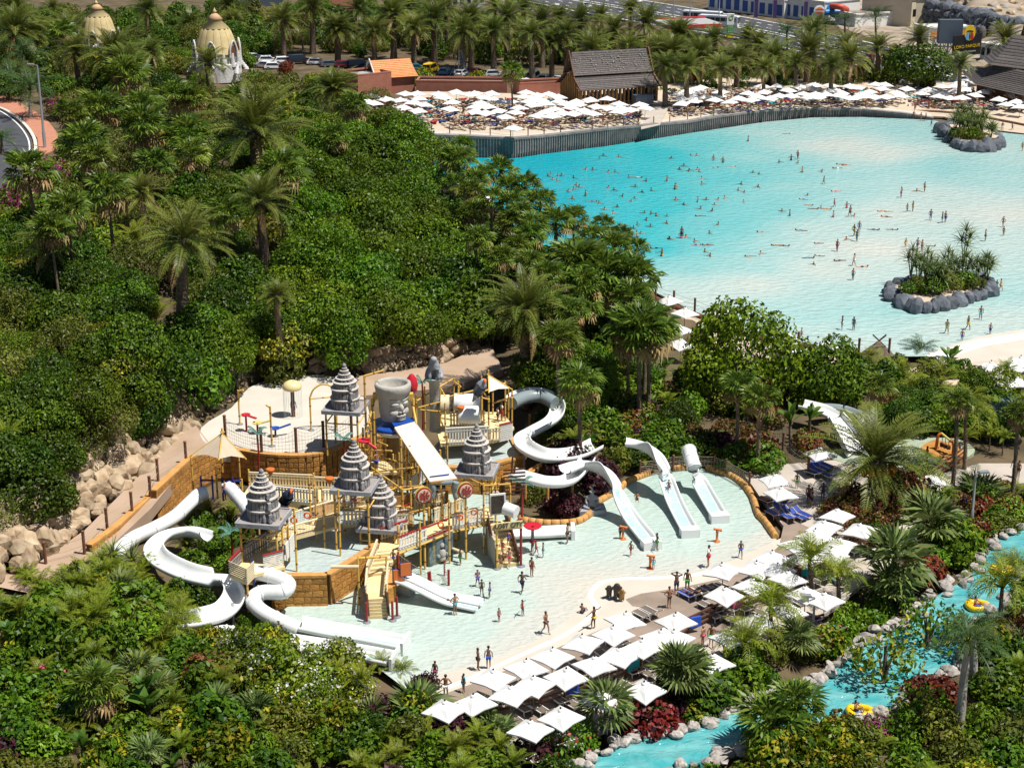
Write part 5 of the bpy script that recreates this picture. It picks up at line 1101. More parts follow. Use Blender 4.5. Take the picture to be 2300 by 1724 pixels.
# stairs
def stairs(root,a0,a1,b0,b1,n,m='deck_cream',st=.0):       # a: bottom edge ends, b: top edge ends
    for i in range(n):
        t0,t1=i/n,(i+1)/n;zt_=a0.z+(b0.z-a0.z)*t1;l0,l1=a0.lerp(b0,t0),a0.lerp(b0,t1);r0_,r1=a1.lerp(b1,t0),a1.lerp(b1,t1);zb=zt_-(b0.z-a0.z)/n-.04
        k=MB();k.add([Z(l0,zb),Z(r0_,zb),Z(r1,zb),Z(l1,zb),Z(l0,zt_),Z(r0_,zt_),Z(r1,zt_),Z(l1,zt_)],[(0,1,5,4),(1,2,6,5),(2,3,7,6),(3,0,4,7),(4,5,6,7),(3,2,1,0)]);k.build('step',m,root)
root=thing('play_stairs','cream front play stairs with brown stringers rising between yellow posts','stairs',P(850,1392,0))
LZ=1.45;s0,s1=P(826,1390,0),P(872,1388,0);l0,l1=P(822,1345,LZ),P(868,1342,LZ);l2,l3=P(826,1295,LZ),P(872,1290,LZ);t0,t1=P(848,1240,DZ),P(893,1236,DZ)
stairs(root,s0,s1,l0,l1,6);deck(root,[l0,l1,l3,l2],LZ,nm='landing');stairs(root,l2,l3,t0,t1,5)
for a,c in((s0,l0),(s1,l1)):k=MB();k.beam(a+Vector((0,0,.35)),c+Vector((0,0,.5)),.09,.75);k.build('stringer','wood_dark',root)
for a,c,m in((l0,l2,'picket_cream'),(l1,l3,'picket_cream'),(l2,t0,'picket_cream')):rows_fence(root,a,c,1.0,m,.22,.1)
for u,v,vt in((807,1358,1253),(870,1330,1249),(820,1300,1240)):p=P(u,v,0);pole(root,p,Z(p,Q(u,vt,p.y).z),.09)
k=MB();p=P(807,1358,0);p2=P(870,1330,0);bpole(k,Z(p,Q(807,1253,p.y).z),Z(p2,Q(870,1249,p2.y).z),.1);k.build('gate_bar',BM,root)
for u,v,vt in((824,1397,1352),(882,1393,1350),(892,1385,1340)):p=P(u,v,0);k=MB();k.tube([p,Z(p,Q(u,vt,p.y).z)],.09,8);k.build('red_post','rail_red',root);k=MB();k.lathe([(.3,-.02),(.28,.06),(.12,.1)],p,10);k.build('base_disc','foot_grey',root)
k=MB();k.prism([(q.x,q.y)for q in(P(822,1372,0),P(890,1350,0),P(895,1310,0),P(830,1320,0))],-.3,LZ-.25);k.build('plinth','sandstone',root)
k=MB();p=Q(806,1272,106.5);k.tube([p-Vector((2.0,0,0)),p],.13,8);k.build('water_spout','picket_cream',root)
root=thing('play_stairs','cream stairs with brown stringers climbing under the wooden name sign','stairs',P(1140,1277,0))
s0,s1,t0,t1=P(1115,1276,0),P(1166,1270,0),P(1095,1178,DZ),P(1135,1166,DZ)
stairs(root,s0,s1,t0,t1,9)
for a,c in((s0,t0),(s1,t1)):k=MB();k.beam(a+Vector((0,0,.4)),c+Vector((0,0,.5)),.09,.6);k.build('stringer','wood_dark',root);k=MB();k.tube([a+Vector((0,0,1.0)),c+Vector((0,0,1.1))],.05,6);k.build('handrail','wood_dark',root)
k=MB();k.prism([(q.x,q.y)for q in(P(1095,1245,0),P(1112,1276,0),P(1104,1215,0),P(1090,1205,0))],-.3,DZ-.3);k.build('side_wall','stone_light',root)
# ---- name sign
pl_,pr_=P(1116,1277,0),P(1170,1271,0);root=thing('name_sign','wooden name board with black carved capitals on one yellow and one red post','sign',(pl_+pr_)/2)
zt_=Q(1114,1168,pl_.y).z;pole(root,pl_,Z(pl_,zt_),.1,foot=True);k=MB();k.tube([pr_,Z(pr_,Q(1171,1164,pr_.y).z)],.1,8);k.build('red_post','rail_red',root);k=MB();k.lathe([(.35,-.02),(.32,.06),(.12,.1)],pr_,10);k.build('base_disc','foot_grey',root)
c4=[Q(1112,1192,pl_.y-.2),Q(1174,1186,pr_.y-.2),Q(1174,1169,pr_.y-.2),Q(1112,1176,pl_.y-.2)];k=MB();y=Vector((0,.12,0));k.add(c4+[q+y for q in c4],[(0,1,2,3),(7,6,5,4),(0,4,5,1),(1,5,6,2),(2,6,7,3),(3,7,4,0)]);k.build('board','sign_wood',root)
d=c4[1]-c4[0];wd=d.length;rz=math.atan2(d.y,d.x);tl=math.atan2(d.z,wd);cc=sum(c4,Vector())/4-Vector(root['_o'])
text('LOST CITY',.52,'lettering_black','lettering',root,cc+Vector((0,-.03,.05)),(math.pi/2,-tl,rz),.02,.86*wd/2.15)
k=MB();k.beam(c4[0].lerp(c4[1],.06)+Vector((0,-.03,.1)),c4[0].lerp(c4[1],.94)+Vector((0,-.03,.1)),.03,.05);k.build('carved_line','wood_ochre',root)
# ---- mural block
a,b_=P(963,1273,0),P(1018,1256,0);zt_=Q(961,1208,a.y).z;d=(b_-a).normalized();n_=Vector((-d.y,d.x,0));root=thing('mural_block','tall mosaic mural block with a carved idol relief under the play bridge','mural',(a+b_)/2)
k=MB();k.add([a-Vector((0,0,.3)),b_-Vector((0,0,.3)),b_+n_*.9-Vector((0,0,.3)),a+n_*.9-Vector((0,0,.3)),Z(a,zt_),Z(b_,zt_),Z(b_+n_*.9,zt_),Z(a+n_*.9,zt_)],[(0,1,5,4),(1,2,6,5),(2,3,7,6),(3,0,4,7),(4,5,6,7)]);k.build('block_body','mural',root)
k=MB();k.beam(Z(a,zt_+.04)+n_*.45,Z(b_,zt_+.04)+n_*.45,1.0,.1);k.build('cap','deck_cream',root);L_=(b_-a).length
for x0,x1,z0,z1,m,o_ in((.02,.16,.02,.97,'mural_blue',.05),(.86,.98,.02,.97,'mural_blue',.05),(.3,.78,.14,.8,'mural_blue',.05)):k=MB();k.beam(a+d*L_*x0-n_*o_*.5+Vector((0,0,zt_*(z0+z1)/2)),a+d*L_*x1-n_*o_*.5+Vector((0,0,zt_*(z0+z1)/2)),o_,zt_*(z1-z0));k.build('mosaic_panel',m,root)
for x,z,r_ in((.54,.64,.2),(.54,.38,.34),(.4,.3,.18),(.68,.3,.18),(.54,.2,.3)):k=MB();k.lathe([(r_*.9,-r_*.7),(r_,0),(r_*.7,r_*.7)],a+d*L_*x-n_*.02+Vector((0,0,zt_*z)),9);k.build('relief','stone_light',root)
p=a+d*L_*.95-n_*.1+Vector((0,0,1.0));k=MB();k.tube([p,p-n_*.9+d*.3-Vector((0,0,.1))],[.1,.16],8);k.build('spout','picket_cream',root)
# ---- net walk with red posts beside the mural
rt=rope_fence('climbing_net','rope net walk between short red posts beside the two lane slide',[P(895,1305,0)+Vector((0,0,1.2)),P(963,1318,0)],1.15,.09,(.9,),'rail_red',True,'net_white')
rope_fence('climbing_net','second short rope net between red posts out in the shallow pool',[P(966,1318,0),P(1008,1314,0),P(999,1292,0)],1.2,.09,(.5,),'rail_red',True,'net_white')
# ---- swept open chutes
def chute(root,pts,hw=.62,dp=.5,m='slide_white',nm='chute',per=6,bank=None,seg=True,wide=None):
    pl=smooth_line([Vector(p)for p in pts],per);n=len(pl);prof=[];K=8
    for i in range(K+1):a=math.pi*i/K;prof.append((-math.cos(a),1-math.sin(a)**.8 if 0<i<K else 1.0))
    rings=[]
    for i,p in enumerate(pl):
        t=(pl[min(i+1,n-1)]-pl[max(i-1,0)]);t=Vector((t.x,t.y,0)).normalized();s_=Vector((t.y,-t.x,0));q=i/(n-1)
        bk=bank(q)if bank else 0
        rings.append([p+s_*x*hw+Vector((0,0,z*dp+(max(0,x*bk)*1.2 if abs(x)>.3 else 0)))for x,z in prof]+[p+s_*x*(hw+.09)+Vector((0,0,z*dp+(max(0,x*bk)*1.2 if abs(x)>.3 else 0)-(.07 if abs(x)<.95 else-.03)))for x,z in prof[::-1]])
    k=MB();k.smooth=True;M_=2*(K+1);k.add([q for r_ in rings for q in r_],[(i*M_+j,i*M_+(j+1)%M_,(i+1)*M_+(j+1)%M_,(i+1)*M_+j)for i in range(n-1)for j in range(M_)])
    return k.build(nm,m,root),pl
def tubeslide(root,pts,r_=.62,m='slide_white',per=6,every=7,nm='tube',solid=True):
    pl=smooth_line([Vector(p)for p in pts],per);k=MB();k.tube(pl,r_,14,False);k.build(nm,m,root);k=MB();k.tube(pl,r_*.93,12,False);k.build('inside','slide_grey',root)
    for i in list(range(0,len(pl)-1,every))+[len(pl)-2]:k=MB();a,c=pl[i],pl[i+1];d=(c-a).normalized();k.tube([a-d*.05,a+d*.05],r_*1.09,14);k.build('flange','slide_white',root)if i not in(0,)else k.build('flange','slide_white',root)
    return pl
def PP(*L):return[P(u,v,z)for u,v,z in L]
def water_strip(root,pl,hw,z=.09,i0=0):
    k=MB();vs=[]
    for i in range(i0,len(pl)):
        t=pl[min(i+1,len(pl)-1)]-pl[max(i-1,0)];t=Vector((t.x,t.y,0)).normalized();s_=Vector((t.y,-t.x,0));vs+=[pl[i]-s_*hw+Vector((0,0,z)),pl[i]+s_*hw+Vector((0,0,z))]
    k.add(vs,[(2*i,2*i+1,2*i+3,2*i+2)for i in range(len(vs)//2-1)]);k.build('running_water','chute_water',root)
# two lane slide
root=thing('two_lane_slide','short white two lane slide with orange side boards running into the shallow pool','slide',P(980,1360,0))
for(u0,v0),(u1,v1)in(((893,1308),(1071,1369)),((904,1298),(1082,1358))):
    a,e=P(u0,v0,1.35),P(u1,v1,.12);pts=[a.lerp(e,t)+Vector((0,0,dz_))for t,dz_ in((0,.1),(.1,.12),(.3,-.05),(.5,-.25),(.65,-.3),(.8,-.16),(1,0))]
    o,pl=chute(root,pts,.42,.26,nm='lane');water_strip(root,pl,.33,.05,len(pl)*2//3)
for u,v in((895,1292),(911,1278)):k=MB();k.box(Q(u,v,P(893,1308,1.35).y),(.75,.1,.95),.3);k.build('orange_board','panel_orange',root);k=MB();k.box(Q(u,v,P(893,1308,1.35).y+.08),(.9,.06,1.1),.3);k.build('blue_frame','frame_blue',root)
k=MB();k.prism([(q.x,q.y)for q in(P(888,1335,0),P(920,1342,0),P(940,1325,0),P(905,1312,0))],-.2,.8);k.build('plinth','stone_light',root)
# three slides that end in the pool
def poolslide(label,path,endw,bankv,tube_=False):
    root=thing('pool_slide',label,'slide',Vector(path[-1]));o,pl=chute(root,path,.62,.45,bank=bankv);i0=int(len(pl)*.5);water_strip(root,pl,.45,.10,i0)
    t=(pl[-1]-pl[-3]);t=Vector((t.x,t.y,0)).normalized();s_=Vector((t.y,-t.x,0));k=MB();k.box(pl[-1]+t*.42+Vector((0,0,.2)),(.9,1.5,.75),math.atan2(t.y,t.x));k.build('end_pad','slide_white',root)
    return root,pl
poolslide('open white slide curving down from the dark shrubs, nearest of three pool slides',PP((1268,1062,3.2),(1310,1052,3.0),(1352,1068,2.8),(1378,1100,2.2),(1393,1132,1.2),(1420,1175,.3),(1458,1222,.12)),1,lambda q:1.1*math.exp(-((q-.45)/.22)**2))
poolslide('open white slide in the middle of three pool slides, with a rider in it',PP((1405,1000,3.4),(1440,1010,3.1),(1470,1032,2.6),(1488,1065,2.0),(1497,1090,1.2),(1517,1140,.3),(1546,1195,.12)),1,lambda q:1.1*math.exp(-((q-.4)/.22)**2))
root,pl=poolslide('white slide with a round tube top, farthest of three pool slides',PP((1555,1058,1.9),(1562,1072,1.3),(1576,1100,.5),(1612,1163,.12)),1,None)
tubeslide(root,PP((1548,1012,3.0),(1553,1030,2.8),(1560,1052,2.3)),.6,per=4,every=4)
# right hand spiral: grey loop high, white chute below, long lower chute
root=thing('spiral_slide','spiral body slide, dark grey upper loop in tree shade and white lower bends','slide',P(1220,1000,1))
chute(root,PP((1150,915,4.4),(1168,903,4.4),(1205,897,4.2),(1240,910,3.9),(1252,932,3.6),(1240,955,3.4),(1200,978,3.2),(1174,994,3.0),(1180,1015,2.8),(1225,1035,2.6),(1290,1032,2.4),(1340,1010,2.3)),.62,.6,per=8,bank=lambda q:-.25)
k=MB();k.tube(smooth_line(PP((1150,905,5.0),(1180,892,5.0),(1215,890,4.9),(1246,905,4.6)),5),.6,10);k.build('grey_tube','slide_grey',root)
for u,v in((1190,985),(1240,1045),(1255,930),(1300,1030)):p=P(u,v,.5);k=MB();k.tube([p,p+Vector((0,0,2.4))],.12,6);k.build('support','sandstone_curb',root)
root=thing('curved_chute','long white lower chute bending behind the seated statue into the dark shrubs','slide',P(1230,1095,1.5))
chute(root,PP((1150,1072,3.0),(1185,1082,2.9),(1230,1092,2.7),(1275,1088,2.6),(1305,1062,2.6),(1320,1040,2.8)),.58,.62,per=6)
for u,v in((1180,1120),(1230,1135),(1285,1125)):p=P(u,v,.3);k=MB();k.tube([p,p+Vector((0,0,2.0))],.12,6);k.build('support','sandstone_curb',root)
root=thing('rope_tower','dark rust coloured timber climbing frame with rungs beside the upper basin wall','climbing frame',P(1170,1120,1));k=MB()
for u in(1146,1172):a=P(u,1115,.3);k.beam(a,a+Vector((.2,0,3.6)),.14,.14)
for i in range(8):k.beam(Q(1130,1112-i*8,118),Q(1180,1108-i*8,118),.1,.1)
k.build('frame','rust_wood',root)
# left side slides
root=thing('tube_slide','long white enclosed tube slide going down beside the orange wall from a blue frame','tube slide',P(380,1180,2))
tubeslide(root,PP((462,1105,3.3),(445,1112,3.2),(420,1135,2.9),(390,1162,2.7),(345,1187,2.5),(300,1208,2.3),(268,1235,2.0),(262,1262,1.7)),.55,per=6,every=8);k=MB()
for dx_ in(-.9,.9):k.box(Q(465+dx_*14,1095,P(462,1105,3.3).y),(.12,.15,2.0))
k.beam(Q(449,1078,P(462,1105,3.3).y),Q(480,1078,P(462,1105,3.3).y),.15,.12);k.build('blue_frame','frame_blue',root)
root=thing('tube_slide','short white enclosed tube starting at a blue frame beside the lifeguard with cap','tube slide',P(530,1130,2))
tubeslide(root,PP((515,1095,3.2),(528,1108,3.0),(545,1128,2.6),(562,1150,2.2)),.55,per=5,every=6);k=MB()
for dx_ in(-.85,.85):k.box(Q(512+dx_*14,1098,P(515,1095,3.2).y),(.12,.15,2.0))
k.beam(Q(500,1082,P(515,1095,3.2).y),Q(543,1078,P(515,1095,3.2).y),.15,.12);k.build('blue_frame','frame_blue',root)
root=thing('curved_slide','wide open white slide winding in two big bends through the palms','slide',P(480,1330,1))
chute(root,PP((465,1215,2.6),(425,1206,2.5),(375,1215,2.4),(348,1240,2.3),(352,1262,2.1),(375,1280,2.0),(420,1300,1.9),(470,1312,1.8),(512,1318,1.6),(528,1350,1.4),(505,1385,1.2),(455,1402,1.0),(405,1408,.9),(360,1412,.8)),.66,.55,per=8,bank=lambda q:(.35 if q>.55 else-.35))
tubeslide(root,PP((360,1405,.9),(330,1418,.9),(300,1432,.8),(265,1445,.7)),.62,per=5,every=6)
for u,v in((360,1270),(470,1345),(525,1400),(430,1425)):p=P(u,v,0);k=MB();k.tube([p,p+Vector((0,0,1.6))],.12,6);k.build('support','steel',root)
root=thing('tube_slide','white tube chute turning under the corner stupa and ending in a long flat trough','tube slide',P(720,1410,0))
tubeslide(root,PP((575,1285,2.9),(600,1290,2.8),(630,1300,2.6),(648,1312,2.3),(635,1328,2.0),(590,1330,1.8),(568,1345,1.6),(585,1370,1.3),(630,1395,.9),(672,1412,.5)),.55,per=7,every=9)
o,pl=chute(root,PP((670,1410,.3),(740,1424,.12),(830,1440,.10),(905,1455,.10)),.75,.55);water_strip(root,pl,.5,.06,2);k=MB();k.box(pl[-1]+Vector((.2,0,.4)),(.2,1.9,.9),-.25);k.build('end_board','slide_white',root);k=MB();k.box(Q(569,1290,P(575,1285,2.9).y+.1),(.12,1.5,1.7),.2);k.build('blue_frame','frame_blue',root)
root=thing('flat_trough','second flat white slide trough in front, half hidden by the flowering bush','slide',P(820,1480,0));o,pl=chute(root,PP((640,1450,.25),(720,1462,.12),(800,1475,.10),(880,1490,.10)),.75,.55);water_strip(root,pl,.5,.06,1);k=MB();k.box(pl[-1]+Vector((.2,0,.4)),(.2,1.9,.9),-.25);k.build('end_board','slide_white',root)
root=thing('tube_slide','short white tube piece low among plants below the big slide bend','tube slide',P(490,1425,0));tubeslide(root,PP((478,1428,.6),(500,1422,.6),(525,1425,.5)),.6,per=4,every=5)
# left bridge with pipes, nets, pickets
root=thing('rope_bridge','cream walkway with yellow pipe rails and nets between two stupa towers over the raised basin','play bridge',P(690,1200,BZ+1))
wz=BZ+1.3;wl=[P(600,1232,wz),P(668,1205,wz),P(762,1180,wz)];wr=[P(612,1208,wz),P(645,1182,wz),P(752,1150,wz)]
deck(root,wl+wr[::-1],wz);
for L__ in(wl,wr):
    for a,c in zip(L__[:-1],L__[1:]):k=MB();k.tube([a+Vector((0,0,1.0)),c+Vector((0,0,1.0))],.09,8);k.build('pipe_rail','picket_cream',root);k=MB();n=14;[k.beam(a.lerp(c,i/n)+Vector((0,0,.1)),a.lerp(c,i/n)+Vector((0,0,.95)),.018,.018)for i in range(n+1)];[k.beam(a+Vector((0,0,.1+.14*j)),c+Vector((0,0,.1+.14*j)),.018,.018)for j in range(7)];k.build('net','rope',root)
for u,v,vt in((667,1283,1140),(638,1283,1160),(765,1248,1098),(730,1230,1130),(560,1395,1275),(588,1300,1180),(605,1225,1165),(712,1215,1095),(700,1210,1070)):p=P(u,v,BZ if v<1290 else 0);pole(root,p,Z(p,Q(u,vt,p.y).z))
for x in(690,660):c=Q(x,1157 if x>670 else 1168,P(700,1190,wz).y);k=MB();k.tube([c+Vector((.22*math.cos(i*.52),0,.22*math.sin(i*.52)))for i in range(13)],.07,6);k.build('lifebuoy','lifebuoy',root)
zl_=BZ+1.0;q=[P(515,1290,zl_),P(555,1308,zl_),P(572,1290,zl_),P(640,1272,zl_),P(600,1225,zl_),P(550,1255,zl_)];deck(root,q,zl_,nm='landing');slats(root,q[0],q[1],1.1,'picket_cream',7,'slat');slats(root,q[1],q[2],1.1,'picket_cream',7,'slat');rows_fence(root,q[0],q[5],1.0,'platform_grey',.24,.14,'rail_red');rows_fence(root,q[5],q[4],1.0,'platform_grey',.24,.14)
slats(root,P(592,1280,zl_),P(637,1268,zl_),1.1,'picket_white',8,'slat');k=MB();k.beam(P(592,1280,zl_)+Vector((0,-.02,1.15)),P(637,1268,zl_)+Vector((0,-.02,1.15)),.12,.09);k.build('red_rail','rail_red',root)
k=MB();k.beam(P(643,1260,zl_)+Vector((0,0,.7)),P(665,1235,zl_)+Vector((0,0,.9)),.06,1.3);k.build('white_panel','picket_white',root)
root=thing('picket_walk','long cream walkway with double white picket rails in front of the curved block wall','play bridge',P(690,1130,BZ))
pz=2.9;a,b_,c,d=P(545,1112,pz),P(714,1132,pz),P(724,1130,pz),P(790,1130,pz);e,f,g=P(560,1090,pz),P(706,1098,pz),P(790,1102,pz);deck(root,[a,b_,c,d,g,f,e],pz)
rows_fence(root,P(618,1122,pz),b_,1.1);rows_fence(root,c,d,1.1);rows_fence(root,e,f,1.0,'picket_cream');rows_fence(root,f,g,1.0,'picket_cream');k=MB();k.tube([e+Vector((0,0,1.15)),f+Vector((0,0,1.2))],.07,7);k.build('pipe_rail','picket_cream',root)
for p in(b_,c,d,f,e,a):pole(root,Z(p,BZ),Z(p,pz+1.4),.07)
root=thing('picket_walk','cream lower walk with white pickets in the shade of the middle stupa','play bridge',P(800,1180,BZ));a,b_=P(770,1178,3.2),P(830,1178,3.2);deck(root,[a,b_,P(835,1150,3.2),P(770,1150,3.2)],3.2);rows_fence(root,a,b_,1.05,'picket_white',.26,.18)
for i in range(9):
    p0_=P(812,1150,3.2)+Vector((i*.03,i*.3,i*.27));k=MB();k.box(p0_,(1.0,.32,.26));k.build('step','deck_cream',root)
rt_=thing('bamboo_frame','tall yellow bamboo scaffold carrying the stone head and roof chute','bamboo frame',P(900,1150,0));root=rt_
for u,v,vt in((845,1120,925),(838,1150,950),(905,1190,985),(925,1180,1000),(870,1130,980),(960,1150,1020),(820,1130,960),(812,1100,985),(990,1120,1010)):p=P(u,v,BZ if v<1130 else 0);pole(root,p,Z(p,Q(u,vt,p.y).z),.085)
for e in((845,990,124,870,1000,121),(820,1010,123,880,1012,121),(835,1060,120,925,1050,117),(870,1095,118,960,1090,116),(905,1100,115,990,1085,117),(845,1135,117,925,1140,115),(812,1030,124,838,1000,121),(880,1160,115,965,1140,114),(835,1050,120,905,1100,115)):hb(*e)
for z,q in((4.6,[(842,1060),(905,1060),(915,1035),(850,1035)]),(2.9,[(850,1150),(935,1150),(960,1110),(860,1100)])):deck(root,[P(u,v,z)for u,v in q],z)
rows_fence(root,P(835,1070,3.4),P(870,1078,3.4),1.2,'picket_cream');rows_fence(root,P(925,1110,3.2),P(955,1080,3.2),1.3,'picket_white')
k=MB();p=Q(818,990,121);k.lathe([(.05,-.12),(.45,-.05),(.52,.1),(.46,.1),(.3,.02)],p,14);k.build('red_bowl','saucer_red',root)
k=MB();k.tube([p+Vector((.3,-.1,-.1)),p+Vector((1.0,-.4,-.5))],.12,7);k.build('red_spout','saucer_red',root)
for u,v,y_ in((607,1055,117),(740,1075,116),(1035,915,130.5)):p=Q(u,v,y_);k=MB();k.lathe([(.05,-.5),(.28,-.1),(.36,.1),(.3,.12)],p,9);solo(k,'tipping_bucket','panel_orange',lab('small orange tipping bucket on the bamboo frames',u,v),'bucket',p,'orange tipping buckets')
p=Q(925,865,126.5);k=MB();k.lathe([(.1,-.8),(.42,-.5),(.5,0),(.4,.6),(.15,.95)],p,10);solo(k,'red_barrel','saucer_red','dark red hanging barrel beside the rim of the stone head','barrel',p)
rr_=random.Random(9)
for i in range(26):
    u,v=806+rr_.random()*200,1000+rr_.random()*150;z=BZ if v<1120 else 0;p=P(u,v+70,z);q=p+Vector((rr_.choice((-1.9,1.9,0)),rr_.choice((1.6,.5,-1.4)),0));h=rr_.uniform(1.8,3.6);k=MB();bpole(k,p,p+Vector((0,0,h+.8)),.07);bpole(k,p+Vector((0,0,h)),q+Vector((0,0,h)),.06);k.build('post',BM,root)
    if i%2:k=MB();[k.beam(p.lerp(q,j/9)+Vector((0,0,h-1.15)),p.lerp(q,j/9)+Vector((0,0,h)),.02,.02)for j in range(10)];[k.beam(p+Vector((0,0,h-j*.19)),q+Vector((0,0,h-j*.19)),.02,.02)for j in range(7)];k.build('net','net_dark',root)
for q in([(812,1098),(868,1098),(868,1075),(812,1075)],[(868,1182),(930,1175),(930,1150),(868,1155)],[(930,1148),(1000,1128),(1000,1100),(930,1115)],[(700,1160),(760,1150),(770,1120),(705,1128)]):deck(root,[P(u,v,2.85)for u,v in q],2.85,'wood_ochre')
for a,c in(((868,1182),(930,1175)),((930,1148),(1000,1128)),((812,1098),(868,1098))):rows_fence(root,P(*a,2.87),P(*c,2.87),1.05,'picket_cream',.24,.13,'wood_dark')
for u,v,w_,h in((616,1196,.8,1.6),(905,1130,1.6,1.3),(845,1150,1.2,1.8),(985,1118,1.6,1.1)):k=MB();k.box(Q(u,v,P(u,v,3).y),(w_,.08,h),.3);k.build('ochre_panel','wood_ochre',root)
# ---- parrots
def parrot(label,u,v,y_,m,s_=1.0,rz=0):
    c=Q(u,v,y_);root=thing('parrot_figure',label,'parrot figure',c,None);V=[(0,0,0),(0,-.06,.42),(0,-.1,.78),(0,-.16,1.0),(0,.1,-.45),(0,.22,-1.1),(-.28,.02,.35),(-.26,.16,-.35),(.28,.02,.35),(.26,.16,-.35)]
    V=[(Matrix.Rotation(rz,3,'Y')@Vector(q))*s_ for q in V];skin('body',V,[(0,1),(1,2),(2,3),(0,4),(4,5),(1,6),(6,7),(1,8),(8,9)],[r_*s_ for r_ in(.36,.34,.24,.22,.26,.07,.14,.08,.14,.08)],m,root,1,c)
    k=MB();q=c+(Matrix.Rotation(rz,3,'Y')@Vector((0,-.3,.98)))*s_;k.tube([q,q+Vector((.02,-.2,-.05))*s_,q+Vector((.02,-.24,-.2))*s_],[.13*s_,.09*s_,.02*s_],7);k.build('beak','lifebuoy',root)
    k=MB();bpole(k,c-Vector((.5,0,.4*s_)),c+Vector((.9,-.1,-.7*s_)),.06);k.build('perch',BM,root)
parrot('dark blue parrot figure with an orange beak perched before the white picket walkway',641,1122,111.5,'parrot_dark',1.05,.5);parrot('pale grey parrot figure spreading its wing feathers on the upper bamboo deck',1076,876,130,'parrot_pale',1.15,.45)
# ---- toys on the plaza
p=P(659,935,ZP);root=thing('mushroom_fountain','cream mushroom fountain with a broad domed cap dripping water on the plaza','fountain',p);zt_=Q(659,858,p.y).z-ZP
k=MB();k.lathe([(.18,0),(.16,zt_*.9)],p,10);k.build('stem','wood_dark',root);k=MB();k.lathe([(.1,zt_*.8),(.78,zt_*.80),(.86,zt_*.84),(.84,zt_*.9),(.7,zt_*.98),(.4,zt_*1.03),(.12,zt_*1.045),(.08,zt_*1.02)],p,24);k.build('cap','mushroom',root)
k=MB()
for i in range(26):a=i*.2417;q=p+Vector((math.cos(a)*.83,math.sin(a)*.83,0));k.beam(q+Vector((0,0,.05)),q+Vector((0,0,zt_*.82)),.012,.012)
tag(k.build('falling_water','foam',root),kind='stuff')
p=P(699,966,ZP);root=thing('spray_arch','yellow bamboo spray arch with a cross bar standing on the plaza','spray arch',p);h=Q(699,893,p.y).z-ZP;k=MB();bpole(k,p,p+Vector((0,0,h)),.08);k.tube(smooth_line([p+Vector((0,0,h)),p+Vector((.35,.1,h+.75)),p+Vector((1.1,.3,h+1.15)),p+Vector((1.9,.5,h+.8)),p+Vector((2.2,.6,h-.2)),p+Vector((2.2,.6,0))],5),.08,7);bpole(k,p+Vector((0,0,h-.1)),p+Vector((2.2,.6,h-.1)),.06);k.build('arch',BM,root);k=MB();k.lathe([(.3,-.02),(.28,.06),(.12,.1)],p,10);k.build('base_disc','foot_grey',root)
for u,v,vt,lb,arm in((539,953,876,'yellow bamboo spray post with a bent head near the boulder bank',(.5,-.2)),(611,1002,912,'yellow bamboo spray post with a tilted spout at the plaza front',(-.35,.1)),(753,966,935,'short yellow spray post with rings beside the back stupa',(.1,.1))):
    p=P(u,v,ZP);root=thing('spray_post',lb,'spray post',p,'bamboo spray posts on the plaza');h=Q(u,vt,p.y).z-ZP;pole(root,p,p+Vector((0,0,h)),.085,foot=True);k=MB();k.tube([p+Vector((0,0,h-.1)),p+Vector((arm[0],arm[1],h+.1))],.09,7);k.build('spout','bamboo',root)
for u,v,vt,m,(dx_,dy_),lb in((554,968,932,'saucer_red',(1.0,-.6),'red see saw water spoon on a red stem on the plaza'),(579,974,950,'spoon_yellow',(1.2,0),'yellow water spoon between the red and the blue one'),(619,980,962,'spoon_blue',(1.3,.45),'blue water spoon on a short stem at the plaza front')):
    p=P(u,v,ZP);root=thing('water_spoon',lb,'water spoon',p,'tipping water spoons on the plaza');h=Q(u,vt,p.y).z-ZP;k=MB();k.lathe([(.25,0),(.2,.08),(.09,.12),(.09,h)],p,9);k.build('stem',m if m=='saucer_red' else 'wood_dark',root);k=MB();q=p+Vector((0,0,h));k.lathe([(.05,-.12),(.38,-.02),(.42,.08),(.36,.06),(.1,-.02)],q,14);k.build('bowl',m,root);k=MB();k.beam(q+Vector((dx_*.25,dy_*.25,0)),q+Vector((dx_,dy_,-.08 if m=='saucer_red' else .25)),.22,.1);k.build('handle',m,root)
def toypalm(u,v,vt,z,lb,n=4,L_=1.5):
    p=P(u,v,z);h=Q(u,vt,p.y).z-z;root=thing('toy_palm',lb,'toy palm',p,'turquoise leaved toy palms');k=MB();k.tube([p,p+Vector((.05,0,h*.5)),p+Vector((0,0,h))],[.1,.08,.07],7);k.build('trunk','rail_red',root)
    for i in range(n):
        a=i*2*math.pi/n+.6;d=Vector((math.cos(a),math.sin(a)*.8,0));s_=Vector((-d.y,d.x,0));k=MB();pts=[p+Vector((0,0,h))+d*L_*t*(1 if i%2 else .55)+Vector((0,0,L_*(.8 if i%2==0 else .5)*(t-.55*t*t*1.2)))for t in(0,.25,.5,.75,1)];k.tube(pts,.035,5)
        for j in range(9):
            t=.12+.86*j/8;q=pts[min(3,int(t*4))].lerp(pts[min(3,int(t*4))+1],t*4-min(3,int(t*4)))
            for sg in(-1,1):e=q+s_*sg*.32*(1-t*.6)+Vector((0,0,-.1));k.add([q,q+d*.1,e+d*.12,e],[(0,1,2,3)])
        k.build('frond','toy_leaf',root)
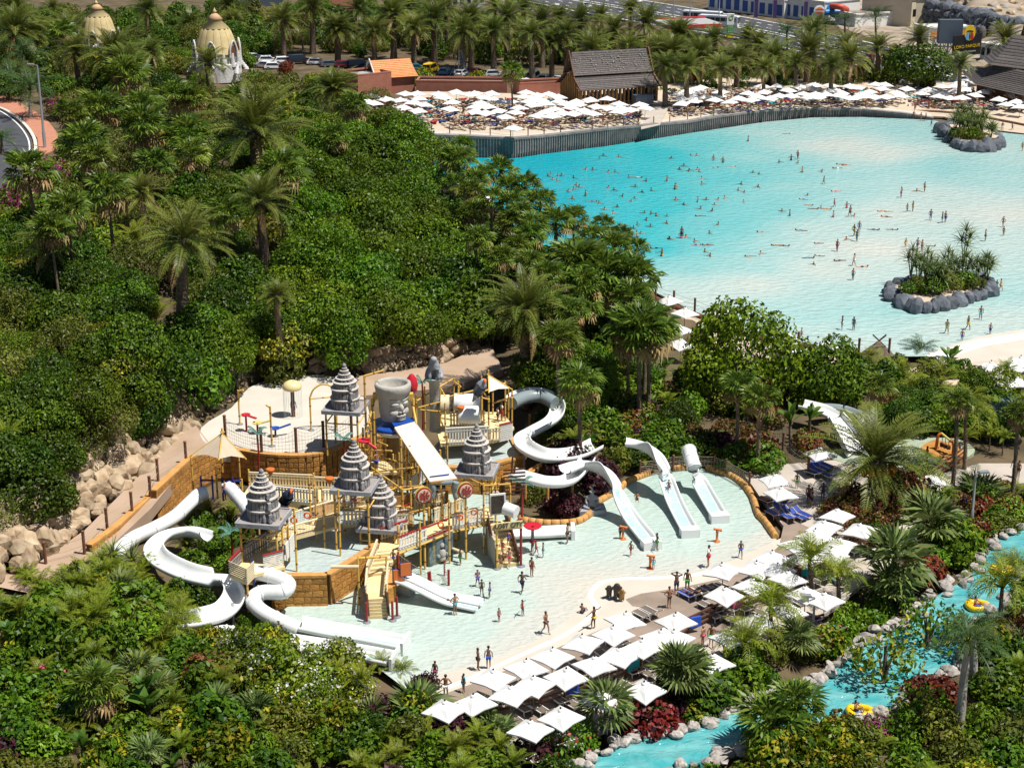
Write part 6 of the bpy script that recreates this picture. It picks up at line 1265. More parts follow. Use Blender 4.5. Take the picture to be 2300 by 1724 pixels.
toypalm(582,1060,972,1.5,'turquoise leaved toy palm before the plaza railing');toypalm(774,1050,985,2.0,'turquoise leaved toy palm under the backmost stupa');toypalm(522,1255,1195,1.0,'broad turquoise toy palm beside the corner stupa',5,1.6);toypalm(950,965,860,3.6,'tall turquoise toy palm between the stone head and the lion',5,1.7);toypalm(1172,1160,1085,1.0,'turquoise toy palm in front of the lower white chute',4,1.6)
p=P(1196,1240,0);root=thing('water_saucer','red saucer fountain on a pale post pouring water beside the name sign','fountain',p);h=Q(1198,1182,p.y).z;k=MB();k.lathe([(.3,-.05),(.25,.05),(.12,.1),(.12,h)],p,10);k.build('stem','platform_grey',root)
for z,r_ in((h,.72),(h*.42,.3)):k=MB();k.lathe([(.05,-.12),(r_*.8,-.05),(r_,.08),(r_*.92,.1),(r_*.3,.0)],p+Vector((0,0,z)),18);k.build('saucer','saucer_red',root)
p=P(1135,1212,0);root=thing('flat_slide','low white slide trough behind the red saucer fountain','slide',p);o,pl=chute(root,PP((1150,1205,.3),(1220,1203,.15),(1278,1200,.12)),.7,.5);k=MB();k.box(pl[-1]+Vector((.3,0,.3)),(.3,1.7,.8));k.build('end_board','slide_white',root)
for u,v,lb in((1399,1210,'orange water gun on a post beside the child in dark blue'),(1460,1276,'orange water gun on a post beside the child in turquoise'),(1610,1216,'orange water gun on a post standing alone in the pool')):
    p=P(u,v,0);root=thing('water_gun',lb,'water gun',p,'orange water guns in the splash pool');k=MB();k.lathe([(.28,-.02),(.26,.06),(.1,.1),(.09,.75),(.13,.8),(.1,1.0)],p,9);k.build('post','panel_orange',root);k=MB();k.tube([p+Vector((-.28,0,1.1)),p+Vector((.25,0,1.0))],[.1,.07],7);k.box(p+Vector((.25,0,.98)),(.2,.3,.12));k.build('gun','panel_orange',root)
# ---- seated statue and bronze animals
p=P(1329,1150,0);root=thing('seated_statue','grey seated cross legged stone statue with a pointed crown on a plinth in the pool','statue',p);k=MB();k.box(p+Vector((0,0,.15)),(2.2,1.6,.6),.1);k.build('plinth','stone_grey',root);sc=(Q(1329,1092,p.y).z-.45)/2.05
V=[(0,0,.28),(0,.02,.7),(0,0,1.08),(0,-.02,1.28),(0,-.04,1.5),(0,-.02,1.72),(0,0,2.0),(-.42,0,1.05),(-.58,-.05,.68),(-.42,-.32,.42),(.42,0,1.05),(.58,-.05,.68),(.36,-.36,.55),(-.35,-.1,.22),(-.82,-.3,.18),(-.2,-.6,.14),(.35,-.1,.22),(.82,-.3,.18),(.2,-.62,.14)]
skin('body',[(x*sc,y*sc,z*sc)for x,y,z in V],[(0,1),(1,2),(2,3),(3,4),(4,5),(5,6),(2,7),(7,8),(8,9),(2,10),(10,11),(11,12),(0,13),(13,14),(14,15),(0,16),(16,17),(17,18)],[r_*sc for r_ in(.32,.27,.32,.13,.21,.14,.03,.16,.12,.09,.16,.12,.09,.2,.17,.1,.2,.17,.1)],'stone_grey',root,1,p+Vector((0,0,.42)))
k=MB();k.lathe([(.26*sc,1.56*sc),(.27*sc,1.64*sc),(.2*sc,1.66*sc)],p+Vector((0,-.02,.42)),10);k.build('crown_band','stone_grey',root)
root=thing('animal_fountain','dark bronze group of animal figures on the wet sand by the drain','fountain figure',P(1385,1345,.02))
for dx_,dy_,s_,m in((0,0,1.0,'bronze'),(.35,-.3,.75,'wood_ochre'),(-.55,.2,.8,'bronze')):
    V=[(0,0,.5),(0,-.1,.9),(0,-.15,1.25),(0,-.45,1.3),(0,.35,.4),(-.18,-.1,.1),(.18,-.1,.1),(-.15,.45,.05),(.15,.45,.05),(-.4,-.1,1.0),(.4,-.1,1.0)];skin('figure',[(x*s_,y*s_,z*s_)for x,y,z in V],[(0,1),(1,2),(2,3),(0,4),(1,5),(1,6),(4,7),(4,8),(1,9),(1,10)],[r_*s_ for r_ in(.24,.22,.2,.1,.2,.09,.09,.09,.09,.08,.08)],m,root,1,P(1385,1345,.02)+Vector((dx_,dy_,0)))
# ---- kiddie area on the terrace
sheet('kiddie_pool',[(1740,930),(1850,925),(1960,960),(2060,980),(2150,985),(2190,1010),(2160,1030),(2080,1040),(2000,1050),(1900,1040),(1830,1010),(1770,975)],.05,'kiddie_water',.3,sm=3);sheet('play_island',[(2070,1003),(2100,988),(2150,1000),(2165,1025),(2130,1037),(2085,1020)],.16,'sandstone',.3,sm=3)
root=thing('raft_slide','short white ramp slide with side walls dropping into the small terrace pool','slide',P(1890,1000,1));a,b_,c,d=P(1862,945,2.0),P(1890,935,2.0),P(1945,1000,.25),P(1905,1025,.25);k=MB();k.add([a,b_,c,d],[(0,1,2,3)]);k.build('slide_bed','slide_white',root)
for q,w_ in((a,d),(b_,c)):k=MB();k.beam(q+Vector((0,0,.2)),w_+Vector((0,0,.25)),.15,.7);k.build('side_wall','slide_white',root)
chute(root,PP((1800,915,2.3),(1840,925,2.2),(1872,940,2.05)),.8,.5,nm='upper_chute');chute(root,PP((1838,922,1.8),(1890,925,1.2),(1935,945,.6),(1945,965,.2)),.6,.5,nm='side_chute',m='slide_grey')
root=thing('swing_frame','orange arched swing frame with a brown bridge on the small island','swing frame',P(2115,1020,.16));k=MB();a,b_=P(2103,1008,.16),P(2140,1022,.16);k.tube(smooth_line([a,a+Vector((.05,0,1.2)),a+Vector((.4,0,1.5))],4),.14,7);k.tube(smooth_line([b_,b_+Vector((-.02,0,1.1)),b_+Vector((-.4,0,1.4))],4),.14,7);k.build('legs','panel_orange',root);k=MB();k.tube([a+Vector((.35,0,1.5)),b_+Vector((-.35,0,1.4))],.1,7);k.build('top_bar','spoon_yellow',root)
for t in(.3,.5,.7):k=MB();q=a.lerp(b_,t);k.box(q+Vector((0,-.05,.6)),(.3,.3,.35));k.tube([q+Vector((0,0,.7)),q+Vector((0,0,1.4))],.03,4);k.build('hanging_seat','wood_dark',root)
# ================================================================ umbrellas, loungers
z1=lambda x,y:(x*.3618,y*.3618);z2=lambda x,y:(750+x*.3618,y*.3618);z3=lambda x,y:(1500+x*.3618,y*.3618);z4=lambda x,y:(x*.3618,560+y*.3618);z5=lambda x,y:(750+x*.3618,560+y*.3618);z6=lambda x,y:(1500+x*.3618,560+y*.3618);zA=lambda x,y:(x*.3618,1124+y*.3618);zB=lambda x,y:(750+x*.3618,1124+y*.3618);zC=lambda x,y:(1500+x*.3618,1124+y*.3618)
mat('canvas',(.76,.76,.75),.8,(.80,.80,.79),.8,.05,6);mat('canvas_tan',(.5,.4,.28),.8)
nn_,bb_=M['canvas'].node_tree,M['canvas'].node_tree.nodes['Principled BSDF'];tr_=nn_.nodes.new('ShaderNodeBsdfTranslucent');tr_.inputs[0].default_value=(.7,.7,.68,1);mx_=nn_.nodes.new('ShaderNodeMixShader');mx_.inputs[0].default_value=.22
nn_.links.new(bb_.outputs[0],mx_.inputs[1]);nn_.links.new(tr_.outputs[0],mx_.inputs[2]);nn_.links.new(mx_.outputs[0],nn_.nodes['Material Output'].inputs[0])
mat('pole_wood',(.30,.20,.11),.6);mat('lounger_beige',(.46,.38,.29),.7,(.54,.46,.36),2,rand=.12);mat('lounger_brown',(.11,.085,.065),.7,(.16,.125,.095),3,rand=.15);mat('lounger_blue',(.012,.04,.24),.6,rand=.2);mat('frame_white',(.7,.7,.7),.4)
TOW={'red':(.5,.03,.04),'blue':(.02,.07,.42),'turquoise':(.02,.33,.42),'pink':(.55,.08,.2),'yellow':(.6,.45,.05),'white':(.68,.68,.66),'navy':(.012,.02,.08),'green':(.05,.34,.05),'purple':(.15,.04,.25),'orange':(.6,.2,.03),'black':(.015,.015,.018)}
for k_,c_ in TOW.items():mat('cloth_'+k_,c_,.85)
def umbrella_proto(w_,h,n):
    root=thing('beach_umbrella','x','umbrella',(0,0,0));b=MB();vs=[(0,0,h)];e=w_/2
    rim=[(e,e),(0,e*.93),(-e,e),(-e*.93,0),(-e,-e),(0,-e*.93),(e,-e),(e*.93,0)];mid=[(x*.5,y*.5,h-.27-.035*(i%2))for i,(x,y)in enumerate(rim)];ed=[(x,y,h-.64+.05*(i%2))for i,(x,y)in enumerate(rim)];vl=[(x*1.0,y*1.0,z-.09)for x,y,z in ed]
    vs+=mid+ed+vl;b.add(vs,[(0,1+i,1+(i+1)%8)for i in range(8)]+[(1+i,9+i,9+(i+1)%8,1+(i+1)%8)for i in range(8)]+[(9+i,17+i,17+(i+1)%8,9+(i+1)%8)for i in range(8)]);b.build('canopy','canvas',root)
    b=MB();b.lathe([(.2,h-.06),(.16,h+.03),(.05,h+.05)],(0,0,0),8);b.build('vent_cap','canvas',root);b=MB();b.lathe([(.05,h+.03),(.07,h+.1),(.03,h+.18)],(0,0,0),6);b.build('finial','rust_wood',root)
    b=MB();b.tube([(0,0,-.05),(0,0,h+.12)],.035,6);b.lathe([(.3,0),(.28,.06),(.06,.12)],(0,0,0),8);b.build('pole','pole_wood',root)
    if n:
        b=MB();[b.tube([(0,0,h-.05),(x*.97,y*.97,h-.68)],.018,4)for x,y in rim[::2]];b.build('ribs','pole_wood',root)
    return root
UN=umbrella_proto(2.12,2.45,1);UFar=umbrella_proto(2.55,2.5,0);GU='white square umbrellas'
def putu(proto,p,a,look,u,v,sc=1.0):return place(proto,p,a,sc,lab(look,u,v),GU,rnd.uniform(-.07,.07),rnd.uniform(-.07,.07))
NEAR=[zB(*q)for q in((1800,712),(1735,790),(1555,850),(1355,930),(1190,1005),(985,1065),(1095,1170),(880,1222),(1240,1105),(1440,1055),(1610,990),(1755,935),(1920,880),(2030,812),(2130,712),(690,1262),(1215,1390),(1420,1305),(1930,1135),(1660,1195))]+[zC(*q)for q in((350,405),(545,385),(645,325),(680,405),(790,250),(910,192),(980,138),(1205,155),(1075,250),(1055,70),(1010,310),(350,548),(520,502),(40,815),(540,725),(740,650),(860,550),(290,975),(390,820),(980,590))]+[zC(745,460),zC(860,330)]
NU=[]
for u,v in NEAR:p=P(u,v,2.3);p.z=.02;NU.append(p);putu(UN,p,rnd.uniform(.55,1.05),'white square deck umbrella',u,v)
for u,v in[z6(*q)for q in((955,1245),(670,1412),(705,1492),(1655,1410))]:p=P(u,v,2.3);p.z=.02;NU.append(p);putu(UN,p,rnd.uniform(.1,.5),'white square umbrella on the terrace',u,v)
for u,v in[z6(*q)for q in((20,305),(105,380),(340,380),(260,462),(75,490),(715,530),(80,570),(775,588),(990,588),(2000,715),(2135,715),(2185,680),(2070,800),(2160,805))]+[z2(*q)for q in((940,1228),(1080,1410),(1030,1368),(905,1200))]:p=P(u,v,2.4);p.z=max(0,T(p.x,p.y));p=G(u,v,2.3);putu(UN,p,rnd.uniform(.0,.8),'white square shore umbrella',u,v,1.06)
f2=[(232,585),(325,605),(442,572),(520,570),(650,573),(530,602),(678,595),(760,558),(840,577),(875,570),(980,568),(415,612),(490,628),(185,615),(245,630),(563,642),(432,655),(525,675),(930,595),(985,607),(715,665),(735,625),(910,630),(880,650),(960,650),(1040,622),(1095,622),(880,680),(940,688),(1020,678),(1150,660),(1125,688),(1065,715),(1265,708),(1355,712),(1110,785),(1175,592),(1195,563),(1260,580),(1330,575),(1395,590),(1240,605),(1280,610),(1215,618),(1240,640),(1320,635),(1395,620),(1445,635),(1370,668),(1310,685),(1415,690),(1480,693),(1470,660),(1500,620),(1515,640),(1550,675),(1605,695),(1595,608),(1630,650),(1695,605),(1710,660),(1770,635),(1780,660),(1765,682),(1840,672),(1900,640),(1930,660),(2195,555),(2150,580),(2160,600)]
f3=[(205,535),(170,545),(125,555),(65,580),(160,570),(90,600),(155,590),(85,632),(165,620),(235,590),(325,560),(310,585),(290,610),(385,625),(495,570),(435,600),(520,610),(555,590),(600,562),(590,525),(680,525),(630,600),(690,585),(745,550),(765,585),(825,530),(840,575),(895,540),(910,518),(880,595),(935,595),(920,575),(1000,555),(1010,520),(985,577),(1045,555),(1080,570),(1060,580),(1130,525),(1175,535),(1125,600),(1190,590),(1210,575),(1250,560),(1280,590),(1290,515),(1345,515),(1330,540),(1350,590),(1420,565),(1450,588),(1485,540),(1575,572),(1620,548),(1640,560),(1680,590),(1700,530),(1710,570),(1750,600),(1790,555),(1780,525),(1815,505),(1850,545),(1870,520),(1825,595),(1905,580),(1960,560),(2005,552),(2055,605),(2140,585),(2100,640),(2165,620),(2190,650),(2205,590)]
for u,v in[z2(*q)for q in f2]+[z3(*q)for q in f3]:putu(UFar,B(u,v,2.3),rnd.uniform(.3,1.2),'white beach umbrella',u,v)
drop(UN);drop(UFar)
# loungers
def lounger_proto(m,fm,back=.55):
    root=thing('sun_lounger','x','lounger',(0,0,0));b=MB();b.box((-.3,0,.34),(1.25,.6,.06));b.build('bed',m,root)
    b=MB();b.beam((.32,0,.34),(.32+.62*math.cos(back),0,.34+.62*math.sin(back)),.6,.06);b.build('backrest',m,root)
    b=MB();[b.beam((x,y*.31,.34),(x+.06,y*.33,0),.05,.05)for x in(-.8,.25)for y in(-1,1)];[b.beam((-.94,y*.32,.35),(.34,y*.32,.35),.045,.07)for y in(-1,1)];[b.beam((.32,y*.32,.35),(.32+.66*math.cos(back),y*.32,.35+.66*math.sin(back)),.045,.06)for y in(-1,1)];b.build('frame',fm,root);return root
LP={k_:lounger_proto(m,f,bk)for k_,m,f,bk in(('brown','lounger_brown','frame_white',.6),('beige','lounger_beige','lounger_beige',.5),('blue','lounger_blue','lounger_beige',.5),('flat','lounger_beige','lounger_beige',.08))}
SEATS=[]
def lounge(kind,p,a,look,grp):
    u,v=proj(p);o=place(LP[kind],p,a,1.0,lab(look,u,v),grp);SEATS.append((p,a,kind));return o
for i,p in enumerate(NU):
    for k_ in range(2):
        q=p+Vector((rnd.uniform(.5,1.1)*(1 if k_ else-1)*.6,-.35-.75*k_*rnd.random(),0));lounge('brown' if i<42 else 'blue',q,-.95+rnd.uniform(-.15,.15),'dark white framed lounger' if i<42 else 'blue lounger with white frame','loungers round the splash pool')
for i,(u,v)in enumerate([(1548+i*16,1344-i*3.3)for i in range(6)]+[(1590,1370),(1612,1378),(1635,1380),(1420,1400),(1445,1390),(1463,1382),(1832,1062),(1842,1056),(1850,1050),(1757,1155),(1775,1160),(1790,1165),(1800,1160)]):
    q=P(u,v,.02);lounge('brown' if i<12 else 'blue',q,-.9 if i<12 else 2.2,'dark lounger in the open' if i<12 else 'blue lounger with white frame','loungers round the splash pool')
sp_=[];
for r_ in range(15):
    u=792.0+rnd.uniform(0,8)
    while u<2290:
        if u<1440:vt,vb=222+max(0,(870-u))*.0,292-max(0,(u-1250))*.06
        elif u<1500:vt,vb=0,-1
        else:vt,vb=(200 if u<2150 else 205+(u-2150)*.12),262-(u-1500)*.055+(max(0,u-1950)*.09)
        v=vb-(vb-vt)*r_/15
        if vb>vt and not(1300<u<1475 and v<240)and not(u<1000 and v>285-(1000-u)*.15):sp_.append((r_,u+rnd.uniform(-2,2),v+rnd.uniform(-1,1)))
        u+=rnd.choice((10.5,11.5,13,17,24))
sp_.sort(key=lambda s:s[0]+rnd.uniform(0,2));stuffb=MB();bedv=[]
for i,(r_,u,v)in enumerate(sp_):
    p=B(u,v);a=-1.2+rnd.uniform(-.25,.25)+(.3 if u<1440 else 0)
    if i<185:lounge(rnd.choice(('beige','beige','beige','flat','blue')),p,a,rnd.choice(('pale beach lounger','beige reclined lounger','sand coloured lounger')),'loungers on the far beach')
    else:
        m_=Matrix.Rotation(a,3,'Z');stuffb.m=0 if rnd.random()<.72 else rnd.choice((1,2,3,4));stuffb.box(p+m_@Vector((-.3,0,.34)),(1.25,.62,.1),a);stuffb.beam(p+m_@Vector((.32,0,.36)),p+m_@Vector((.85,0,.68)),.6,.07)
        for x in(-.8,.3):stuffb.box(p+m_@Vector((x,0,.16)),(.06,.6,.3),a)
        SEATS.append((p,a,'far'))
tag(stuffb.build('far_loungers',['lounger_beige','lounger_blue','cloth_red','cloth_turquoise','cloth_navy']),kind='stuff')
for kx in LP.values():drop(kx)
TM={}
def towel(p,a,c,hang=False):
    if c not in TM:
        b=MB();vs=[(x,y,.39+(0.02*math.sin(y*20))+(max(0,x-.32)*.62 if x>.32 else 0))for x in(-.9,-.5,-.1,.3,.6,.8)for y in(-.34,-.32,0,.32,.34)];vs=[(x,y,z-(.15 if abs(y)>.33 else 0))for x,y,z in vs];b.add(vs,[(i*5+j,(i+1)*5+j,(i+1)*5+j+1,i*5+j+1)for i in range(5)for j in range(4)]);TM[c]=b.mesh('beach_towel','cloth_'+c)
    u,v=proj(p);o=link('beach_towel',TM[c]);o.location=p;o.rotation_euler.z=a;tag(o,lab(c+' lounger towel',u,v),'towel','towels on the loungers')
rnd.shuffle(SEATS)
for p,a,k_ in SEATS[:150]:towel(p,a,rnd.choice(('blue','red','turquoise','white','navy','pink','blue','purple','orange','green')))
# wooden rail fence with draped towels between deck and lower path
def timber_rail(lb,px,z,h=1.15):
    pts=[P(u,v,z)for u,v in px];root=thing('timber_rail',lb,'fence',pts[0]);pl=[]
    for a,c in zip(pts[:-1],pts[1:]):
        n=max(1,round((c-a).length/2.4));pl+=[a.lerp(c,i/n)for i in range(n)]
    pl.append(pts[-1])
    for p in pl:k=MB();k.box(p+Vector((0,0,h/2)),(.16,.16,h+.1));k.build('post','wood_dark',root)
    for a,c in zip(pl[:-1],pl[1:]):
        for hz in(h,h*.62,h*.3):k=MB();k.beam(a+Vector((0,0,hz)),c+Vector((0,0,hz)),.09,.13);k.build('rail','wood_dark',root)
    return pl
rl=timber_rail('brown timber rail fence between the umbrella deck and the lower path',[(1115,1603),(1215,1590),(1320,1553),(1405,1520),(1470,1470),(1545,1420),(1640,1375),(1725,1345),(1795,1310),(1880,1250),(1925,1225)],.02)
timber_rail('brown timber ramp rail beside the kiddie pool on the terrace',[(2050,1110),(2090,1085),(2140,1050),(2165,1030)],.02)
for i,c in enumerate(('blue','turquoise','red','blue','pink','navy','turquoise','white','blue','green')):
    a=rl[2+i*2 if 2+i*2<len(rl)else-2];b=MB();b.box(a+Vector((.5,0,.85)),(.8,.2,.75),.4);u,v=proj(a);solo(b,'hanging_towel','cloth_'+c,lab(c+' towel hung over the timber rail',u,v),'towel',a,'towels hung on the rail')
rope_fence('post_fence','tall brown posts with sagging net along the outer edge of the sandy ramp',[P(u,v,z)for u,v,z in((103,1265,1.5),(190,1240,1.75),(241,1188,1.95),(297,1151,2.1),(338,1115,2.25),(355,1075,2.4),(418,1035,2.6))],1.7,.12,(.35,.7),'wood_dark',False)
rope_fence('post_fence','dark posts and fine net on the rim of the white plaza',[P(u,v,ZP)for u,v in((507,990),(588,1018),(666,1019),(727,1004),(790,985))],2.3,.13,(.5,),'wood_dark',True,'rope')
rope_fence('post_fence','brown posts and net fence on the slope left of the lower garden slides',[G(u,v)for u,v in((118,1408),(215,1475),(285,1480),(330,1470))],1.8,.11,(.5,),'wood_dark',True,'rope')
rope_fence('post_fence','small rope net fence behind the pool slide landing stones',[P(u,v,.5)for u,v in((1437,1062),(1512,1050),(1545,1045),(1605,1050),(1630,1058),(1683,1088))],1.1,.1,(.5,.9),'wood_dark',True,'rope')
rope_fence('post_fence','long netted fence along the shaded alley beside the red shrubs',[P(u,v,.25)for u,v in((1575,905),(1652,950),(1705,985),(1758,1012),(1815,1060))],1.7,.11,(.5,),'wood_dark',True,'net_dark')
rope_fence('post_fence','dark posts with ropes on the near wall of the wave pool',[P(u,v,.4)for u,v in((1472,672),(1513,690),(1560,707),(1610,725),(1667,745),(1728,765),(1792,785),(1860,790),(1928,800),(1996,800))],1.9,.13,(.4,.65,.9),'wood_dark')
k=MB();wl_=smooth_line([P(u,v,.2)for u,v in((1440,655),(1472,672),(1560,707),(1667,745),(1740,768),(1860,785),(1940,800))],5);k.tube(wl_,.42,8);solo(k,'pool_edge_wall','wood_dark','dark rounded edge wall between the near beach and the wave pool','wall',wl_[10])
sheet('near_beach',[(1425,655),(1475,680),(1560,712),(1665,752),(1760,780),(1880,800),(1900,830),(1700,800),(1560,800),(1490,790),(1430,720)],.16,'sand',.5)
sheet('right_beach',[(2000,830),(2330,800),(2330,880),(2150,870)],.12,'sand',.5)
p=P(1972,800,.2);root=thing('thatched_hut','small brown thatched pyramid roof hut with crossed ridge poles by the near beach','hut',p);zt=Q(1978,768,p.y).z;k=MB();k.lathe([(2.9,zt-2.2),(1.6,zt-1.1),(.15,zt+.1)],p-Vector((0,0,p.z)),4,False,True,ph=.6);k.build('thatch_roof','thatch',root)
for sx in(-1,1):k=MB();k.beam(Vector((p.x-.7*sx,p.y,zt-.5)),Vector((p.x+.7*sx,p.y,zt+.8)),.14,.14);k.build('ridge_pole','wood_dark',root)
for sx in(-1,1):
    for sy in(-1,1):k=MB();k.tube([p+Vector((1.7*sx,1.4*sy,-.5)),Vector((p.x+1.6*sx,p.y+1.3*sy,zt-1.9))],.1,6);k.build('post','wood_dark',root)
for(u,v),lb in(((1090,490),'dark tiled gable roof with tall curved finials among palms above the pool'),((1035,430),'second finial gable peeking above the palms further up')):
    p=G(u,v,4);root=thing('gable_pavilion',lb,'pavilion',p);X_=Vector((.5,-.86,0));Y_=Vector((.86,.5,0));hh=lambda a,b,c:p+X_*a+Y_*b+Vector((0,0,c))
    roof_rows(root,hh(-3.5,-2.6,2.4),hh(3.5,-2.6,2.4),hh(3.5,0,5.4),hh(-3.5,0,5.4),9,'shingle_dark',curve=.3);roof_rows(root,hh(3.5,2.6,2.4),hh(-3.5,2.6,2.4),hh(-3.5,0,5.4),hh(3.5,0,5.4),9,'shingle_dark',curve=.3)
    for e in(-3.6,3.6):k=MB();[k.tube(smooth_line([hh(e,s*2.9,2.2),hh(e,s*1.4,3.9),hh(e,s*.25,5.5),hh(e,0,7.0)],4),.16,6)for s in(-1,1)];k.build('finial_board','wood_dark',root);k=MB();k.add([hh(e*.97,-2.4,2.3),hh(e*.97,2.4,2.3),hh(e*.97,0,5.3)],[(0,1,2)]);k.build('gable','terracotta',root)
    k=MB();k.prism([(q.x,q.y)for q in(hh(-3,-2,0),hh(3,-2,0),hh(3,2,0),hh(-3,2,0))],p.z-.3,p.z+2.4);k.build('wall','wood_dark',root)
for u,v,lb in((1925,1600,'yellow round raft with a dark haired rider on the lazy river'),(2245,1282,'yellow and red raft ring far up the lazy river'),(2190,1362,'yellow raft with a rider below the arching palm on the river')):
    p=P(u,v,-.15);root=thing('river_raft',lb,'raft',p,'yellow rafts on the lazy river');k=MB();pts=[p+Vector((math.cos(i*.3142)*(.72+.22*math.cos(i*.3142)),math.sin(i*.3142)*.6,.1))for i in range(21)];k.tube(pts,.24,9,False);k.build('tube','car_yellow',root);k=MB();k.lathe([(.05,.02),(.75,.04)],p,14);k.build('floor','spoon_yellow',root)
    for i in(4,14):k=MB();k.tube([pts[i]+Vector((0,0,.28)),pts[i+1]+Vector((0,0,.33)),pts[i+2]+Vector((0,0,.28))],.05,5);k.build('handle','sign_blue',root)
# ================================================================ people
SK={'fair':(.42,.22,.15),'tan':(.25,.12,.068),'brown':(.13,.06,.034)}
for k_,c_ in SK.items():mat('skin_'+k_,c_,.5)
HR={'dark':(.012,.009,.008),'brown':(.05,.025,.014),'blond':(.32,.2,.08)}
for k_,c_ in HR.items():mat('hair_'+k_,c_,.6)
def body(pose):
    # joints: pelvis, waist, chest, neck, head, then limbs; metres, facing -Y
    J={'pel':(0,0,.95),'wai':(0,.0,1.12),'che':(0,.01,1.33),'nec':(0,.01,1.5),'hea':(0,-.01,1.6),'top':(0,0,1.72),'nos':(0,-.1,1.62)}
    for s,n in((-1,'l'),(1,'r')):J.update({'hip'+n:(.09*s,0,.9),'kne'+n:(.1*s,-.01,.5),'ank'+n:(.1*s,.03,.09),'toe'+n:(.11*s,-.14,.03),'sho'+n:(.18*s,.01,1.43),'elb'+n:(.25*s,.03,1.16),'wri'+n:(.27*s,-.04,.93)})
    if pose=='walk':J.update(kner=(.1,-.16,.52),ankr=(.1,-.2,.1),toer=(.1,-.37,.04),knel=(-.1,.05,.5),ankl=(-.1,.3,.16),toel=(-.1,.2,.03),elbr=(.26,.16,1.2),wrir=(.25,.12,.97),elbl=(-.26,-.06,1.18),wril=(-.22,-.26,1.05))
    if pose=='headhands':J.update(elbl=(-.42,-.02,1.55),wril=(-.14,-.05,1.68),elbr=(.42,-.02,1.55),wrir=(.14,-.05,1.68))
    if pose=='armsout':J.update(elbl=(-.45,.0,1.36),wril=(-.7,-.02,1.38),elbr=(.45,.0,1.36),wrir=(.7,-.02,1.30),kner=(.12,-.1,.5),ankr=(.12,-.05,.1),toer=(.13,-.22,.03))
    if pose=='hip':J.update(elbr=(.40,.08,1.18),wrir=(.2,-.02,1.02),elbl=(-.40,.08,1.18),wril=(-.2,-.02,1.02))
    if pose=='swim':J.update(elbl=(-.45,-.2,1.3),wril=(-.6,-.42,1.28),elbr=(.45,-.2,1.3),wrir=(.6,-.42,1.28))
    if pose=='sit':
        J={k:(x,y+.0,z-.82)for k,(x,y,z)in J.items()}
        for s,n in((-1,'l'),(1,'r')):J.update({'kne'+n:(.14*s,-.40,.38),'ank'+n:(.12*s,-.62,.08),'toe'+n:(.12*s,-.8,.05),'elb'+n:(.26*s,-.1,.42),'wri'+n:(.2*s,-.34,.4)})
    if pose=='lie':
        q={}
        for k,(x,y,z)in J.items():
            t=z-.95;q[k]=(x,-t*.86 if t>0 else-t,.12+y*.6+(t*.55 if t>0 else 0))
        J={k:(x,-y,max(z,.08))for k,(x,y,z)in q.items()};J={k:(x,-y,z)for k,(x,y,z)in J.items()}
    if pose=='prone':J={k:(x,-(z-.95),.0-y*.3)for k,(x,y,z)in J.items()};J.update(hea=(0,-.68,.08),top=(0,-.74,.18),nos=(0,-.79,.08),elbl=(-.4,-.55,-.05),wril=(-.42,-.82,-.04),elbr=(.4,-.5,-.05),wrir=(.48,-.75,-.04))
    return J
LINKS=[('pel','wai'),('wai','che'),('che','nec'),('nec','hea'),('hea','top'),('hea','nos')]+[(a+n,b+n)for n in 'lr' for a,b in(('hip','kne'),('kne','ank'),('ank','toe'),('sho','elb'),('elb','wri'))]+[('pel','hip'+n)for n in 'lr']+[('che','sho'+n)for n in 'lr']
RAD=dict(pel=(.14,.10),wai=(.125,.09),che=(.15,.105),nec=.05,hea=(.078,.092),top=.055,nos=.016,hip=.085,kne=.058,ank=.036,toe=.034,sho=.062,elb=.042,wri=.028)
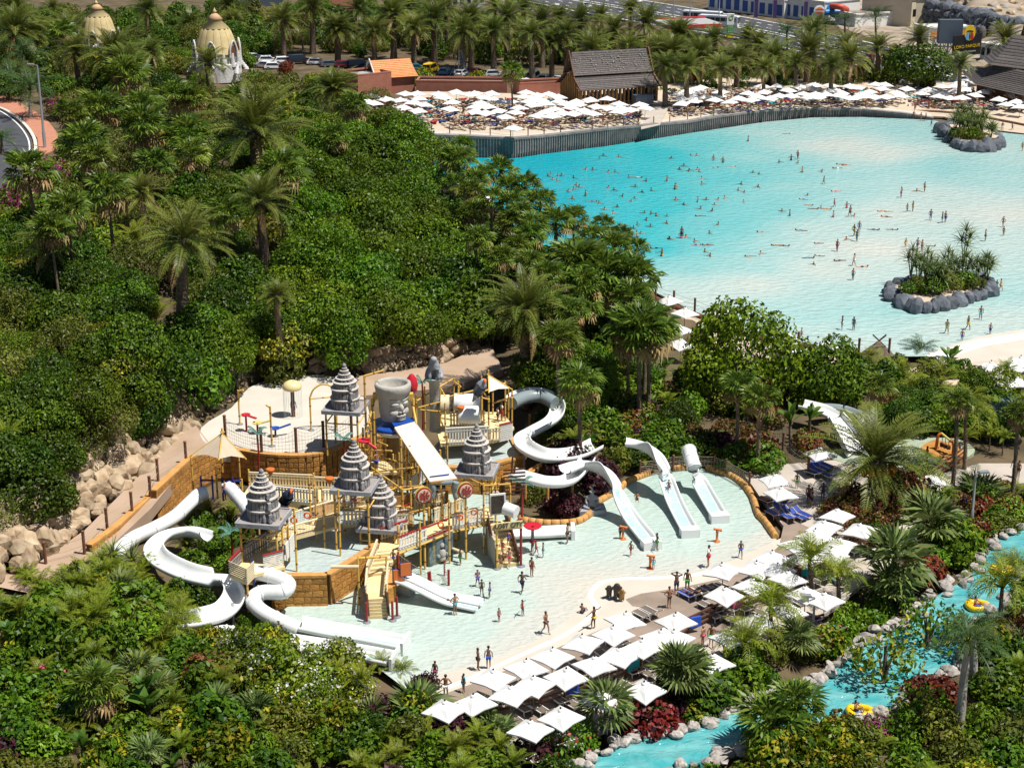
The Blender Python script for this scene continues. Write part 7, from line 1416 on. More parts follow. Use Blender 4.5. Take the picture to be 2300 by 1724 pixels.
def make_person(pose,outfit):
    J=body(pose);names=list(J);V=[J[n]for n in names];E=[(names.index(a),names.index(b))for a,b in LINKS];rad=[RAD[n if n in RAD else n[:3]]for n in names]
    for n,s in(('l',-1),('r',1)):
        w_=Vector(J['wri'+n]);e=Vector(J['elb'+n]);d=(w_-e).normalized();sd=d.cross(Vector((0,1,.2))).normalized();i0=len(V);V.append(tuple(w_+d*.07));rad.append((.04,.018));E.append((names.index('wri'+n),i0))
        for j,(o,L_)in enumerate(((-.03,.075),(-.01,.09),(.01,.085),(.03,.065))):V.append(tuple(w_+d*(.07+L_*.55)+sd*o));rad.append(.009);E.append((i0,len(V)-1));V.append(tuple(w_+d*(.07+L_)+sd*o+Vector((0,-.02,0))));rad.append(.008);E.append((len(V)-2,len(V)-1))
        V.append(tuple(w_+d*.05-sd*.05+Vector((0,-.02,0))));rad.append(.010);E.append((i0,len(V)-1))
    root=thing('person','x','person',(0,0,0));root['_o']=[0,0,0];skin('body',V,E,rad,'skin_tan',root,1)
    h,t=Vector(J['hea']),Vector(J['top']);ax=(t-h).normalized();k=MB();k.smooth=True;c=h+ax*.055-(Vector(J['nos'])-h)*.22;bm=bmesh.new();bmesh.ops.create_uvsphere(bm,u_segments=10,v_segments=7,radius=1);me=bpy.data.meshes.new('hair')
    fr=(Vector(J['nos'])-h).normalized()
    for v in bm.verts:v.co=c+v.co*.105
    bmesh.ops.delete(bm,geom=[v for v in bm.verts if(v.co-h).dot(fr)>.055 and(v.co-h).dot(ax)<.07],context='VERTS')
    bm.to_mesh(me);bm.free();me.materials.append(M['hair_dark']);me.polygons.foreach_set('use_smooth',[True]*len(me.polygons));link('hair',me,root)
    def cloth(nm,ks,ls,gr,m,cut=1.0):
        vv=[J[q]for q in ks];skin(nm,vv,[(ks.index(a),ks.index(b))for a,b in ls],[tuple(x+gr for x in(RAD[q if q in RAD else q[:3]]if isinstance(RAD[q if q in RAD else q[:3]],tuple)else(RAD[q if q in RAD else q[:3]],)*2))for q in ks],m,root,1)
    mid=lambda a,b,f:tuple(Vector(J[a]).lerp(Vector(J[b]),f));J['thil']=mid('hipl','knel',.75);J['thir']=mid('hipr','kner',.75);J['thsl']=mid('hipl','knel',.12);J['thsr']=mid('hipr','kner',.12);J['uarl']=mid('shol','elbl',.7);J['uarr']=mid('shor','elbr',.7);J['ch2']=mid('wai','che',.75);RAD.update(thi=.075,ths=.08,uar=.05,ch2=(.145,.1))
    if outfit in('shorts','shirt'):cloth('swim_shorts',['pel','hipl','hipr','thil','thir'],[('pel','hipl'),('pel','hipr'),('hipl','thil'),('hipr','thir')],.014,'cloth_blue')
    if outfit in('trunks','bikini','suit'):cloth('swim_briefs',['pel','hipl','hipr','thsl','thsr'],[('pel','hipl'),('pel','hipr'),('hipl','thsl'),('hipr','thsr')],.010,'cloth_blue')
    if outfit=='bikini':cloth('bikini_top',['ch2','che'],[('ch2','che')],.008,'cloth_blue')
    if outfit=='suit':cloth('swimsuit',['pel','wai','che'],[('pel','wai'),('wai','che')],.008,'cloth_blue')
    if outfit=='shirt':cloth('shirt',['wai','che','shol','shor','uarl','uarr'],[('wai','che'),('che','shol'),('che','shor'),('shol','uarl'),('shor','uarr')],.014,'cloth_white')
    return root
PPR={}
GW='bathers in the wave pool'
def person(p,rz,pose,outfit,col,sk='tan',hair='dark',h=1.0,label='',grp=None,top=None,uv=None,sink=0.0):
    if(pose,outfit)not in PPR:PPR[(pose,outfit)]=make_person(pose,outfit)
    o=place(PPR[(pose,outfit)],p-Vector((0,0,sink)),rz,h,None,grp);o['label']=label if grp not in(GW,'sunbathers on the far beach','sunbathers under the near umbrellas','people walking on the far beach')else lab(label,*(uv or proj(p)))
    for c in kids(o):
        m='skin_'+sk if c.name.startswith('body')else 'hair_'+hair if c.name.startswith('hair')else 'cloth_'+((top or 'white')if c.name.startswith('shirt')else col)
        c.material_slots[0].link='OBJECT';c.material_slots[0].material=M[m]
    return o
def rsk():return rnd.choice(('tan','tan','brown','fair'))
CN=['blue','red','navy','black','turquoise','pink','green','orange','white','yellow']
# in the splash pool and on the beach (feet position)
SP=[(zB,1168,572,'walk','shorts','navy','brown',1,'man in dark swim shorts walking through the shallow water'),(zB,1228,470,'stand','suit','red','tan',.92,'woman in a red swimsuit standing in the pool'),(zB,1255,338,'walk','trunks','red','tan',.72,'child in dark red trunks by the red saucer'),(zB,1298,352,'headhands','shorts','turquoise','tan',.72,'child shielding eyes beside the red saucer'),(zB,1448,266,'stand','trunks','black','tan',1.02,'heavy man in dark trunks standing by the low trough'),(zB,1776,234,'stand','shirt','navy','tan',.66,'child in dark blue swim shirt at the orange water gun','navy'),(zB,1843,342,'walk','shirt','red','tan',.72,'child in pale grey shirt and red shorts walking','white'),(zB,2005,308,'armsout','shirt','green','tan',.85,'child in dark shirt and bright green shorts stretching an arm','navy'),(zB,1982,427,'stand','suit','turquoise','tan',.6,'small child in turquoise swimwear at the water gun'),
(zB,892,532,'walk','shirt','blue','tan',.78,'girl in a purple swim shirt wading','purple'),(zB,918,590,'walk','bikini','black','brown',.76,'girl in dark swimwear running in the shallow water'),(zB,968,604,'armsout','suit','blue','tan',.74,'girl in a blue swimsuit holding out her arms'),(zB,1025,750,'stand','suit','pink','tan',.62,'small child with pink cap and swimsuit'),(zB,1170,712,'armsout','trunks','red','brown',.72,'boy in red trunks with spread arms'),(zB,1315,826,'walk','suit','black','tan',1.0,'woman in a black swimsuit walking towards the beach'),(zB,752,706,'hip','bikini','turquoise','tan',.95,'woman in a bikini standing at the end of the two lane slide'),(zB,785,398,'stand','shorts','green','tan',.78,'child under the water spout of the mural block'),(zB,602,525,'walk','shirt','pink','tan',.55,'small girl in a pink shirt between the red posts','pink'),
(zB,628,1118,'stand','suit','pink','brown',.85,'girl in a pink swimsuit at the pool edge near the flowering bush'),(zB,895,1050,'stand','bikini','black','brown',.95,'dark haired woman on the wet beach behind the umbrellas'),(zB,960,1040,'stand','shirt','blue','tan',.98,'person with blue cap and white shirt behind the umbrellas','white'),(zB,695,1225,'hip','shorts','white','tan',1.0,'man in pale shorts at the corner of the umbrella deck'),(zB,805,1190,'stand','shirt','turquoise','tan',.8,'child in a turquoise shirt beside the front umbrellas','turquoise'),(zB,1540,697,'sit','shorts','navy','tan',.85,'person sitting on the wet pool edge'),(zB,1612,795,'armsout','bikini','yellow','brown',1.0,'woman in a yellow bikini with arms spread by the umbrellas'),(zB,2125,580,'headhands','shorts','navy','tan',1.05,'man in blue shorts with both hands at his head'),(zB,2192,565,'stand','shorts','green','tan',1.05,'man in green patterned shorts at the deck edge'),(zB,2080,665,'hip','bikini','black','tan',.98,'woman in a dark bikini on the brown deck'),
(zC,250,412,'hip','shirt','red','tan',1.05,'lifeguard in white shirt and red shorts looking over the pool','white'),(zC,450,354,'walk','trunks','blue','brown',.82,'boy in blue trunks walking beside the umbrellas'),(zC,215,905,'stand','bikini','pink','fair',.95,'blond woman walking on the lower path'),(zC,268,908,'walk','shorts','green','tan',1.0,'man in bright green shorts on the lower path'),(zC,1485,285,'stand','shorts','black','tan',.95,'person on the lower path by the stiff fan palm'),(zC,1390,240,'stand','shorts','navy','tan',1.0,'bare backed man on the lower path'),(zC,1295,280,'hip','bikini','white','tan',.95,'woman near the terrace bed on the lower path'),
(z6,800,1480,'stand','shorts','green','brown',.8,'child on the terrace beside the first umbrella'),(z6,870,1580,'stand','shorts','navy','brown',1.0,'man on the terrace talking with others'),(z6,890,1600,'stand','shirt','black','tan',1.0,'person in dark clothes on the terrace','navy'),(z6,960,1560,'hip','bikini','blue','brown',.95,'woman standing by the blue terrace table'),(z6,1605,1330,'stand','shirt','black','brown',.95,'person in dark shirt behind the terrace date palm','black'),(z6,1700,1390,'stand','shorts','turquoise','fair',.95,'person beside the terrace ramp rail'),(z6,1660,1240,'sit','shirt','blue','tan',.6,'small child in white on the play island','white'),(z6,1810,1265,'walk','suit','blue','tan',.6,'small child with blue cap on the play island'),(z6,2145,1410,'stand','shorts','white','tan',1.0,'man walking on the terrace path at the right'),(z6,2172,1420,'stand','bikini','black','tan',.95,'woman walking on the terrace path at the right'),(z6,1830,1650,'stand','shirt','navy','tan',1.0,'person in blue shirt near the wooden lamp post','blue')]
for f_,x,y,po,ou,c,sk,h,lb,*tp in SP:
    u,v=f_(x,y);p=P(u,v,.02);person(p,rnd.uniform(0,6.3)if po not in('walk',)else rnd.uniform(-1,3),po,ou,c,sk,'dark' if 'blond' not in lb else 'blond',h,lb,'people round the splash pool',tp[0]if tp else None,(u,v))
for u,v,z,rz,po,ou,c,h,lb in((884,1270,LZ+.5,2.6,'walk','trunks','blue',.75,'boy in blue trunks climbing the front play stairs'),(1144,1272,.1,2.8,'walk','bikini','red',.9,'woman in a red bikini stepping onto the sign stairs'),(1128,1243,.9,2.9,'walk','trunks','red',.66,'child in red trunks climbing the sign stairs'),(1142,1225,1.3,3,'stand','suit','blue',.75,'girl in a blue swimsuit on the sign stairs'),(1130,1257,.55,0,'sit','shorts','black',.7,'child sitting on the sign stairs'),(660,935,ZP,3,'stand','shorts','navy',1.0,'man in blue shorts standing under the white mushroom fountain'),(505,1123,2.3,1,'stand','shirt','blue',1.0,'lifeguard in a white shirt between the blue slide frames'),(527,1118,2.3,2,'stand','shirt','pink',.9,'person in a pink shirt queuing at the blue slide frames'),(798,1146,3.2,2,'stand','shorts','red',1.0,'man in red shorts on the shaded lower walk'),(846,1058,4.6,1,'hip','shorts','blue',1.0,'man in blue shorts leaning behind the bamboo scaffold'),(1127,945,3.6,2,'stand','shirt','red',1.0,'lifeguard in white shirt and red shorts on the upper deck'),(1118,948,3.6,2,'stand','shirt','navy',.8,'child in a white shirt on the upper deck'),(1430,1122,.75,0,'sit','shorts','black',.8,'rider sitting in the nearest pool slide'),(1502,1094,1.2,0,'sit','shorts','blue',.75,'rider sitting in the middle pool slide'),(1007,1355,.1,0,'sit','shorts','navy',.5,'small child sitting in the two lane slide'),(1921,1597,.0,1,'sit','shorts','black',.9,'dark haired rider sitting in the yellow raft'),(2190,1361,.0,1,'sit','shorts','red',.9,'rider in the raft under the arching palm'),(2245,1280,.0,1,'sit','shorts','red',.9,'rider in the far raft on the lazy river')):
    person(P(u,v,z),rz,po,ou,c,rsk(),'dark',h,lb,'people on the play structure and slides','white' if 'white' in lb else c,(u,v))
# wave pool
H2=[(1672,958),(1648,973),(1768,965),(2095,972),(2172,1022),(2145,1043),(2205,1050),(1565,1043),(1605,1045),(1345,1070),(1328,1083),(1390,1082),(1413,1083),(1357,1105),(1383,1113),(1487,1095),(1705,1062),(1745,1060),(1830,1090),(1938,1115),(1505,1140),(1523,1152),(1487,1167),(1455,1180),(1705,1157),(1738,1172),(1870,1150),(1913,1185),(1970,1172),(1793,1210),(1480,1225),(1845,1240),(1868,1222),(1645,1253),(1680,1292),(1758,1277),(1733,1315),(1927,1312),(1968,1318),(2000,1330),(1940,1358),(2068,1333),(2122,1230),(2172,1260),(2065,1378),(1883,1385),(1860,1408),(1965,1398),(1905,1440),(2085,1475),(2185,1463)]
H3=[(22,975),(143,955),(178,958),(100,1022),(70,1043),(132,1053),(183,1043),(195,1057),(690,998),(808,1003),(957,1057),(528,1063),(566,1072),(210,1100),(210,1132),(455,1135),(437,1172),(475,1185),(560,1152),(868,1202),(950,1280),(1158,1333),(708,1303),(50,1232),(100,1262),(238,1232),(313,1232),(352,1220),(470,1243),(290,1262),(203,1287),(275,1300),(312,1385),(257,1438),(112,1465),(8,1475),(165,1490),(230,1553),(262,1580),(575,1565),(1107,1478),(1545,1178),(905,1632)]
S3=[(498,850),(283,968),(342,982),(765,968),(835,1042),(45,1148),(185,1225),(1110,1265),(1027,1320),(757,1312)];S2=[(2068,1098),(1562,1190),(2122,1147),(1880,1448),(2155,1450),(2035,1562)]
P3=[(738,825),(400,1028),(285,1037),(1050,1038),(1075,1015),(1105,1020),(1040,1182),(840,1232),(875,1268),(905,1290),(985,1292),(200,1335),(178,1515),(245,1515),(585,1435),(825,1425),(675,1517),(720,1520),(510,1585),(935,1505),(1280,1420),(1395,1420),(1325,1305),(1370,1308),(1355,1340),(1635,1522),(875,1595),(940,1582),(1065,1612),(1210,1650)];P2=[(1885,1097),(1603,1245),(1780,1392),(1805,1395),(1998,1535)]
F3=[(806,990),(968,1142),(1033,1285),(1130,1345),(85,1478),(1050,1560),(1155,1465),(1187,1440),(1172,1498),(1447,1226),(1593,1190),(1485,1315),(1520,1312),(1630,1368),(1702,1385),(1722,1380),(1970,1497),(2083,1462),(2080,1410),(1475,1535),(1548,1550),(1576,1562),(1497,1622),(1155,1650),(1525,738),(1570,752),(1600,752),(1635,785),(2075,812),(2137,810),(2200,937)];F6=[(1148,192),(1080,498),(1152,500),(1730,522),(1862,498),(1825,566),(2000,525),(1940,435),(2040,252),(2065,258),(828,555)]
for L_,f_,k_ in((H2,z2,'h'),(H3,z3,'h'),(S2,z2,'s'),(S3,z3,'s'),(P2,z2,'p'),(P3,z3,'p'),(F3,z3,'f'),(F6,z6,'f')):
    for x,y in L_:
        u,v=f_(x,y);c=rnd.choice(CN);ou=rnd.choice(('shorts','trunks','bikini','suit','shorts'));sk=rsk();hr=rnd.choice(('dark','dark','brown'));h=rnd.choice((1,1,.95,.8));a=rnd.uniform(0,6.3)
        if k_=='h':person(P(u,v+4,0),a,'swim',ou,c,sk,hr,h,hr+' haired swimmer up to the shoulders',GW,None,(u,v),1.26*h)
        elif k_=='s':person(P(u,v+10,0),a,rnd.choice(('hip','swim','stand')),ou,c,sk,hr,h,'waist deep bather in '+c,GW,None,(u,v),.75*h)
        elif k_=='p':person(P(u,v+2,.02),rnd.choice((1.4,1.7,4.5,4.9)),'prone',ou,c,sk,hr,h,'stretched out swimmer in '+c,GW,None,(u,v))
        else:person(P(u,v,0),a,rnd.choice(('walk','stand','hip','walk')),ou,c,sk,hr,h,'wading bather in '+c+' swimwear',GW,None,(u,v),.12)
# sunbathers
far_=[s for s in SEATS if s[2]not in('brown',)];near_=[s for s in SEATS if s[2]=='brown']
for L_,n,g in((far_,22,'sunbathers on the far beach'),(near_,20,'sunbathers under the near umbrellas')):
    for p,a,_ in L_[:n]:c=rnd.choice(CN);person(p+Vector((0,0,.30)),a-math.pi/2+math.pi,'lie',rnd.choice(('shorts','bikini','trunks')),c,rsk(),'dark',.98,'sunbather in '+c+' swimwear',g)
for i in range(14):
    u=rnd.choice((rnd.uniform(1020,1440),rnd.uniform(1520,2280)));v=(rnd.uniform(235,285)if u<1440 else rnd.uniform(212,252));c=rnd.choice(CN);person(B(u,v),rnd.uniform(0,6),rnd.choice(('stand','walk','hip')),rnd.choice(('shorts','bikini','shirt')),c,rsk(),'dark',1,'beachgoer in '+c+' on foot','people walking on the far beach',c)
for kx in PPR.values():drop(kx)
# the rest of the far crowd, past the 300 people built one by one
def lowbody(pose):
    J=body(pose);ns=list(J);m=skin('crowd',[J[n]for n in ns],[(ns.index(a),ns.index(b))for a,b in LINKS],[RAD[n if n in RAD else n[:3]]for n in ns],'skin_tan',None,0);return J,np.array([v.co[:]for v in m.vertices]),[list(q.vertices)for q in m.polygons]
LB={q:lowbody(q)for q in('lie','stand','walk','sit')};cb=MB()
def crowd(p,a,pose):
    J,V,F_=LB[pose];m_=Matrix.Rotation(a,3,'Z');A=V@np.array(m_).T+np.array(p);cb.m=rnd.choice((0,0,0,1,2));cb.add([Vector(q)for q in A],F_)
    cb.m=3;cb.lathe([(.03,-.06),(.105,-.02),(.11,.06),(.04,.13)],p+m_@(Vector(J['hea'])+Vector((0,.03,.02))),6)
    q=Vector(J['pel']);cb.m=rnd.randrange(4,12);cb.lathe([(.10,-.12),(.165,-.06),(.16,.08),(.1,.12)],p+m_@q,7,True,True,1,.85)
for p,a,_ in far_[22:190]:crowd(p+Vector((0,0,.30)),a+math.pi/2,'lie')
for i in range(60):
    u=rnd.choice((rnd.uniform(1020,1440),rnd.uniform(1520,2280)));v=(rnd.uniform(232,285)if u<1440 else rnd.uniform(210,252));crowd(B(u,v),rnd.uniform(0,6),rnd.choice(('stand','walk','sit')))
for i in range(16):u,v=rnd.choice(((rnd.uniform(1455,1500),rnd.uniform(690,760)),(rnd.uniform(1790,1840),rnd.uniform(770,790))));crowd(G(u,v),rnd.uniform(0,6),'sit')
tag(cb.build('beach_crowd',['skin_tan','skin_fair','skin_brown','hair_dark']+['cloth_'+q for q in('blue','red','navy','black','turquoise','pink','white','yellow')]),kind='stuff')
# ================================================================ planting
leaf('leaf_dark',(.018,.05,.003),(.085,.15,.007),rand=.4);leaf('leaf_mid',(.03,.075,.003),(.12,.19,.008),rand=.38,hue=.022);leaf('leaf_olive',(.055,.075,.008),(.15,.165,.022),rand=.35)
leaf('leaf_bright',(.045,.105,.005),(.13,.225,.012));leaf('leaf_lime',(.07,.115,.005),(.21,.25,.012));leaf('leaf_yellow',(.14,.14,.008),(.34,.28,.016));leaf('leaf_red',(.08,.014,.010),(.24,.04,.022));leaf('leaf_purple',(.02,.006,.010),(.07,.018,.025))
leaf('leaf_rust',(.09,.035,.016),(.22,.09,.035));leaf('flower_pink',(.36,.03,.10),(.52,.09,.16),.2);leaf('flower_white',(.5,.5,.42),(.62,.60,.52),.2);leaf('flower_magenta',(.22,.02,.11),(.36,.05,.2),.2);leaf('flower_red',(.4,.02,.012),(.5,.06,.02),.2)
leaf('palm_green',(.055,.08,.012),(.17,.19,.035),.2,.22,.35,.4);leaf('palm_fan',(.045,.09,.010),(.17,.235,.03),.25,.22,.35,.4);leaf('palm_stiff',(.06,.095,.025),(.20,.25,.075),.2,.2);leaf('palm_blue',(.05,.09,.07),(.13,.19,.16),.1,.15);leaf('palm_lime',(.08,.125,.010),(.24,.27,.022),.25,.2);leaf('palm_dry',(.20,.135,.05),(.34,.24,.10),.1,.25)
leaf('palm_royal',(.02,.05,.012),(.07,.12,.03),.2,.2);leaf('agave_leaf',(.07,.11,.06),(.16,.20,.12),.1,.2);leaf('agave_red',(.18,.07,.05),(.30,.24,.10),.1,.2);leaf('banana_leaf',(.04,.10,.012),(.12,.20,.03),.3,.2);leaf('date_fruit',(.38,.17,.012),(.55,.27,.02),0,.1)
mat('trunk_palm',(.10,.07,.045),.9,(.19,.14,.095),3,.8,9,rand=.15);mat('trunk_pale',(.27,.25,.22),.8,(.36,.34,.30),1.5,.3,6);mat('bark',(.07,.05,.035),.9,(.12,.09,.07),3,.8,8)
NPR=np.random.RandomState(5)
def rawmesh(name,V,Fq,mats,mi=None):
    me=bpy.data.meshes.new(name);n,m=len(V),len(Fq);k=Fq.shape[1]
    me.vertices.add(n);me.vertices.foreach_set('co',np.asarray(V,'f').ravel());me.loops.add(m*k);me.loops.foreach_set('vertex_index',Fq.astype('i').ravel())
    me.polygons.add(m);me.polygons.foreach_set('loop_start',np.arange(0,m*k,k,dtype='i'))
    for q in mats:me.materials.append(M[q])
    if mi is not None:me.polygons.foreach_set('material_index',np.asarray(mi,'i'))
    me.update(calc_edges=True);me.validate();return me
def crown_mesh(name,n,mats,leafs=(.30,.17),lumps=26,seed=0,frac=0.0,squash=.8,up=.35,inner=.25,lr=(.28,.46)):
    r=np.random.RandomState(seed);d=r.normal(size=(lumps,3));d[:,2]=np.abs(d[:,2])*.9-.25;d/=np.linalg.norm(d,axis=1)[:,None]
    R_=r.uniform(*lr,lumps);C_=d*(1-R_*.75)[:,None]*r.uniform(.82,1.05,(lumps,1));C_=np.vstack([C_,[[0,0,.1]]]);R_=np.append(R_,.72)
    pk=r.choice(len(R_),n,p=R_**2/np.sum(R_**2));nn=r.normal(size=(n,3));nn/=np.linalg.norm(nn,axis=1)[:,None]
    rad=np.where(r.rand(n)<inner,r.uniform(.6,.95,n),r.uniform(.9,1.1,n));pos=C_[pk]+nn*(R_[pk]*rad)[:,None]
    ok=np.ones(n,bool)
    for c,q in zip(C_,R_):ok&=~(np.linalg.norm(pos-c,axis=1)<q*.55)
    pos,nn=pos[ok],nn[ok];n=len(pos);pos[:,2]*=squash
    nn=nn+r.normal(size=(n,3))*.55+np.array([0,0,up]);nn/=np.linalg.norm(nn,axis=1)[:,None]
    t=np.cross(nn,r.normal(size=(n,3)));t/=np.linalg.norm(t,axis=1)[:,None];b=np.cross(nn,t);s=r.uniform(.6,1.3,(n,1));l,w_=leafs
    V=np.stack([pos-t*l*s*.5,pos+b*w_*s*.5+nn*.02,pos+t*l*s*.5,pos-b*w_*s*.5+nn*.02],1).reshape(-1,3)
    mi=(r.rand(n)<frac).astype(int)if len(mats)>1 else None
    if mi is not None:
        patch=np.sin(pos[:,0]*4+seed)+np.sin(pos[:,1]*5+1)+np.sin(pos[:,2]*4);mi=((r.rand(n)<frac*2.2)&(patch>0)&(rad[ok]>.93)).astype(int)
    return rawmesh(name,V,np.arange(4*n).reshape(n,4),mats,mi)
CR={}
def crowns(kind,mats,n,leafs,var=3,**kw):CR[kind]=[crown_mesh('crown',n,mats,leafs,seed=sum(map(ord,kind))+i*17,**kw)for i in range(var)]
crowns('tree_dark',['leaf_dark'],6000,(.10,.06),4,lumps=15,lr=(.26,.5),inner=.12);crowns('tree_mid',['leaf_mid'],6000,(.085,.052),4,lumps=20,lr=(.2,.44),inner=.12);crowns('tree_olive',['leaf_olive'],4600,(.11,.035),3,lumps=30,inner=.4);crowns('tree_bright',['leaf_mid'],7500,(.08,.042),2,lumps=26,lr=(.18,.4),inner=.12)
crowns('bush_dark',['leaf_dark'],1600,(.2,.12),2);crowns('bush_bright',['leaf_bright'],1600,(.2,.11),2);crowns('bush_olive',['leaf_olive'],1600,(.2,.08),2,inner=.4);crowns('bush_yellow',['leaf_mid','leaf_yellow'],1900,(.2,.11),2,frac=.3);crowns('bush_red',['leaf_red'],1500,(.2,.13),2,inner=.35);crowns('bush_purple',['leaf_purple'],1400,(.22,.15),2);crowns('bush_rust',['leaf_rust','leaf_mid'],1600,(.18,.11),2,frac=.2)
crowns('bush_pink',['leaf_mid','flower_pink'],1800,(.16,.11),2,frac=.3);crowns('bush_magenta',['leaf_olive','flower_magenta'],1800,(.15,.1),2,frac=.28);crowns('bush_white',['leaf_lime','flower_white'],4200,(.10,.065),2,frac=.14,lumps=34,lr=(.2,.34));crowns('bush_redflower',['leaf_bright','flower_red'],1700,(.17,.1),1,frac=.06);crowns('tree_yellow',['leaf_olive','leaf_yellow'],4200,(.10,.06),2,frac=.35,lumps=34,lr=(.2,.34));crowns('tree_thin',['leaf_mid','leaf_yellow'],620,(.17,.09),2,frac=.35,lumps=22,inner=.5,lr=(.2,.4))
LOOK=dict(tree_dark='dark green glossy broadleaf tree',tree_mid='dense mid green small leaved tree',tree_olive='feathery olive green tree',tree_bright='bright green leafy tree',bush_dark='dark green bush',bush_bright='fresh green bush',bush_olive='olive wispy bush',bush_yellow='yellow green mottled bush',bush_red='red leaved shrub',bush_purple='dark purple leaved shrub',bush_rust='rusty brown leaved shrub',bush_pink='pink flowering shrub',bush_magenta='magenta bougainvillea shrub',bush_white='white flowering bush',bush_redflower='green bush with red flowers',tree_yellow='yellow tinged leafy tree',tree_thin='sparse thin stemmed tree with yellowing leaves')
BN=dict(bush_dark='dark_bush',bush_bright='leafy_bush',bush_olive='wispy_bush',bush_yellow='mottled_bush',bush_red='red_shrub',bush_purple='purple_shrub',bush_rust='rusty_shrub')
TRK=None
def veg(kind,u,v,rpx,label=None,sx=1.0,zs=None):
    global TRK
    hc=1.0;p=G(u,v,hc)
    for _ in range(3):r=rpx*1.12/ppm(p+Vector((0,0,hc)));hc=r*(.5 if kind.startswith('bush')else .62)+(.1 if kind.startswith('bush')else .6);p=G(u,v,hc)
    tr=kind.startswith('tree');root=thing('broadleaf_tree' if tr else BN.get(kind,'flowering_shrub'),label or lab(LOOK[kind],u,v),'tree' if tr else 'shrub',p,LOOK[kind]+' in the park planting',rnd.uniform(0,6.3));root['_o']=[0,0,0]
    o=link('crown' if tr else 'foliage',rnd.choice(CR[kind]),root);o.location.z=hc;o.scale=(r*sx*rnd.uniform(.92,1.08),r*rnd.uniform(.92,1.08),r*(zs or rnd.uniform(.9,1.3)))
    if TRK is None:k=MB();k.tube([(0,0,-.4),(.03,0,.4),(0,.03,1)],[.09,.07,.04],6);k.tube([(0,0,.3),(.25,.1,1.0)],[.05,.02],5);k.tube([(0,0,.2),(-.2,.15,.95)],[.05,.02],5);k.tube([(0,0,.35),(.02,-.25,1.0)],[.05,.02],5);TRK=k.mesh('trunk','bark')
    o=link('trunk' if tr else 'stems',TRK,root);o.scale=(r*(.9 if kind!='tree_thin' else 1.2),r*.9,hc+r*(.15 if kind!='tree_thin' else .5));return root
z1=lambda x,y:(x*.3618,y*.3618);z2=lambda x,y:(750+x*.3618,y*.3618);z3=lambda x,y:(1500+x*.3618,y*.3618);z4=lambda x,y:(x*.3618,560+y*.3618);z5=lambda x,y:(750+x*.3618,560+y*.3618);z6=lambda x,y:(1500+x*.3618,560+y*.3618);zA=lambda x,y:(x*.3618,1124+y*.3618);zB=lambda x,y:(750+x*.3618,1124+y*.3618);zC=lambda x,y:(1500+x*.3618,1124+y*.3618)
# ---- palms
def feather(L_,nl,lw,droop,vee,seed,lift=.0,plume=0):
    r=np.random.RandomState(seed);N=10;ts=np.linspace(0,1,N);ang=lift-droop*ts**1.5;dx=np.cos(ang);dz=np.sin(ang)
    X=np.concatenate([[0],np.cumsum((dx[:-1]+dx[1:])/2)])*L_/(N-1);Z_=np.concatenate([[0],np.cumsum((dz[:-1]+dz[1:])/2)])*L_/(N-1)
    V=[];F_=[];w0=.035*L_/4+.02
    for i in range(N):
        w_=w0*(1-.8*ts[i]);V+=[(X[i],-w_,Z_[i]),(X[i],w_,Z_[i])]
    for i in range(N-1):F_.append((2*i,2*i+1,2*i+3,2*i+2))
    for j in range(nl):
        t=.14+.85*(j+.5)/nl;x=np.interp(t,ts,X);z=np.interp(t,ts,Z_);a=np.interp(t,ts,ang)
        ll=lw*math.sin(math.pi*min(1,.25+t*.75))**.7*r.uniform(.85,1.1);wd=L_*.85/nl*.62
        for sg in(-1,1):
            fw=.75+r.uniform(-.12,.12);up_=(vee+r.uniform(-.15,.15))if not plume else r.uniform(-.9,.7);e=np.array([x+math.cos(a)*ll*fw*.8,sg*ll*.75,z+math.sin(a)*ll*fw*.8+ll*up_*.6-ll*.12])
            m=np.array([x+math.cos(a)*ll*fw*.3,sg*ll*.40,z+ll*up_*.35]);o=len(V);tx=np.array([math.cos(a),0,math.sin(a)])*wd
            V+=[(x,0,z),tuple(m-tx*.6),tuple(e),tuple(m+tx*.6)];F_.append((o,o+1,o+2,o+3))
    return np.array(V,float),np.array(F_)
def fan(Rr,pet,segs,seed,droop=.35):
    r=np.random.RandomState(seed);V=[];F_=[]
    for i in range(4):x=pet*i/3;V+=[(x,-.03,-.05*x*x/pet),(x,.03,-.05*x*x/pet)]
    for i in range(3):F_.append((2*i,2*i+1,2*i+3,2*i+2))
    x0,z0=pet,-.05*pet
    for j in range(segs):
        a=R(-115+230*(j+.5)/segs);da=R(230/segs*.5);l=Rr*(1-.18*abs(a)/2)*r.uniform(.9,1.05);o=len(V);c,s=math.cos(a),math.sin(a);z1=.10 if j%2 else-.02
        V+=[(x0,0,z0),(x0+c*l*.62+s*l*.62*da,s*l*.62-c*l*.62*da,z0+z1*.4-droop*.15*l),(x0+c*l,s*l,z0-droop*l*r.uniform(.7,1.4)*.6),(x0+c*l*.62-s*l*.62*da,s*l*.62+c*l*.62*da,z0+z1-droop*.15*l)];F_.append((o,o+1,o+2,o+3))
    return np.array(V,float),np.array(F_)
def banana(L_,w_,droop,seed):
    V=[];F_=[];N=8;a=1.2;x=z=0.0
    for i in range(N):
        t=i/(N-1);hw=.04 if t<.3 else w_*math.sin(math.pi*min(1,(t-.28)/.74))**.6;V+=[(x,-hw,z+hw*.25),(x,0,z),(x,hw,z+hw*.25)];x+=math.cos(a)*L_/N;z+=math.sin(a)*L_/N;a-=droop/N
    for i in range(N-1):
        for q in(0,1):F_.append((3*i+q,3*i+q+1,3*i+q+4,3*i+q+3))
    return np.array(V,float),np.array(F_)
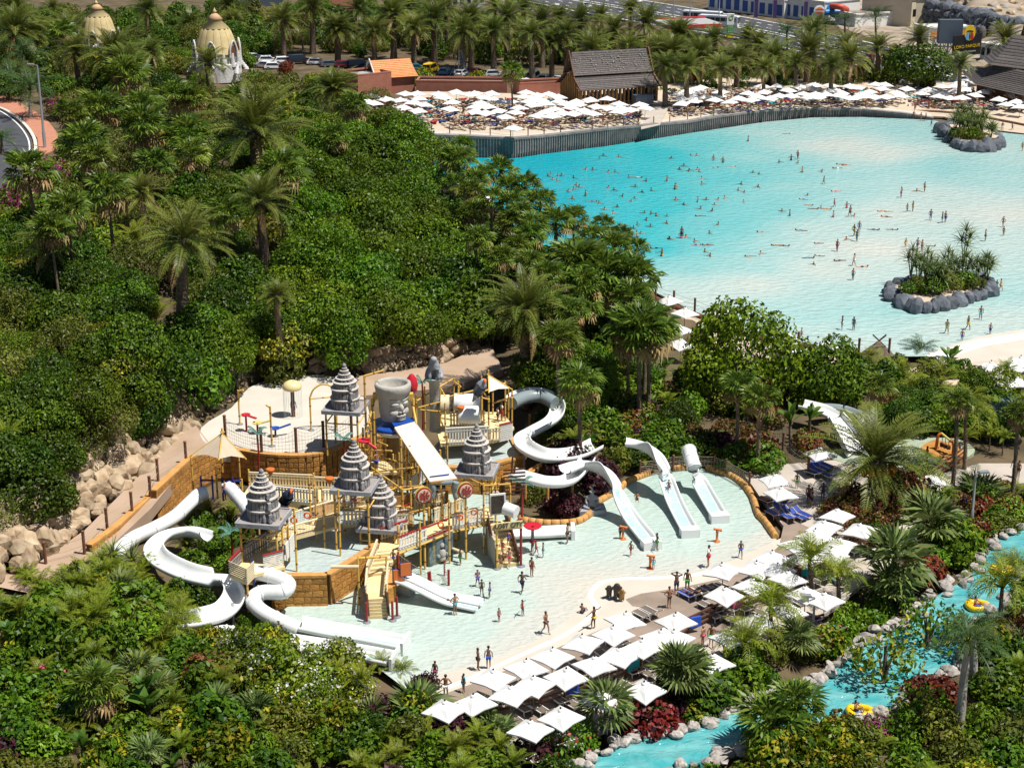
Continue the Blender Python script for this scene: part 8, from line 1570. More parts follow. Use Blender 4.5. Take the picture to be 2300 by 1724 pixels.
def blade(L_,w_,droop):
    V=[];F_=[];N=5
    for i in range(N):t=i/(N-1);hw=w_*(1-t)**.7*(.6+.8*t*(1-t));V+=[(L_*t,-hw,hw*.5-droop*L_*t*t),(L_*t,0,-droop*L_*t*t),(L_*t,hw,hw*.5-droop*L_*t*t)]
    for i in range(N-1):
        for q in(0,1):F_.append((3*i+q,3*i+q+1,3*i+q+4,3*i+q+3))
    return np.array(V,float),np.array(F_)
FR={}
def frset(key,geo,m):FR[key]=[(g,rawmesh('frond',g[0],g[1],[m]))for g in geo]
frset('date',[feather(1,36,.21,d,.35,i)for i,d in enumerate((.7,.95,1.2,.85))],'palm_green');frset('date_dry',[feather(1,26,.13,1.5,.1,31),feather(1,26,.13,1.2,.1,32)],'palm_dry')
frset('royal',[feather(1,30,.24,d,.0,50+i,.0,1)for i,d in enumerate((1.3,1.6,1.1))],'palm_royal');frset('queen',[feather(1,28,.26,d,-.5,60+i,.2,1)for i,d in enumerate((1.9,2.2,1.6))],'palm_lime');frset('areca',[feather(1,22,.2,d,.25,70+i,.3)for i,d in enumerate((1.5,1.9,1.2))],'palm_lime')
frset('fan',[fan(.5,.5,17,i,d)for i,d in enumerate((.3,.5,.8))],'palm_fan');frset('fan_dry',[fan(.42,.5,13,9,1.3),fan(.42,.5,13,8,1.0)],'palm_dry');frset('fanbig',[fan(.68,.38,22,20+i,d)for i,d in enumerate((.12,.25,.4))],'palm_stiff');frset('blue',[fan(.6,.4,20,25+i,d)for i,d in enumerate((.15,.3))],'palm_blue')
frset('banana',[banana(1,.13,d,1)for d in(.9,1.4,.6)],'banana_leaf');frset('agave',[blade(1,.06,.1),blade(1,.05,.3)],'agave_leaf');frset('agave_red',[blade(1,.045,.15),blade(1,.04,.35)],'agave_red');frset('yucca',[blade(1,.06,.25),blade(1,.06,.5)],'palm_stiff')
SPEC={  # fronds key, dry key, number, lowest/highest elevation (deg), trunk radius, dry share
 'date':('date','date_dry',50,-38,82,.30,.10),'fan':('fan','fan_dry',30,-55,80,.16,.24),'royal':('royal',None,16,-12,75,.26,0),'queen':('queen',None,20,-10,78,.15,0),'areca':('areca',None,18,18,82,.06,0),'fanbig':('fanbig',None,13,-20,82,.16,0),'blue':('blue',None,18,-20,80,.16,0),'banana':('banana',None,11,-18,28,.14,0),'agave':('agave',None,34,4,82,.1,0),'agave_red':('agave_red','agave',34,2,82,.1,.3),'yucca':('yucca',None,30,-15,85,.06,0)}
PLOOK=dict(date='feathery date palm',fan='fan palm with dry lower leaves',royal='royal palm with drooping plumes',queen='arching lime green plume palm',areca='clump of arching green palm fronds',fanbig='broad stiff fan palm',blue='silvery blue fan palm',banana='banana like plant with big paddle leaves',agave='pale spiky agave',agave_red='reddish spiky agave',yucca='spiky yucca rosette')
def frond_frames(kind,rr):
    fk,dk,n,lo,hi,tr,ds=SPEC[kind];out=[]
    for i in range(n):
        t=(i+.5)/n;el=lo+(hi-lo)*t**.8;az=i*2.39996+rr.uniform(-.3,.3);dry=dk and t<ds;out.append((az,R(el+rr.uniform(-6,6)),rr.uniform(.85,1.1)*(1 if t<.8 else .85),(dk if dry else fk),rr.uniform(-.35,.35)))
    return out
BIGCR={}
def big_crown(kind,v):
    if(kind,v)not in BIGCR:
        rr=random.Random(v*31+len(kind));Vs,Fs,mi,o=[],[],[],0;fk,dk=SPEC[kind][:2]
        for az,el,s,key,tw in frond_frames(kind,rr):
            g=rr.choice(FR[key])[0];m=np.array(Matrix.Rotation(az,3,'Z')@Matrix.Rotation(-el,3,'Y')@Matrix.Rotation(tw,3,'X'));Vs.append((g[0]*s)@m.T);Fs.append(g[1]+o);mi+=[1 if key==dk and dk else 0]*len(g[1]);o+=len(g[0])
        BIGCR[(kind,v)]=rawmesh('crown',np.vstack(Vs),np.vstack(Fs),[FR[fk][0][1].materials[0].name]+([FR[dk][0][1].materials[0].name]if dk else[]),mi)
    return BIGCR[(kind,v)]
for q in list(bpy.data.materials):M.setdefault(q.name,q)
def palm(kind,u,v,rpx,vb=None,ub=None,label=None,single=True,fruit=False,trunk='trunk_palm',h=None):
    # crown centre shows at (u, v) with radius rpx; vb: row of the trunk's foot, or h: trunk height in metres
    fk,dk,n,lo,hi,tr,ds=SPEC[kind]
    if vb is not None:
        p=G(ub if ub is not None else u,vb);hh=Q(u,v,p.y).z-p.z
    else:
        hh=h if h is not None else .6;p=G(u,v,hh)
    if kind in('date','fan')and v<760 and hh<8 and vb is not None and v>100:hh=8 if v<330 else 9;p=G(u,v,hh);vb=None
    hh=max(hh,.25);top_=Q(u,v,p.y)if vb is not None else p+Vector((0,0,hh));r=rpx/ppm(top_)*(1.42 if kind in('date','fan')else 1.15 if kind in('fanbig','banana')else 1.28)
    root=thing('palm_tree' if kind not in('agave','agave_red','yucca','banana')else kind.split('_')[0]+'_plant',label or lab(('tall ' if hh>6 else '')+PLOOK[kind],u,v),'palm' if kind not in('agave','agave_red','yucca','banana')else 'plant',p,PLOOK[kind]+' in the park planting');root['_o']=[0,0,0]
    off=top_-p
    if hh>.5:
        k=MB();nseg=8;tr_=tr*(1 if kind!='royal' else 1.0)*(r/3.2 if kind in('date','fan')and r>2.5 else 1);pts=[Vector((off.x*(t**1.3)+.06*math.sin(t*5)*hh/6,off.y*t,-.4+(off.z+.4)*t))for t in[i/nseg for i in range(nseg+1)]]
        bul=(lambda t:1.35-.5*t if kind!='royal' else 1.5-.8*t);k.tube(pts,[tr_*bul(i/nseg)*(1.06 if i%2 else .96)for i in range(nseg+1)],8);k.build('trunk',trunk,root)
        if kind in('royal',):k=MB();k.tube([off-Vector((0,0,.8)),off+Vector((0,0,.3))],[tr_*.8,tr_*.45],8);k.build('crownshaft','palm_lime',root)
        if kind=='date':k=MB();k.lathe([(tr_*.9,-.9),(tr_*1.6,-.3),(tr_*1.3,.2),(.1,.5)],off,9);k.build('crown_base','bark',root)
    if single:
        for az,el,s,key,tw in frond_frames(kind,rnd):
            o=link('leaf' if kind in('banana','agave','agave_red','yucca')else 'frond',rnd.choice(FR[key])[1],root);o.location=off;o.rotation_euler=(Matrix.Rotation(az,3,'Z')@Matrix.Rotation(-el,3,'Y')@Matrix.Rotation(tw,3,'X')).to_euler();o.scale=(r*s,r*s,r*s)
    else:
        o=link('crown',big_crown(kind,rnd.randrange(4)),root);o.location=off;o.rotation_euler.z=rnd.uniform(0,6.3);o.scale=(r,r,r)
    if fruit:
        for i in range(7):
            a=-2.4+i*.42;k=MB();c=off+Vector((math.cos(a)*r*.22,math.sin(a)*r*.24,-.1-r*.03));k.lathe([(.03,.3),(.28,.1),(.34,-.15),(.2,-.5),(.02,-.65)],c,7);k.build('fruit_cluster','date_fruit',root)
    return root
# named palms
palm('date',*z1(1150,1500),92,800,405,'tall thick trunked date palm standing alone on the slope above the rock wall',fruit=False)
palm('date',*z1(1590,830),118,385,570,'very large shaggy date palm with upswept fronds high on the slope')
palm('date',*z6(1290,1320),128,1140,1968,'big date palm with orange fruit clusters on the terrace planting bed',fruit=True)
palm('date',*z5(1190,380),92,735,1178,'low wide date palm on the slope above the curved wave pool palms')
for k_,f_,x,y,r_,vb in(('date',z1,1620,1260,75,500),('date',z1,700,350,70,180),('date',z1,1290,400,45,150),('date',z1,420,230,60,125),('date',z1,100,200,70,150),('date',z1,40,60,45,60),('date',z1,330,60,30,50),('date',z1,1180,160,38,108),('date',z1,920,60,42,110),('date',z1,1420,40,40,75),('date',z1,1450,130,30,80),('date',z1,1760,130,42,135),('date',z1,1940,50,42,122),('date',z1,2100,180,36,145),('date',z1,470,330,44,150),('date',z1,230,220,50,140),('date',z1,940,320,38,140),('date',z1,2070,560,50,235),('date',z1,100,60,40,70),('date',z1,780,380,45,170)):
    palm(k_,*f_(x,y),r_,vb,single=r_>55)
for x,y,r_,vb in((530,890,52,440),(670,1190,50,548),(180,1060,50,505),(420,1310,46,598),(320,1430,42,650),(780,480,48,230),(1100,600,40,262),(890,790,52,340),(1170,850,50,345),(630,680,48,285),(1750,1060,50,435),(1400,1330,42,530),(900,660,40,280),(2080,850,30,340),(1480,640,40,270)):palm('fan',*z1(x,y),r_,vb)
palm('royal',*z1(185,560),70,266,68,'royal palm with a swollen white trunk by the curved road',trunk='trunk_pale');palm('royal',*z1(60,480),55,215,None,'dark drooping royal palm at the left edge above the curved road',trunk='trunk_pale');palm('royal',*z1(150,340),60,190,56,trunk='trunk_pale');palm('royal',*z1(10,870),42,345,None,'small drooping palm in the corner inside the curved road',single=True)
for x,y,r_,vb in((1720,290,40,730),(1450,560,55,790)):palm('areca' if x==1450 else 'date',*z4(x,y),r_,vb,615 if x==1720 else None)
for x,y,r_ in((700,300,60),(400,560,55),(560,580,36),(1960,330,40),(1240,470,36),(1250,900,0)):
    if r_:palm('date',*z4(x,y),r_,h=1.2)
palm('agave_red',*z4(640,1200),46,label='reddish spiky agave clump on top of the rock wall');palm('agave',*z4(560,1250),40);palm('agave',*z4(820,1080),38);palm('agave',*z4(30,1560),36);palm('agave',*z4(1470,800),32);palm('yucca',*z4(1230,440),30,h=2.2);palm('yucca',*z4(1300,400),26,h=2.4)
# fan palms along the left shore of the wave pool
for u,v,r_,vb in((1033,362,34,420),(1125,385,34,445),(1068,410,30,470),(1180,420,34,490),(1215,455,32,505),(1150,460,32,520),(1105,450,30,500),(1250,500,34,560),(1200,510,34,570),(1290,490,32,560),(1330,540,36,620),(1380,560,38,660),(1405,610,40,690),(1350,610,40,700),(1300,570,38,660),(1260,575,36,660),(1230,620,36,700),(1310,640,40,720),(1420,670,38,720),(1450,700,32,750),(1160,555,30,620),(1190,590,32,650),(1280,700,34,770),(1245,690,32,760),(1040,330,26,380),(1010,355,26,400),(1085,395,26,440),(1170,480,28,530),(1430,560,26,640),(1395,530,26,600),(1355,505,24,580),(1320,600,30,690),(1140,420,26,470)):palm('fan',u,v,r_,vb,single=r_>31)
for x,y,r_,vb,ub in((1690,190,70,690,1365),(1520,110,60,400,1303),(1900,520,66,930,1443),(1960,500,56,820,1456),(1830,470,50,740,1410),(1870,180,52,600,1425)):palm('fan',*z5(x,y),r_,560+vb*.3618,ub)
# far rows behind the beach
for x,y,vb,r_ in((20,190,400,38),(250,200,440,40),(370,90,380,46),(495,185,430,40),(620,125,400,46),(800,200,470,44),(850,120,430,44),(990,200,470,42),(1075,110,400,46),(1225,215,520,40),(1290,140,420,42),(1350,270,510,38),(1440,210,510,38),(1530,130,400,42),(1600,310,480,48),(1740,200,420,46),(1830,300,450,38),(1940,150,400,48),(2020,310,440,42),(2130,220,420,44),(2060,420,520,40),(700,60,350,36),(1180,60,330,38),(1400,110,380,36),(150,60,300,38),(470,50,300,36),(1650,110,330,34),(1000,50,280,34),(1840,60,290,30)):palm('date',*z2(x,y),r_,vb*.3618,single=False)
for x,y,vb,r_ in((75,230,430,46),(290,240,430,36),(490,240,430,36),(30,330,500,46),(200,350,510,48),(430,370,510,42),(660,350,500,46),(870,320,500,50),(900,220,420,46),(1110,310,500,52),(1130,370,540,44),(1310,300,480,38),(740,200,400,38),(980,150,330,36),(1100,130,330,32),(1290,110,330,40),(2095,250,440,44),(2150,330,470,30),(1560,240,380,36),(560,290,480,42),(800,400,520,34),(1820,400,500,32),(120,420,530,40),(330,430,530,36),(1020,420,540,36),(600,430,530,30)):palm('royal' if x in(980,1100,1290,740)else 'date',*z3(x,y),r_,vb*.3618,single=False)
palm('fan',*z2(1105,450),26,205,label='stout bright fan palm beside the terracotta wall at the umbrella beach');palm('date',*z2(20,560),52,235,label='pale feathery palm at the left end of the umbrella beach')
# island plants in the wave pool
def island(lb,ring,hs,planks):
    c=P(sum(q[0]for q in ring)/len(ring),sum(q[1]for q in ring)/len(ring));root=thing('boulder_island',lb,'island',c);pts=smooth_line([P(u,v,.3)for u,v in ring],3,True)
    for p in pts:boulder(root,GREY,p+Vector((0,0,.1)),hs*rnd.uniform(.85,1.2),'boulder',1.2)
    k=MB();k.prism([(q.x,q.y)for q in pts],-.2,hs*.8);k.build('soil_bed','sand',root)
    for u,v,r_,h in planks:
        p=P(u,v,hs*.8);
        for dx in(0,):
            rt=thing('yucca_plant',lab('branched spiky dragon plant on the boulder island',u,v),'plant',p,'spiky plants on the pool islands');rt['_o']=[0,0,0]
            for(bx,by,bh)in((0,0,h),(.5,.1,h*.8),(-.45,.1,h*.72),(.15,-.3,h*.6)):
                k=MB();k.tube([(0,0,-.2),(bx*.4,by*.5,bh*.5),(bx,by,bh)],[.09,.07,.05],5);k.build('stem','trunk_palm',rt);o=link('crown',big_crown('yucca',rnd.randrange(3)),rt);o.location=(bx,by,bh);q=r_*1.9/ppm(p);o.scale=(q,q,q)
island('oval island of large grey boulders with spiky plants in the shallow wave pool',[(1998,660),(2030,642),(2090,634),(2155,626),(2205,640),(2222,655),(2190,668),(2135,684),(2080,694),(2034,686)],1.15,[(2062,640,17,3.0),(2085,650,17,2.6),(2110,660,18,3.0),(2045,625,16,3.4),(2140,640,18,2.6),(2165,640,17,3.4),(2190,640,16,2.8),(2210,630,15,2.8),(2078,635,16,3.6),(2125,625,16,3.2),(2163,600,18,4.6),(2100,640,18,2.4),(2215,640,15,3.2)])
island('small island of grey boulders topped with spiky plants at the far end of the pool',[(2115,295),(2135,288),(2180,287),(2220,300),(2245,320),(2220,335),(2180,335),(2150,325)],1.5,[(2145,300,14,3.0),(2165,305,15,2.6),(2185,300,15,2.8),(2205,300,14,3.4),(2225,312,14,2.2),(2175,290,14,3.2),(2195,308,14,2.2),(2155,290,14,3.6)])
# right garden and river banks
for k_,f_,x,y,r_,vb,ub,t_ in(('queen',z6,1850,1010,80,1380,2165,'trunk_palm'),('royal',z6,1570,620,46,None,None,'trunk_pale'),('royal',z6,1380,830,0,None,None,''),('blue',z6,2120,1050,55,None,None,''),('banana',z6,760,1090,52,1220,None,''),('banana',z6,880,1060,44,1190,None,''),('banana',z6,1750,690,40,None,None,''),('banana',z6,1090,620,30,None,None,''),('areca',z6,1430,850,70,None,None,''),('areca',z6,1300,800,60,None,None,''),('areca',z6,1560,900,55,None,None,''),('areca',z6,1680,830,60,None,None,''),('areca',z6,1980,1180,46,None,None,''),('yucca',z6,620,920,32,None,None,''),
 ('fanbig',zC,100,1080,72,1330,1537,''),('fanbig',zC,1640,150,80,330,None,''),('fanbig',zC,1400,380,88,640,None,''),('fanbig',zC,1380,560,70,700,None,''),('fanbig',zB,1690,1290,72,1500,1362,''),('fanbig',zB,2130,1060,76,1330,None,''),('fanbig',zC,800,860,56,1000,None,''),('fanbig',z6,1930,1560,66,None,None,''),('queen',zC,880,370,78,640,1823,''),('queen',zC,640,660,80,900,None,''),('queen',zC,480,880,78,1080,None,''),('queen',zC,1060,470,60,700,None,''),('royal',zC,1870,880,84,1520,2145,'trunk_pale'),('royal',zC,1900,800,70,1230,2183,'trunk_pale'),('queen',zC,2080,540,90,880,2240,''),('queen',zC,2150,420,60,None,None,''),('royal',z6,1900,1480,56,None,None,''),('yucca',zC,2080,970,44,None,None,''),('yucca',zC,2180,960,44,None,None,''),('yucca',zC,2190,850,40,None,None,''),('fan',zC,640,1420,80,1560,None,''),('fan',zC,800,1290,60,1500,None,''),('fanbig',zB,520,1330,86,None,None,''),('fanbig',zB,900,1400,70,None,None,''),('fanbig',zB,1010,1470,60,None,None,''),('areca',zB,300,1050,46,None,None,''),('areca',zB,420,1080,40,None,None,''),('areca',zB,300,1540,70,None,None,''),('areca',zB,560,1560,70,None,None,''),('areca',zB,800,1560,60,None,None,'')):
    if not r_:continue
    palm(k_,*f_(x,y),r_,None if vb is None else(560 if f_ is z6 else 1124)+vb*.3618,ub,trunk=t_ or 'trunk_palm',h=None if k_ not in('areca',)else .3)
# lower left garden
for k_,x,y,r_,h in(('areca',470,540,62,.4),('areca',380,560,55,.4),('areca',620,600,66,.4),('areca',560,500,60,.4),('areca',300,620,52,.4),('areca',700,640,60,.4),('areca',520,680,56,.4),('areca',640,430,56,.4),('areca',850,520,60,.4),('areca',900,440,50,.4),('yucca',820,370,46,1.2),('yucca',700,340,46,1.0),('fanbig',880,620,46,1.5),('banana',1380,280,50,.4),('banana',1440,330,44,.4),('banana',1240,220,40,.4),('queen',1080,800,72,1.0),('queen',980,900,60,.6),('queen',1120,700,56,1.5),('banana',920,1300,70,1.4),('banana',900,1180,60,2.0),('fanbig',840,1080,64,1.2),('fanbig',980,1200,54,1.0),('fan',60,700,40,.5),('fan',40,740,36,.3),('date',1440,1560,56,.3),('areca',1500,1600,60,.3),('areca',1750,1560,50,.3),('areca',2000,1580,60,.3),('date',350,1530,60,.3),('areca',140,470,40,.3),('areca',180,520,44,.3),('areca',1010,640,46,.4),('areca',770,560,56,.5),('areca',430,640,56,.4),('areca',250,560,50,.4)):palm(k_,*zA(x,y),r_,h=h)
palm('fan',*zA(590,1170),56,1124+1450*.3618,217,'fan palm with yellow hanging leaves among the lower garden shrubs')
# bushes and trees singled out
for k_,f_,x,y,r_,lb in(('tree_bright',z6,480,700,128,'big bright green mango like tree in front of the beach fence'),('tree_dark',z6,1010,800,78,'dark glossy tree with orange buds beside the bright mango tree'),('tree_dark',z3,1560,410,70,'round dark green tree behind the umbrellas below the billboard'),('bush_red',z5,815,480,52,'deep red leaved tree on the slope behind the lion column'),('tree_bright',z5,1400,740,92,'glossy bright tree overhanging the grey spiral slide'),('tree_bright',z5,1280,800,62,None),('tree_bright',z5,1560,830,72,None),('tree_bright',z5,1480,960,60,None),
 ('bush_white',zA,1800,1080,88,'large yellow green bush covered in white flowers below the white troughs'),('bush_white',zA,2080,1020,66,None),('bush_white',zA,1500,960,58,None),('bush_white',zA,1950,1250,66,None),('bush_white',zB,90,1180,60,None),('bush_white',zA,1700,1230,58,None),('bush_rust',zA,1300,1060,56,'brown purple leaved tree in front of the big slide bend'),('bush_pink',zA,300,1150,44,None),('bush_pink',zA,1280,1230,28,None),('bush_yellow',zA,230,1360,34,None),('bush_dark',zA,1330,1400,76,None),('bush_dark',zA,250,900,70,None),('bush_dark',zA,420,980,60,None),('bush_dark',zA,60,1200,60,None),('bush_dark',zA,100,1500,60,None),
 ('bush_pink',z4,1620,590,36,'pink oleander beside the tall date palm trunk'),('bush_pink',z4,2030,600,34,'pink flowering shrub above the plaza rocks'),('bush_magenta',z4,1900,110,26,None),('bush_red',z4,260,1420,32,'red leaved shrub at the foot of the boulder bank'),('bush_bright',z4,1250,870,66,None),('bush_olive',z4,1750,760,50,None),('bush_magenta',z1,100,1240,40,None),('bush_magenta',z1,860,1220,30,None),('tree_yellow',z1,1600,1480,64,'yellowish leaved tree right of the tall date palm'),('tree_yellow',z1,1200,680,50,None),('tree_yellow',z4,120,140,50,None),('bush_magenta',z1,380,680,36,None),
 ('bush_purple',z5,1460,1300,44,'dark purple shrub in front of the white spiral slide'),('bush_purple',z5,1640,1420,44,'dark purple shrub behind the seated stone statue'),('bush_purple',z5,1400,1390,34,None),('bush_purple',z5,1450,1600,32,None),('bush_rust',z5,1850,1090,42,None),('bush_purple',z5,1790,1190,28,None),('bush_purple',z5,2000,1230,34,None),('bush_purple',z5,2160,1180,30,None),('bush_red',z6,540,960,50,'maroon shrub below the bright mango tree'),('bush_purple',z6,330,1230,34,None),('bush_rust',z6,380,1130,36,None),('bush_rust',z6,560,1220,48,None),('bush_rust',z6,450,1290,40,None),('bush_bright',z6,600,1310,44,None),('bush_rust',z6,870,1200,34,None),('bush_white',z6,2070,870,46,'shrub with white flowers beside the beach exit'),('bush_rust',z6,1470,1520,60,None),('bush_rust',z6,1300,1600,56,None),('bush_purple',zC,1290,70,36,None),('bush_rust',zC,1180,60,36,None),
 ('bush_red',zB,1950,1370,62,'deep red shrub beside the lazy river rocks'),('bush_purple',zB,2070,1290,44,None),('bush_purple',zB,1230,1580,48,None),('bush_redflower',zB,1440,1500,66,'round green bush with red hibiscus flowers'),('bush_purple',zB,560,1150,34,None),('bush_purple',zB,280,1320,44,None),('bush_red',zC,1600,470,48,None),('bush_red',zC,1910,190,36,None),('bush_red',zC,1640,1240,60,'large maroon shrub on the garden side of the river'),('bush_magenta',zC,1290,1440,46,None),('bush_rust',zC,1090,1430,44,None),('bush_yellow',zC,1000,900,50,None),('bush_yellow',zC,1050,1500,60,None),('tree_thin',zC,1350,1010,80,'thin magnolia like tree leaning over the river'),('tree_thin',zC,1620,790,70,None),('tree_thin',zC,1560,1290,66,None),('bush_bright',zC,1780,290,62,None),('bush_bright',zC,1140,760,44,None),('bush_dark',zC,230,1180,70,None),('bush_bright',zC,480,1130,54,None),('bush_dark',zC,2050,1180,66,None),('bush_bright',zC,2160,1560,50,None),
 ('bush_pink',z3,380,470,30,'pink oleander behind the umbrellas near the sandy path'),('bush_pink',z3,680,480,20,None),('bush_pink',z3,130,510,14,None),('bush_red',z3,1020,510,22,None),('bush_red',z3,900,490,20,None),('bush_yellow',z2,880,510,26,None),('bush_yellow',z2,430,510,24,None),('bush_yellow',z2,560,490,24,None),('bush_yellow',z2,2030,600,20,None),('bush_yellow',z3,1090,390,20,None),('bush_red',z1,1780,415,14,None),('bush_yellow',z1,490,380,26,None)):
    veg(k_,*f_(x,y),r_,lb)
# filling of the planted ground
KEEP=[[(0,236),(50,250),(110,262),(135,300),(120,345),(75,360),(60,430),(0,470)],[(420,990),(520,905),(600,850),(760,830),(1100,770),(1130,870),(1290,870),(1290,960),(1330,1000),(1440,985),(1560,1010),(1650,1060),(1720,1170),(1660,1290),(1330,1420),(980,1590),(840,1500),(620,1450),(330,1440),(250,1250),(330,1120)],[(0,1190),(200,1080),(330,990),(430,1000),(260,1230),(0,1400)]]
CLEAR=[(405,650,48),(405,710,50),(405,775,50),(80,1010,40),(250,1050,62),(330,985,58),(400,930,50),(470,880,45),(550,840,34),(170,1110,60),(90,1165,55),(1920,1600,60),(490,150,62),(225,95,40),(1590,1650,0),(2245,1275,40),(2190,1355,40),(1780,1545,50),(1860,1500,60),(1980,1440,50),(2060,1370,50),(2130,1320,50),(1680,1590,40),(1500,1665,50),(1420,1690,40),(90,240,60),(680,150,70),(760,150,60),(900,150,60),(1010,160,60),(1220,178,60),(1575,1085,70)]
def fill(poly,kinds,step,rpx,pal=(),jit=.35,keep=True):
    us=[p[0]for p in poly];vs=[p[1]for p in poly];v=min(vs);row=0
    while v<max(vs):
        k=.55+.45*(v/1724)*1.6;u=min(us)+(row%2)*step*k*.5
        while u<max(us):
            a,b=u+rnd.uniform(-jit,jit)*step*k,v+rnd.uniform(-jit,jit)*step*k*.6
            if inpoly(a,b,poly)and not(keep and any(inpoly(a,b+rpx*k*.5,q)for q in KEEP))and not any((a-x)**2+((b-y)*1.3)**2<r_*r_ for x,y,r_ in CLEAR):
                kd=rnd.choices([q[0]for q in kinds],[q[1]for q in kinds])[0]
                if kd in CR:veg(kd,a,b,rpx*k*rnd.uniform(.95,1.4))
                else:palm(kd,a,b,rpx*k*rnd.uniform(.9,1.25),h=rnd.uniform(6,9)if kd in('fan','date')else rnd.uniform(.4,2.0),single=False)
            u+=step*k
        v+=step*k*.62;row+=1
fill([(-90,560),(120,470),(300,420),(560,470),(600,640),(700,780),(600,800),(520,820),(430,880),(320,980),(180,1070),(-90,1210)],[('tree_dark',5),('tree_olive',1.6),('tree_bright',1.2),('tree_yellow',.5),('bush_bright',.5),('date',.5),('banana',.3),('areca',.5)],92,62)
fill([(560,470),(700,330),(930,290),(1010,370),(1060,470),(1130,570),(1180,640),(1100,700),(1000,790),(760,810),(680,790),(600,640)],[('tree_mid',6),('tree_dark',1.0),('tree_olive',.7),('tree_bright',1)],96,72)
fill([(-90,60),(420,60),(760,190),(900,250),(930,300),(700,340),(560,480),(300,430),(140,470),(130,330),(-20,230),(-90,230)],[('tree_dark',2),('tree_olive',2.2),('tree_mid',2),('bush_yellow',.8),('tree_yellow',.4),('fan',.5)],92,48)
fill([(1060,560),(1180,560),(1300,640),(1440,740),(1480,860),(1380,980),(1290,860),(1200,760),(1120,760),(1050,700)],[('tree_dark',2),('bush_dark',1.5),('bush_olive',1),('fan',1.6),('areca',1)],84,46)
fill([(1000,380),(1060,420),(1200,520),(1300,600),(1180,640),(1080,560)],[('bush_dark',2),('fan',2),('bush_olive',1)],70,36)
fill([(0,20),(1000,10),(1180,60),(1500,90),(1700,120),(1900,150),(2050,190),(2190,200),(2190,180),(1900,190),(1500,190),(1440,165),(1290,150),(1150,130),(800,120),(560,110),(0,40)],[('bush_dark',3),('tree_dark',1.5),('tree_olive',1),('bush_olive',2)],66,36,keep=False)
fill([(0,150),(560,160),(560,120),(1300,120),(1300,95),(0,60)],[('bush_dark',3),('bush_olive',2),('tree_olive',.6)],42,28,keep=False)
fill([(60,1345),(180,1305),(270,1310),(330,1400),(300,1440),(120,1430)],[('areca',6),('fanbig',.8),('bush_bright',1)],52,54,keep=False)
for k_,u,v,r_ in(('bush_red',640,157,16),('bush_bright',600,190,28),('bush_olive',655,192,30),('bush_yellow',700,184,20),('bush_bright',570,185,24),('bush_dark',740,180,20)):veg(k_,u,v,r_)
fill([(0,440),(60,440),(130,350),(180,400),(200,520),(0,580)],[('bush_olive',2),('bush_magenta',1.6),('bush_dark',1),('bush_yellow',.8)],52,36,keep=False)
fill([(1450,205),(1560,215),(1800,200),(2080,195),(2080,170),(1800,140),(1500,120)],[('bush_dark',3),('bush_olive',2),('bush_yellow',.6),('bush_red',.4),('areca',1)],56,28)
fill([(-90,1350),(60,1330),(200,1290),(300,1330),(420,1430),(600,1440),(740,1490),(900,1560),(1000,1630),(1260,1724),(1230,1800),(-90,1800)],[('bush_dark',2.2),('bush_bright',1.6),('bush_olive',1.2),('bush_yellow',1.2),('areca',3.2),('fanbig',.8),('bush_purple',.3),('bush_pink',.25),('banana',.9)],62,36)
fill([(1230,890),(1400,870),(1500,800),(1700,830),(1900,840),(2300,880),(2300,1020),(2180,990),(2050,950),(1900,915),(1780,900),(1720,960),(1640,920),(1570,900),(1580,990),(1660,1040),(1560,1030),(1440,1000),(1330,1010),(1290,980)],[('bush_dark',2),('areca',2),('bush_bright',1.2),('bush_rust',.8),('bush_purple',.4),('bush_olive',1),('banana',.5),('tree_dark',.8),('fan',.25)],46,33,keep=False)
fill([(1350,1690),(1440,1570),(1560,1500),(1700,1450),(1830,1430),(1960,1310),(2100,1210),(2300,1110),(2300,1150),(2190,1250),(2040,1370),(1900,1460),(1760,1530),(1560,1610)],[('bush_bright',2),('bush_dark',1.5),('bush_olive',1.2),('bush_rust',.4),('bush_yellow',.5)],58,27,keep=False)
fill([(1440,1800),(1640,1710),(1850,1650),(2000,1630),(2130,1560),(2210,1470),(2230,1380),(2450,1280),(2450,1800)],[('bush_dark',2),('bush_bright',1.5),('bush_yellow',1.2),('bush_olive',1.5),('areca',1.2),('bush_rust',.4)],66,36,keep=False)
fill([(1990,1060),(2080,1120),(2040,1180),(1930,1230),(1860,1190),(1880,1120)],[('bush_rust',3),('bush_dark',1)],46,28,keep=False)
fill([(1900,850),(2450,870),(2450,800),(2200,830),(1950,800)],[('areca',2),('bush_dark',2),('bush_olive',1)],56,30,keep=False)
fill([(2120,1090),(2450,1080),(2450,1140),(2100,1210),(2060,1170)],[('bush_bright',2),('bush_rust',1),('areca',1),('bush_red',.6)],52,28,keep=False)
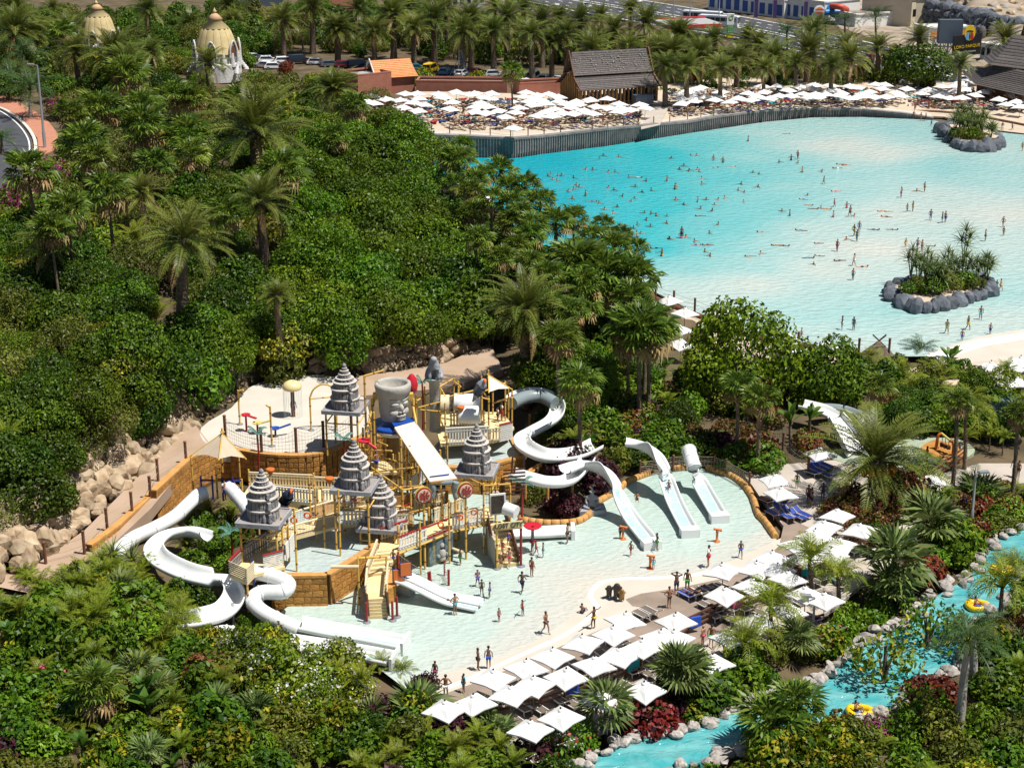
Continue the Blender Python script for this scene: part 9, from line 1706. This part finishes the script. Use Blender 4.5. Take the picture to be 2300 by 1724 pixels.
# short grass and ground cover in the beds
k=MB();rr=random.Random(3)
for poly in([(1300,1720),(1500,1600),(1700,1520),(1900,1440),(2050,1340),(2250,1180),(2200,1160),(2000,1300),(1800,1430),(1500,1560),(1300,1660)],[(560,830),(690,800),(700,830),(620,850)]):
    us=[p[0]for p in poly];vs=[p[1]for p in poly]
    for i in range(2600):
        u,v=rr.uniform(min(us),max(us)),rr.uniform(min(vs),max(vs))
        if inpoly(u,v,poly):
            p=G(u,v);a=rr.uniform(0,6.3);d=Vector((math.cos(a)*.08,math.sin(a)*.08,0));k.add([p-d,p+d,p+Vector((rr.uniform(-.15,.15),rr.uniform(-.15,.15),rr.uniform(.2,.45)))],[(0,1,2)])
tag(k.build('ground_cover','leaf_olive'),kind='stuff')
for u,v,r_,k_ in((2060,650,30,'bush_olive'),(2095,655,34,'bush_bright'),(2130,645,34,'bush_olive'),(2165,640,32,'bush_bright'),(2190,645,26,'bush_olive'),(2040,655,24,'bush_dark'),(2160,310,22,'bush_olive'),(2185,312,24,'bush_bright'),(2205,315,20,'bush_olive'),(2145,305,18,'bush_dark'),(2175,300,22,'bush_olive')):
    p=P(u,v,1.2);r=r_/ppm(p);root=thing('island_bush',lab(LOOK[k_]+' on the island',u,v),'shrub',p,'bushes on the pool islands');root['_o']=[0,0,0];o=link('foliage',rnd.choice(CR[k_]),root);o.location.z=r*.3;o.scale=(r,r,r*.9)
for u,v,r_,k_ in((430,1262,34,'bush_dark'),(405,1335,38,'bush_bright'),(452,1350,34,'bush_dark'),(330,1345,40,'bush_bright'),(480,1235,32,'bush_dark'),(505,1278,30,'bush_bright'),(450,1180,34,'bush_bright'),(500,1180,32,'bush_dark'),(540,1200,30,'bush_bright'),(560,1400,26,'bush_dark'),(500,1435,30,'bush_dark'),(1200,1110,30,'bush_olive'),(1250,1130,30,'bush_purple'),(1300,1020,40,'bush_dark'),(1380,1040,36,'bush_olive'),(1230,960,34,'bush_dark'),(1240,1000,36,'bush_olive'),(1360,960,44,'bush_bright'),(1420,1030,34,'bush_dark'),(1480,1000,34,'bush_olive')):veg(k_,u,v,r_)
for k_,u,v,r_ in(('areca',300,1330,60),('areca',345,1370,60),('areca',390,1390,50),('areca',250,1300,56),('areca',420,1235,44),('areca',470,1160,46),('areca',520,1165,46),('yucca',450,1215,40),('areca',1330,985,50),('areca',1400,1010,44),('areca',1290,1000,40),('areca',1450,1040,36)):palm(k_,u,v,r_,h=.6)
for u,v,r_ in((1300,905,66),(1245,865,50),(1330,830,60)):veg('tree_bright',u,v,r_)
finish_labels()
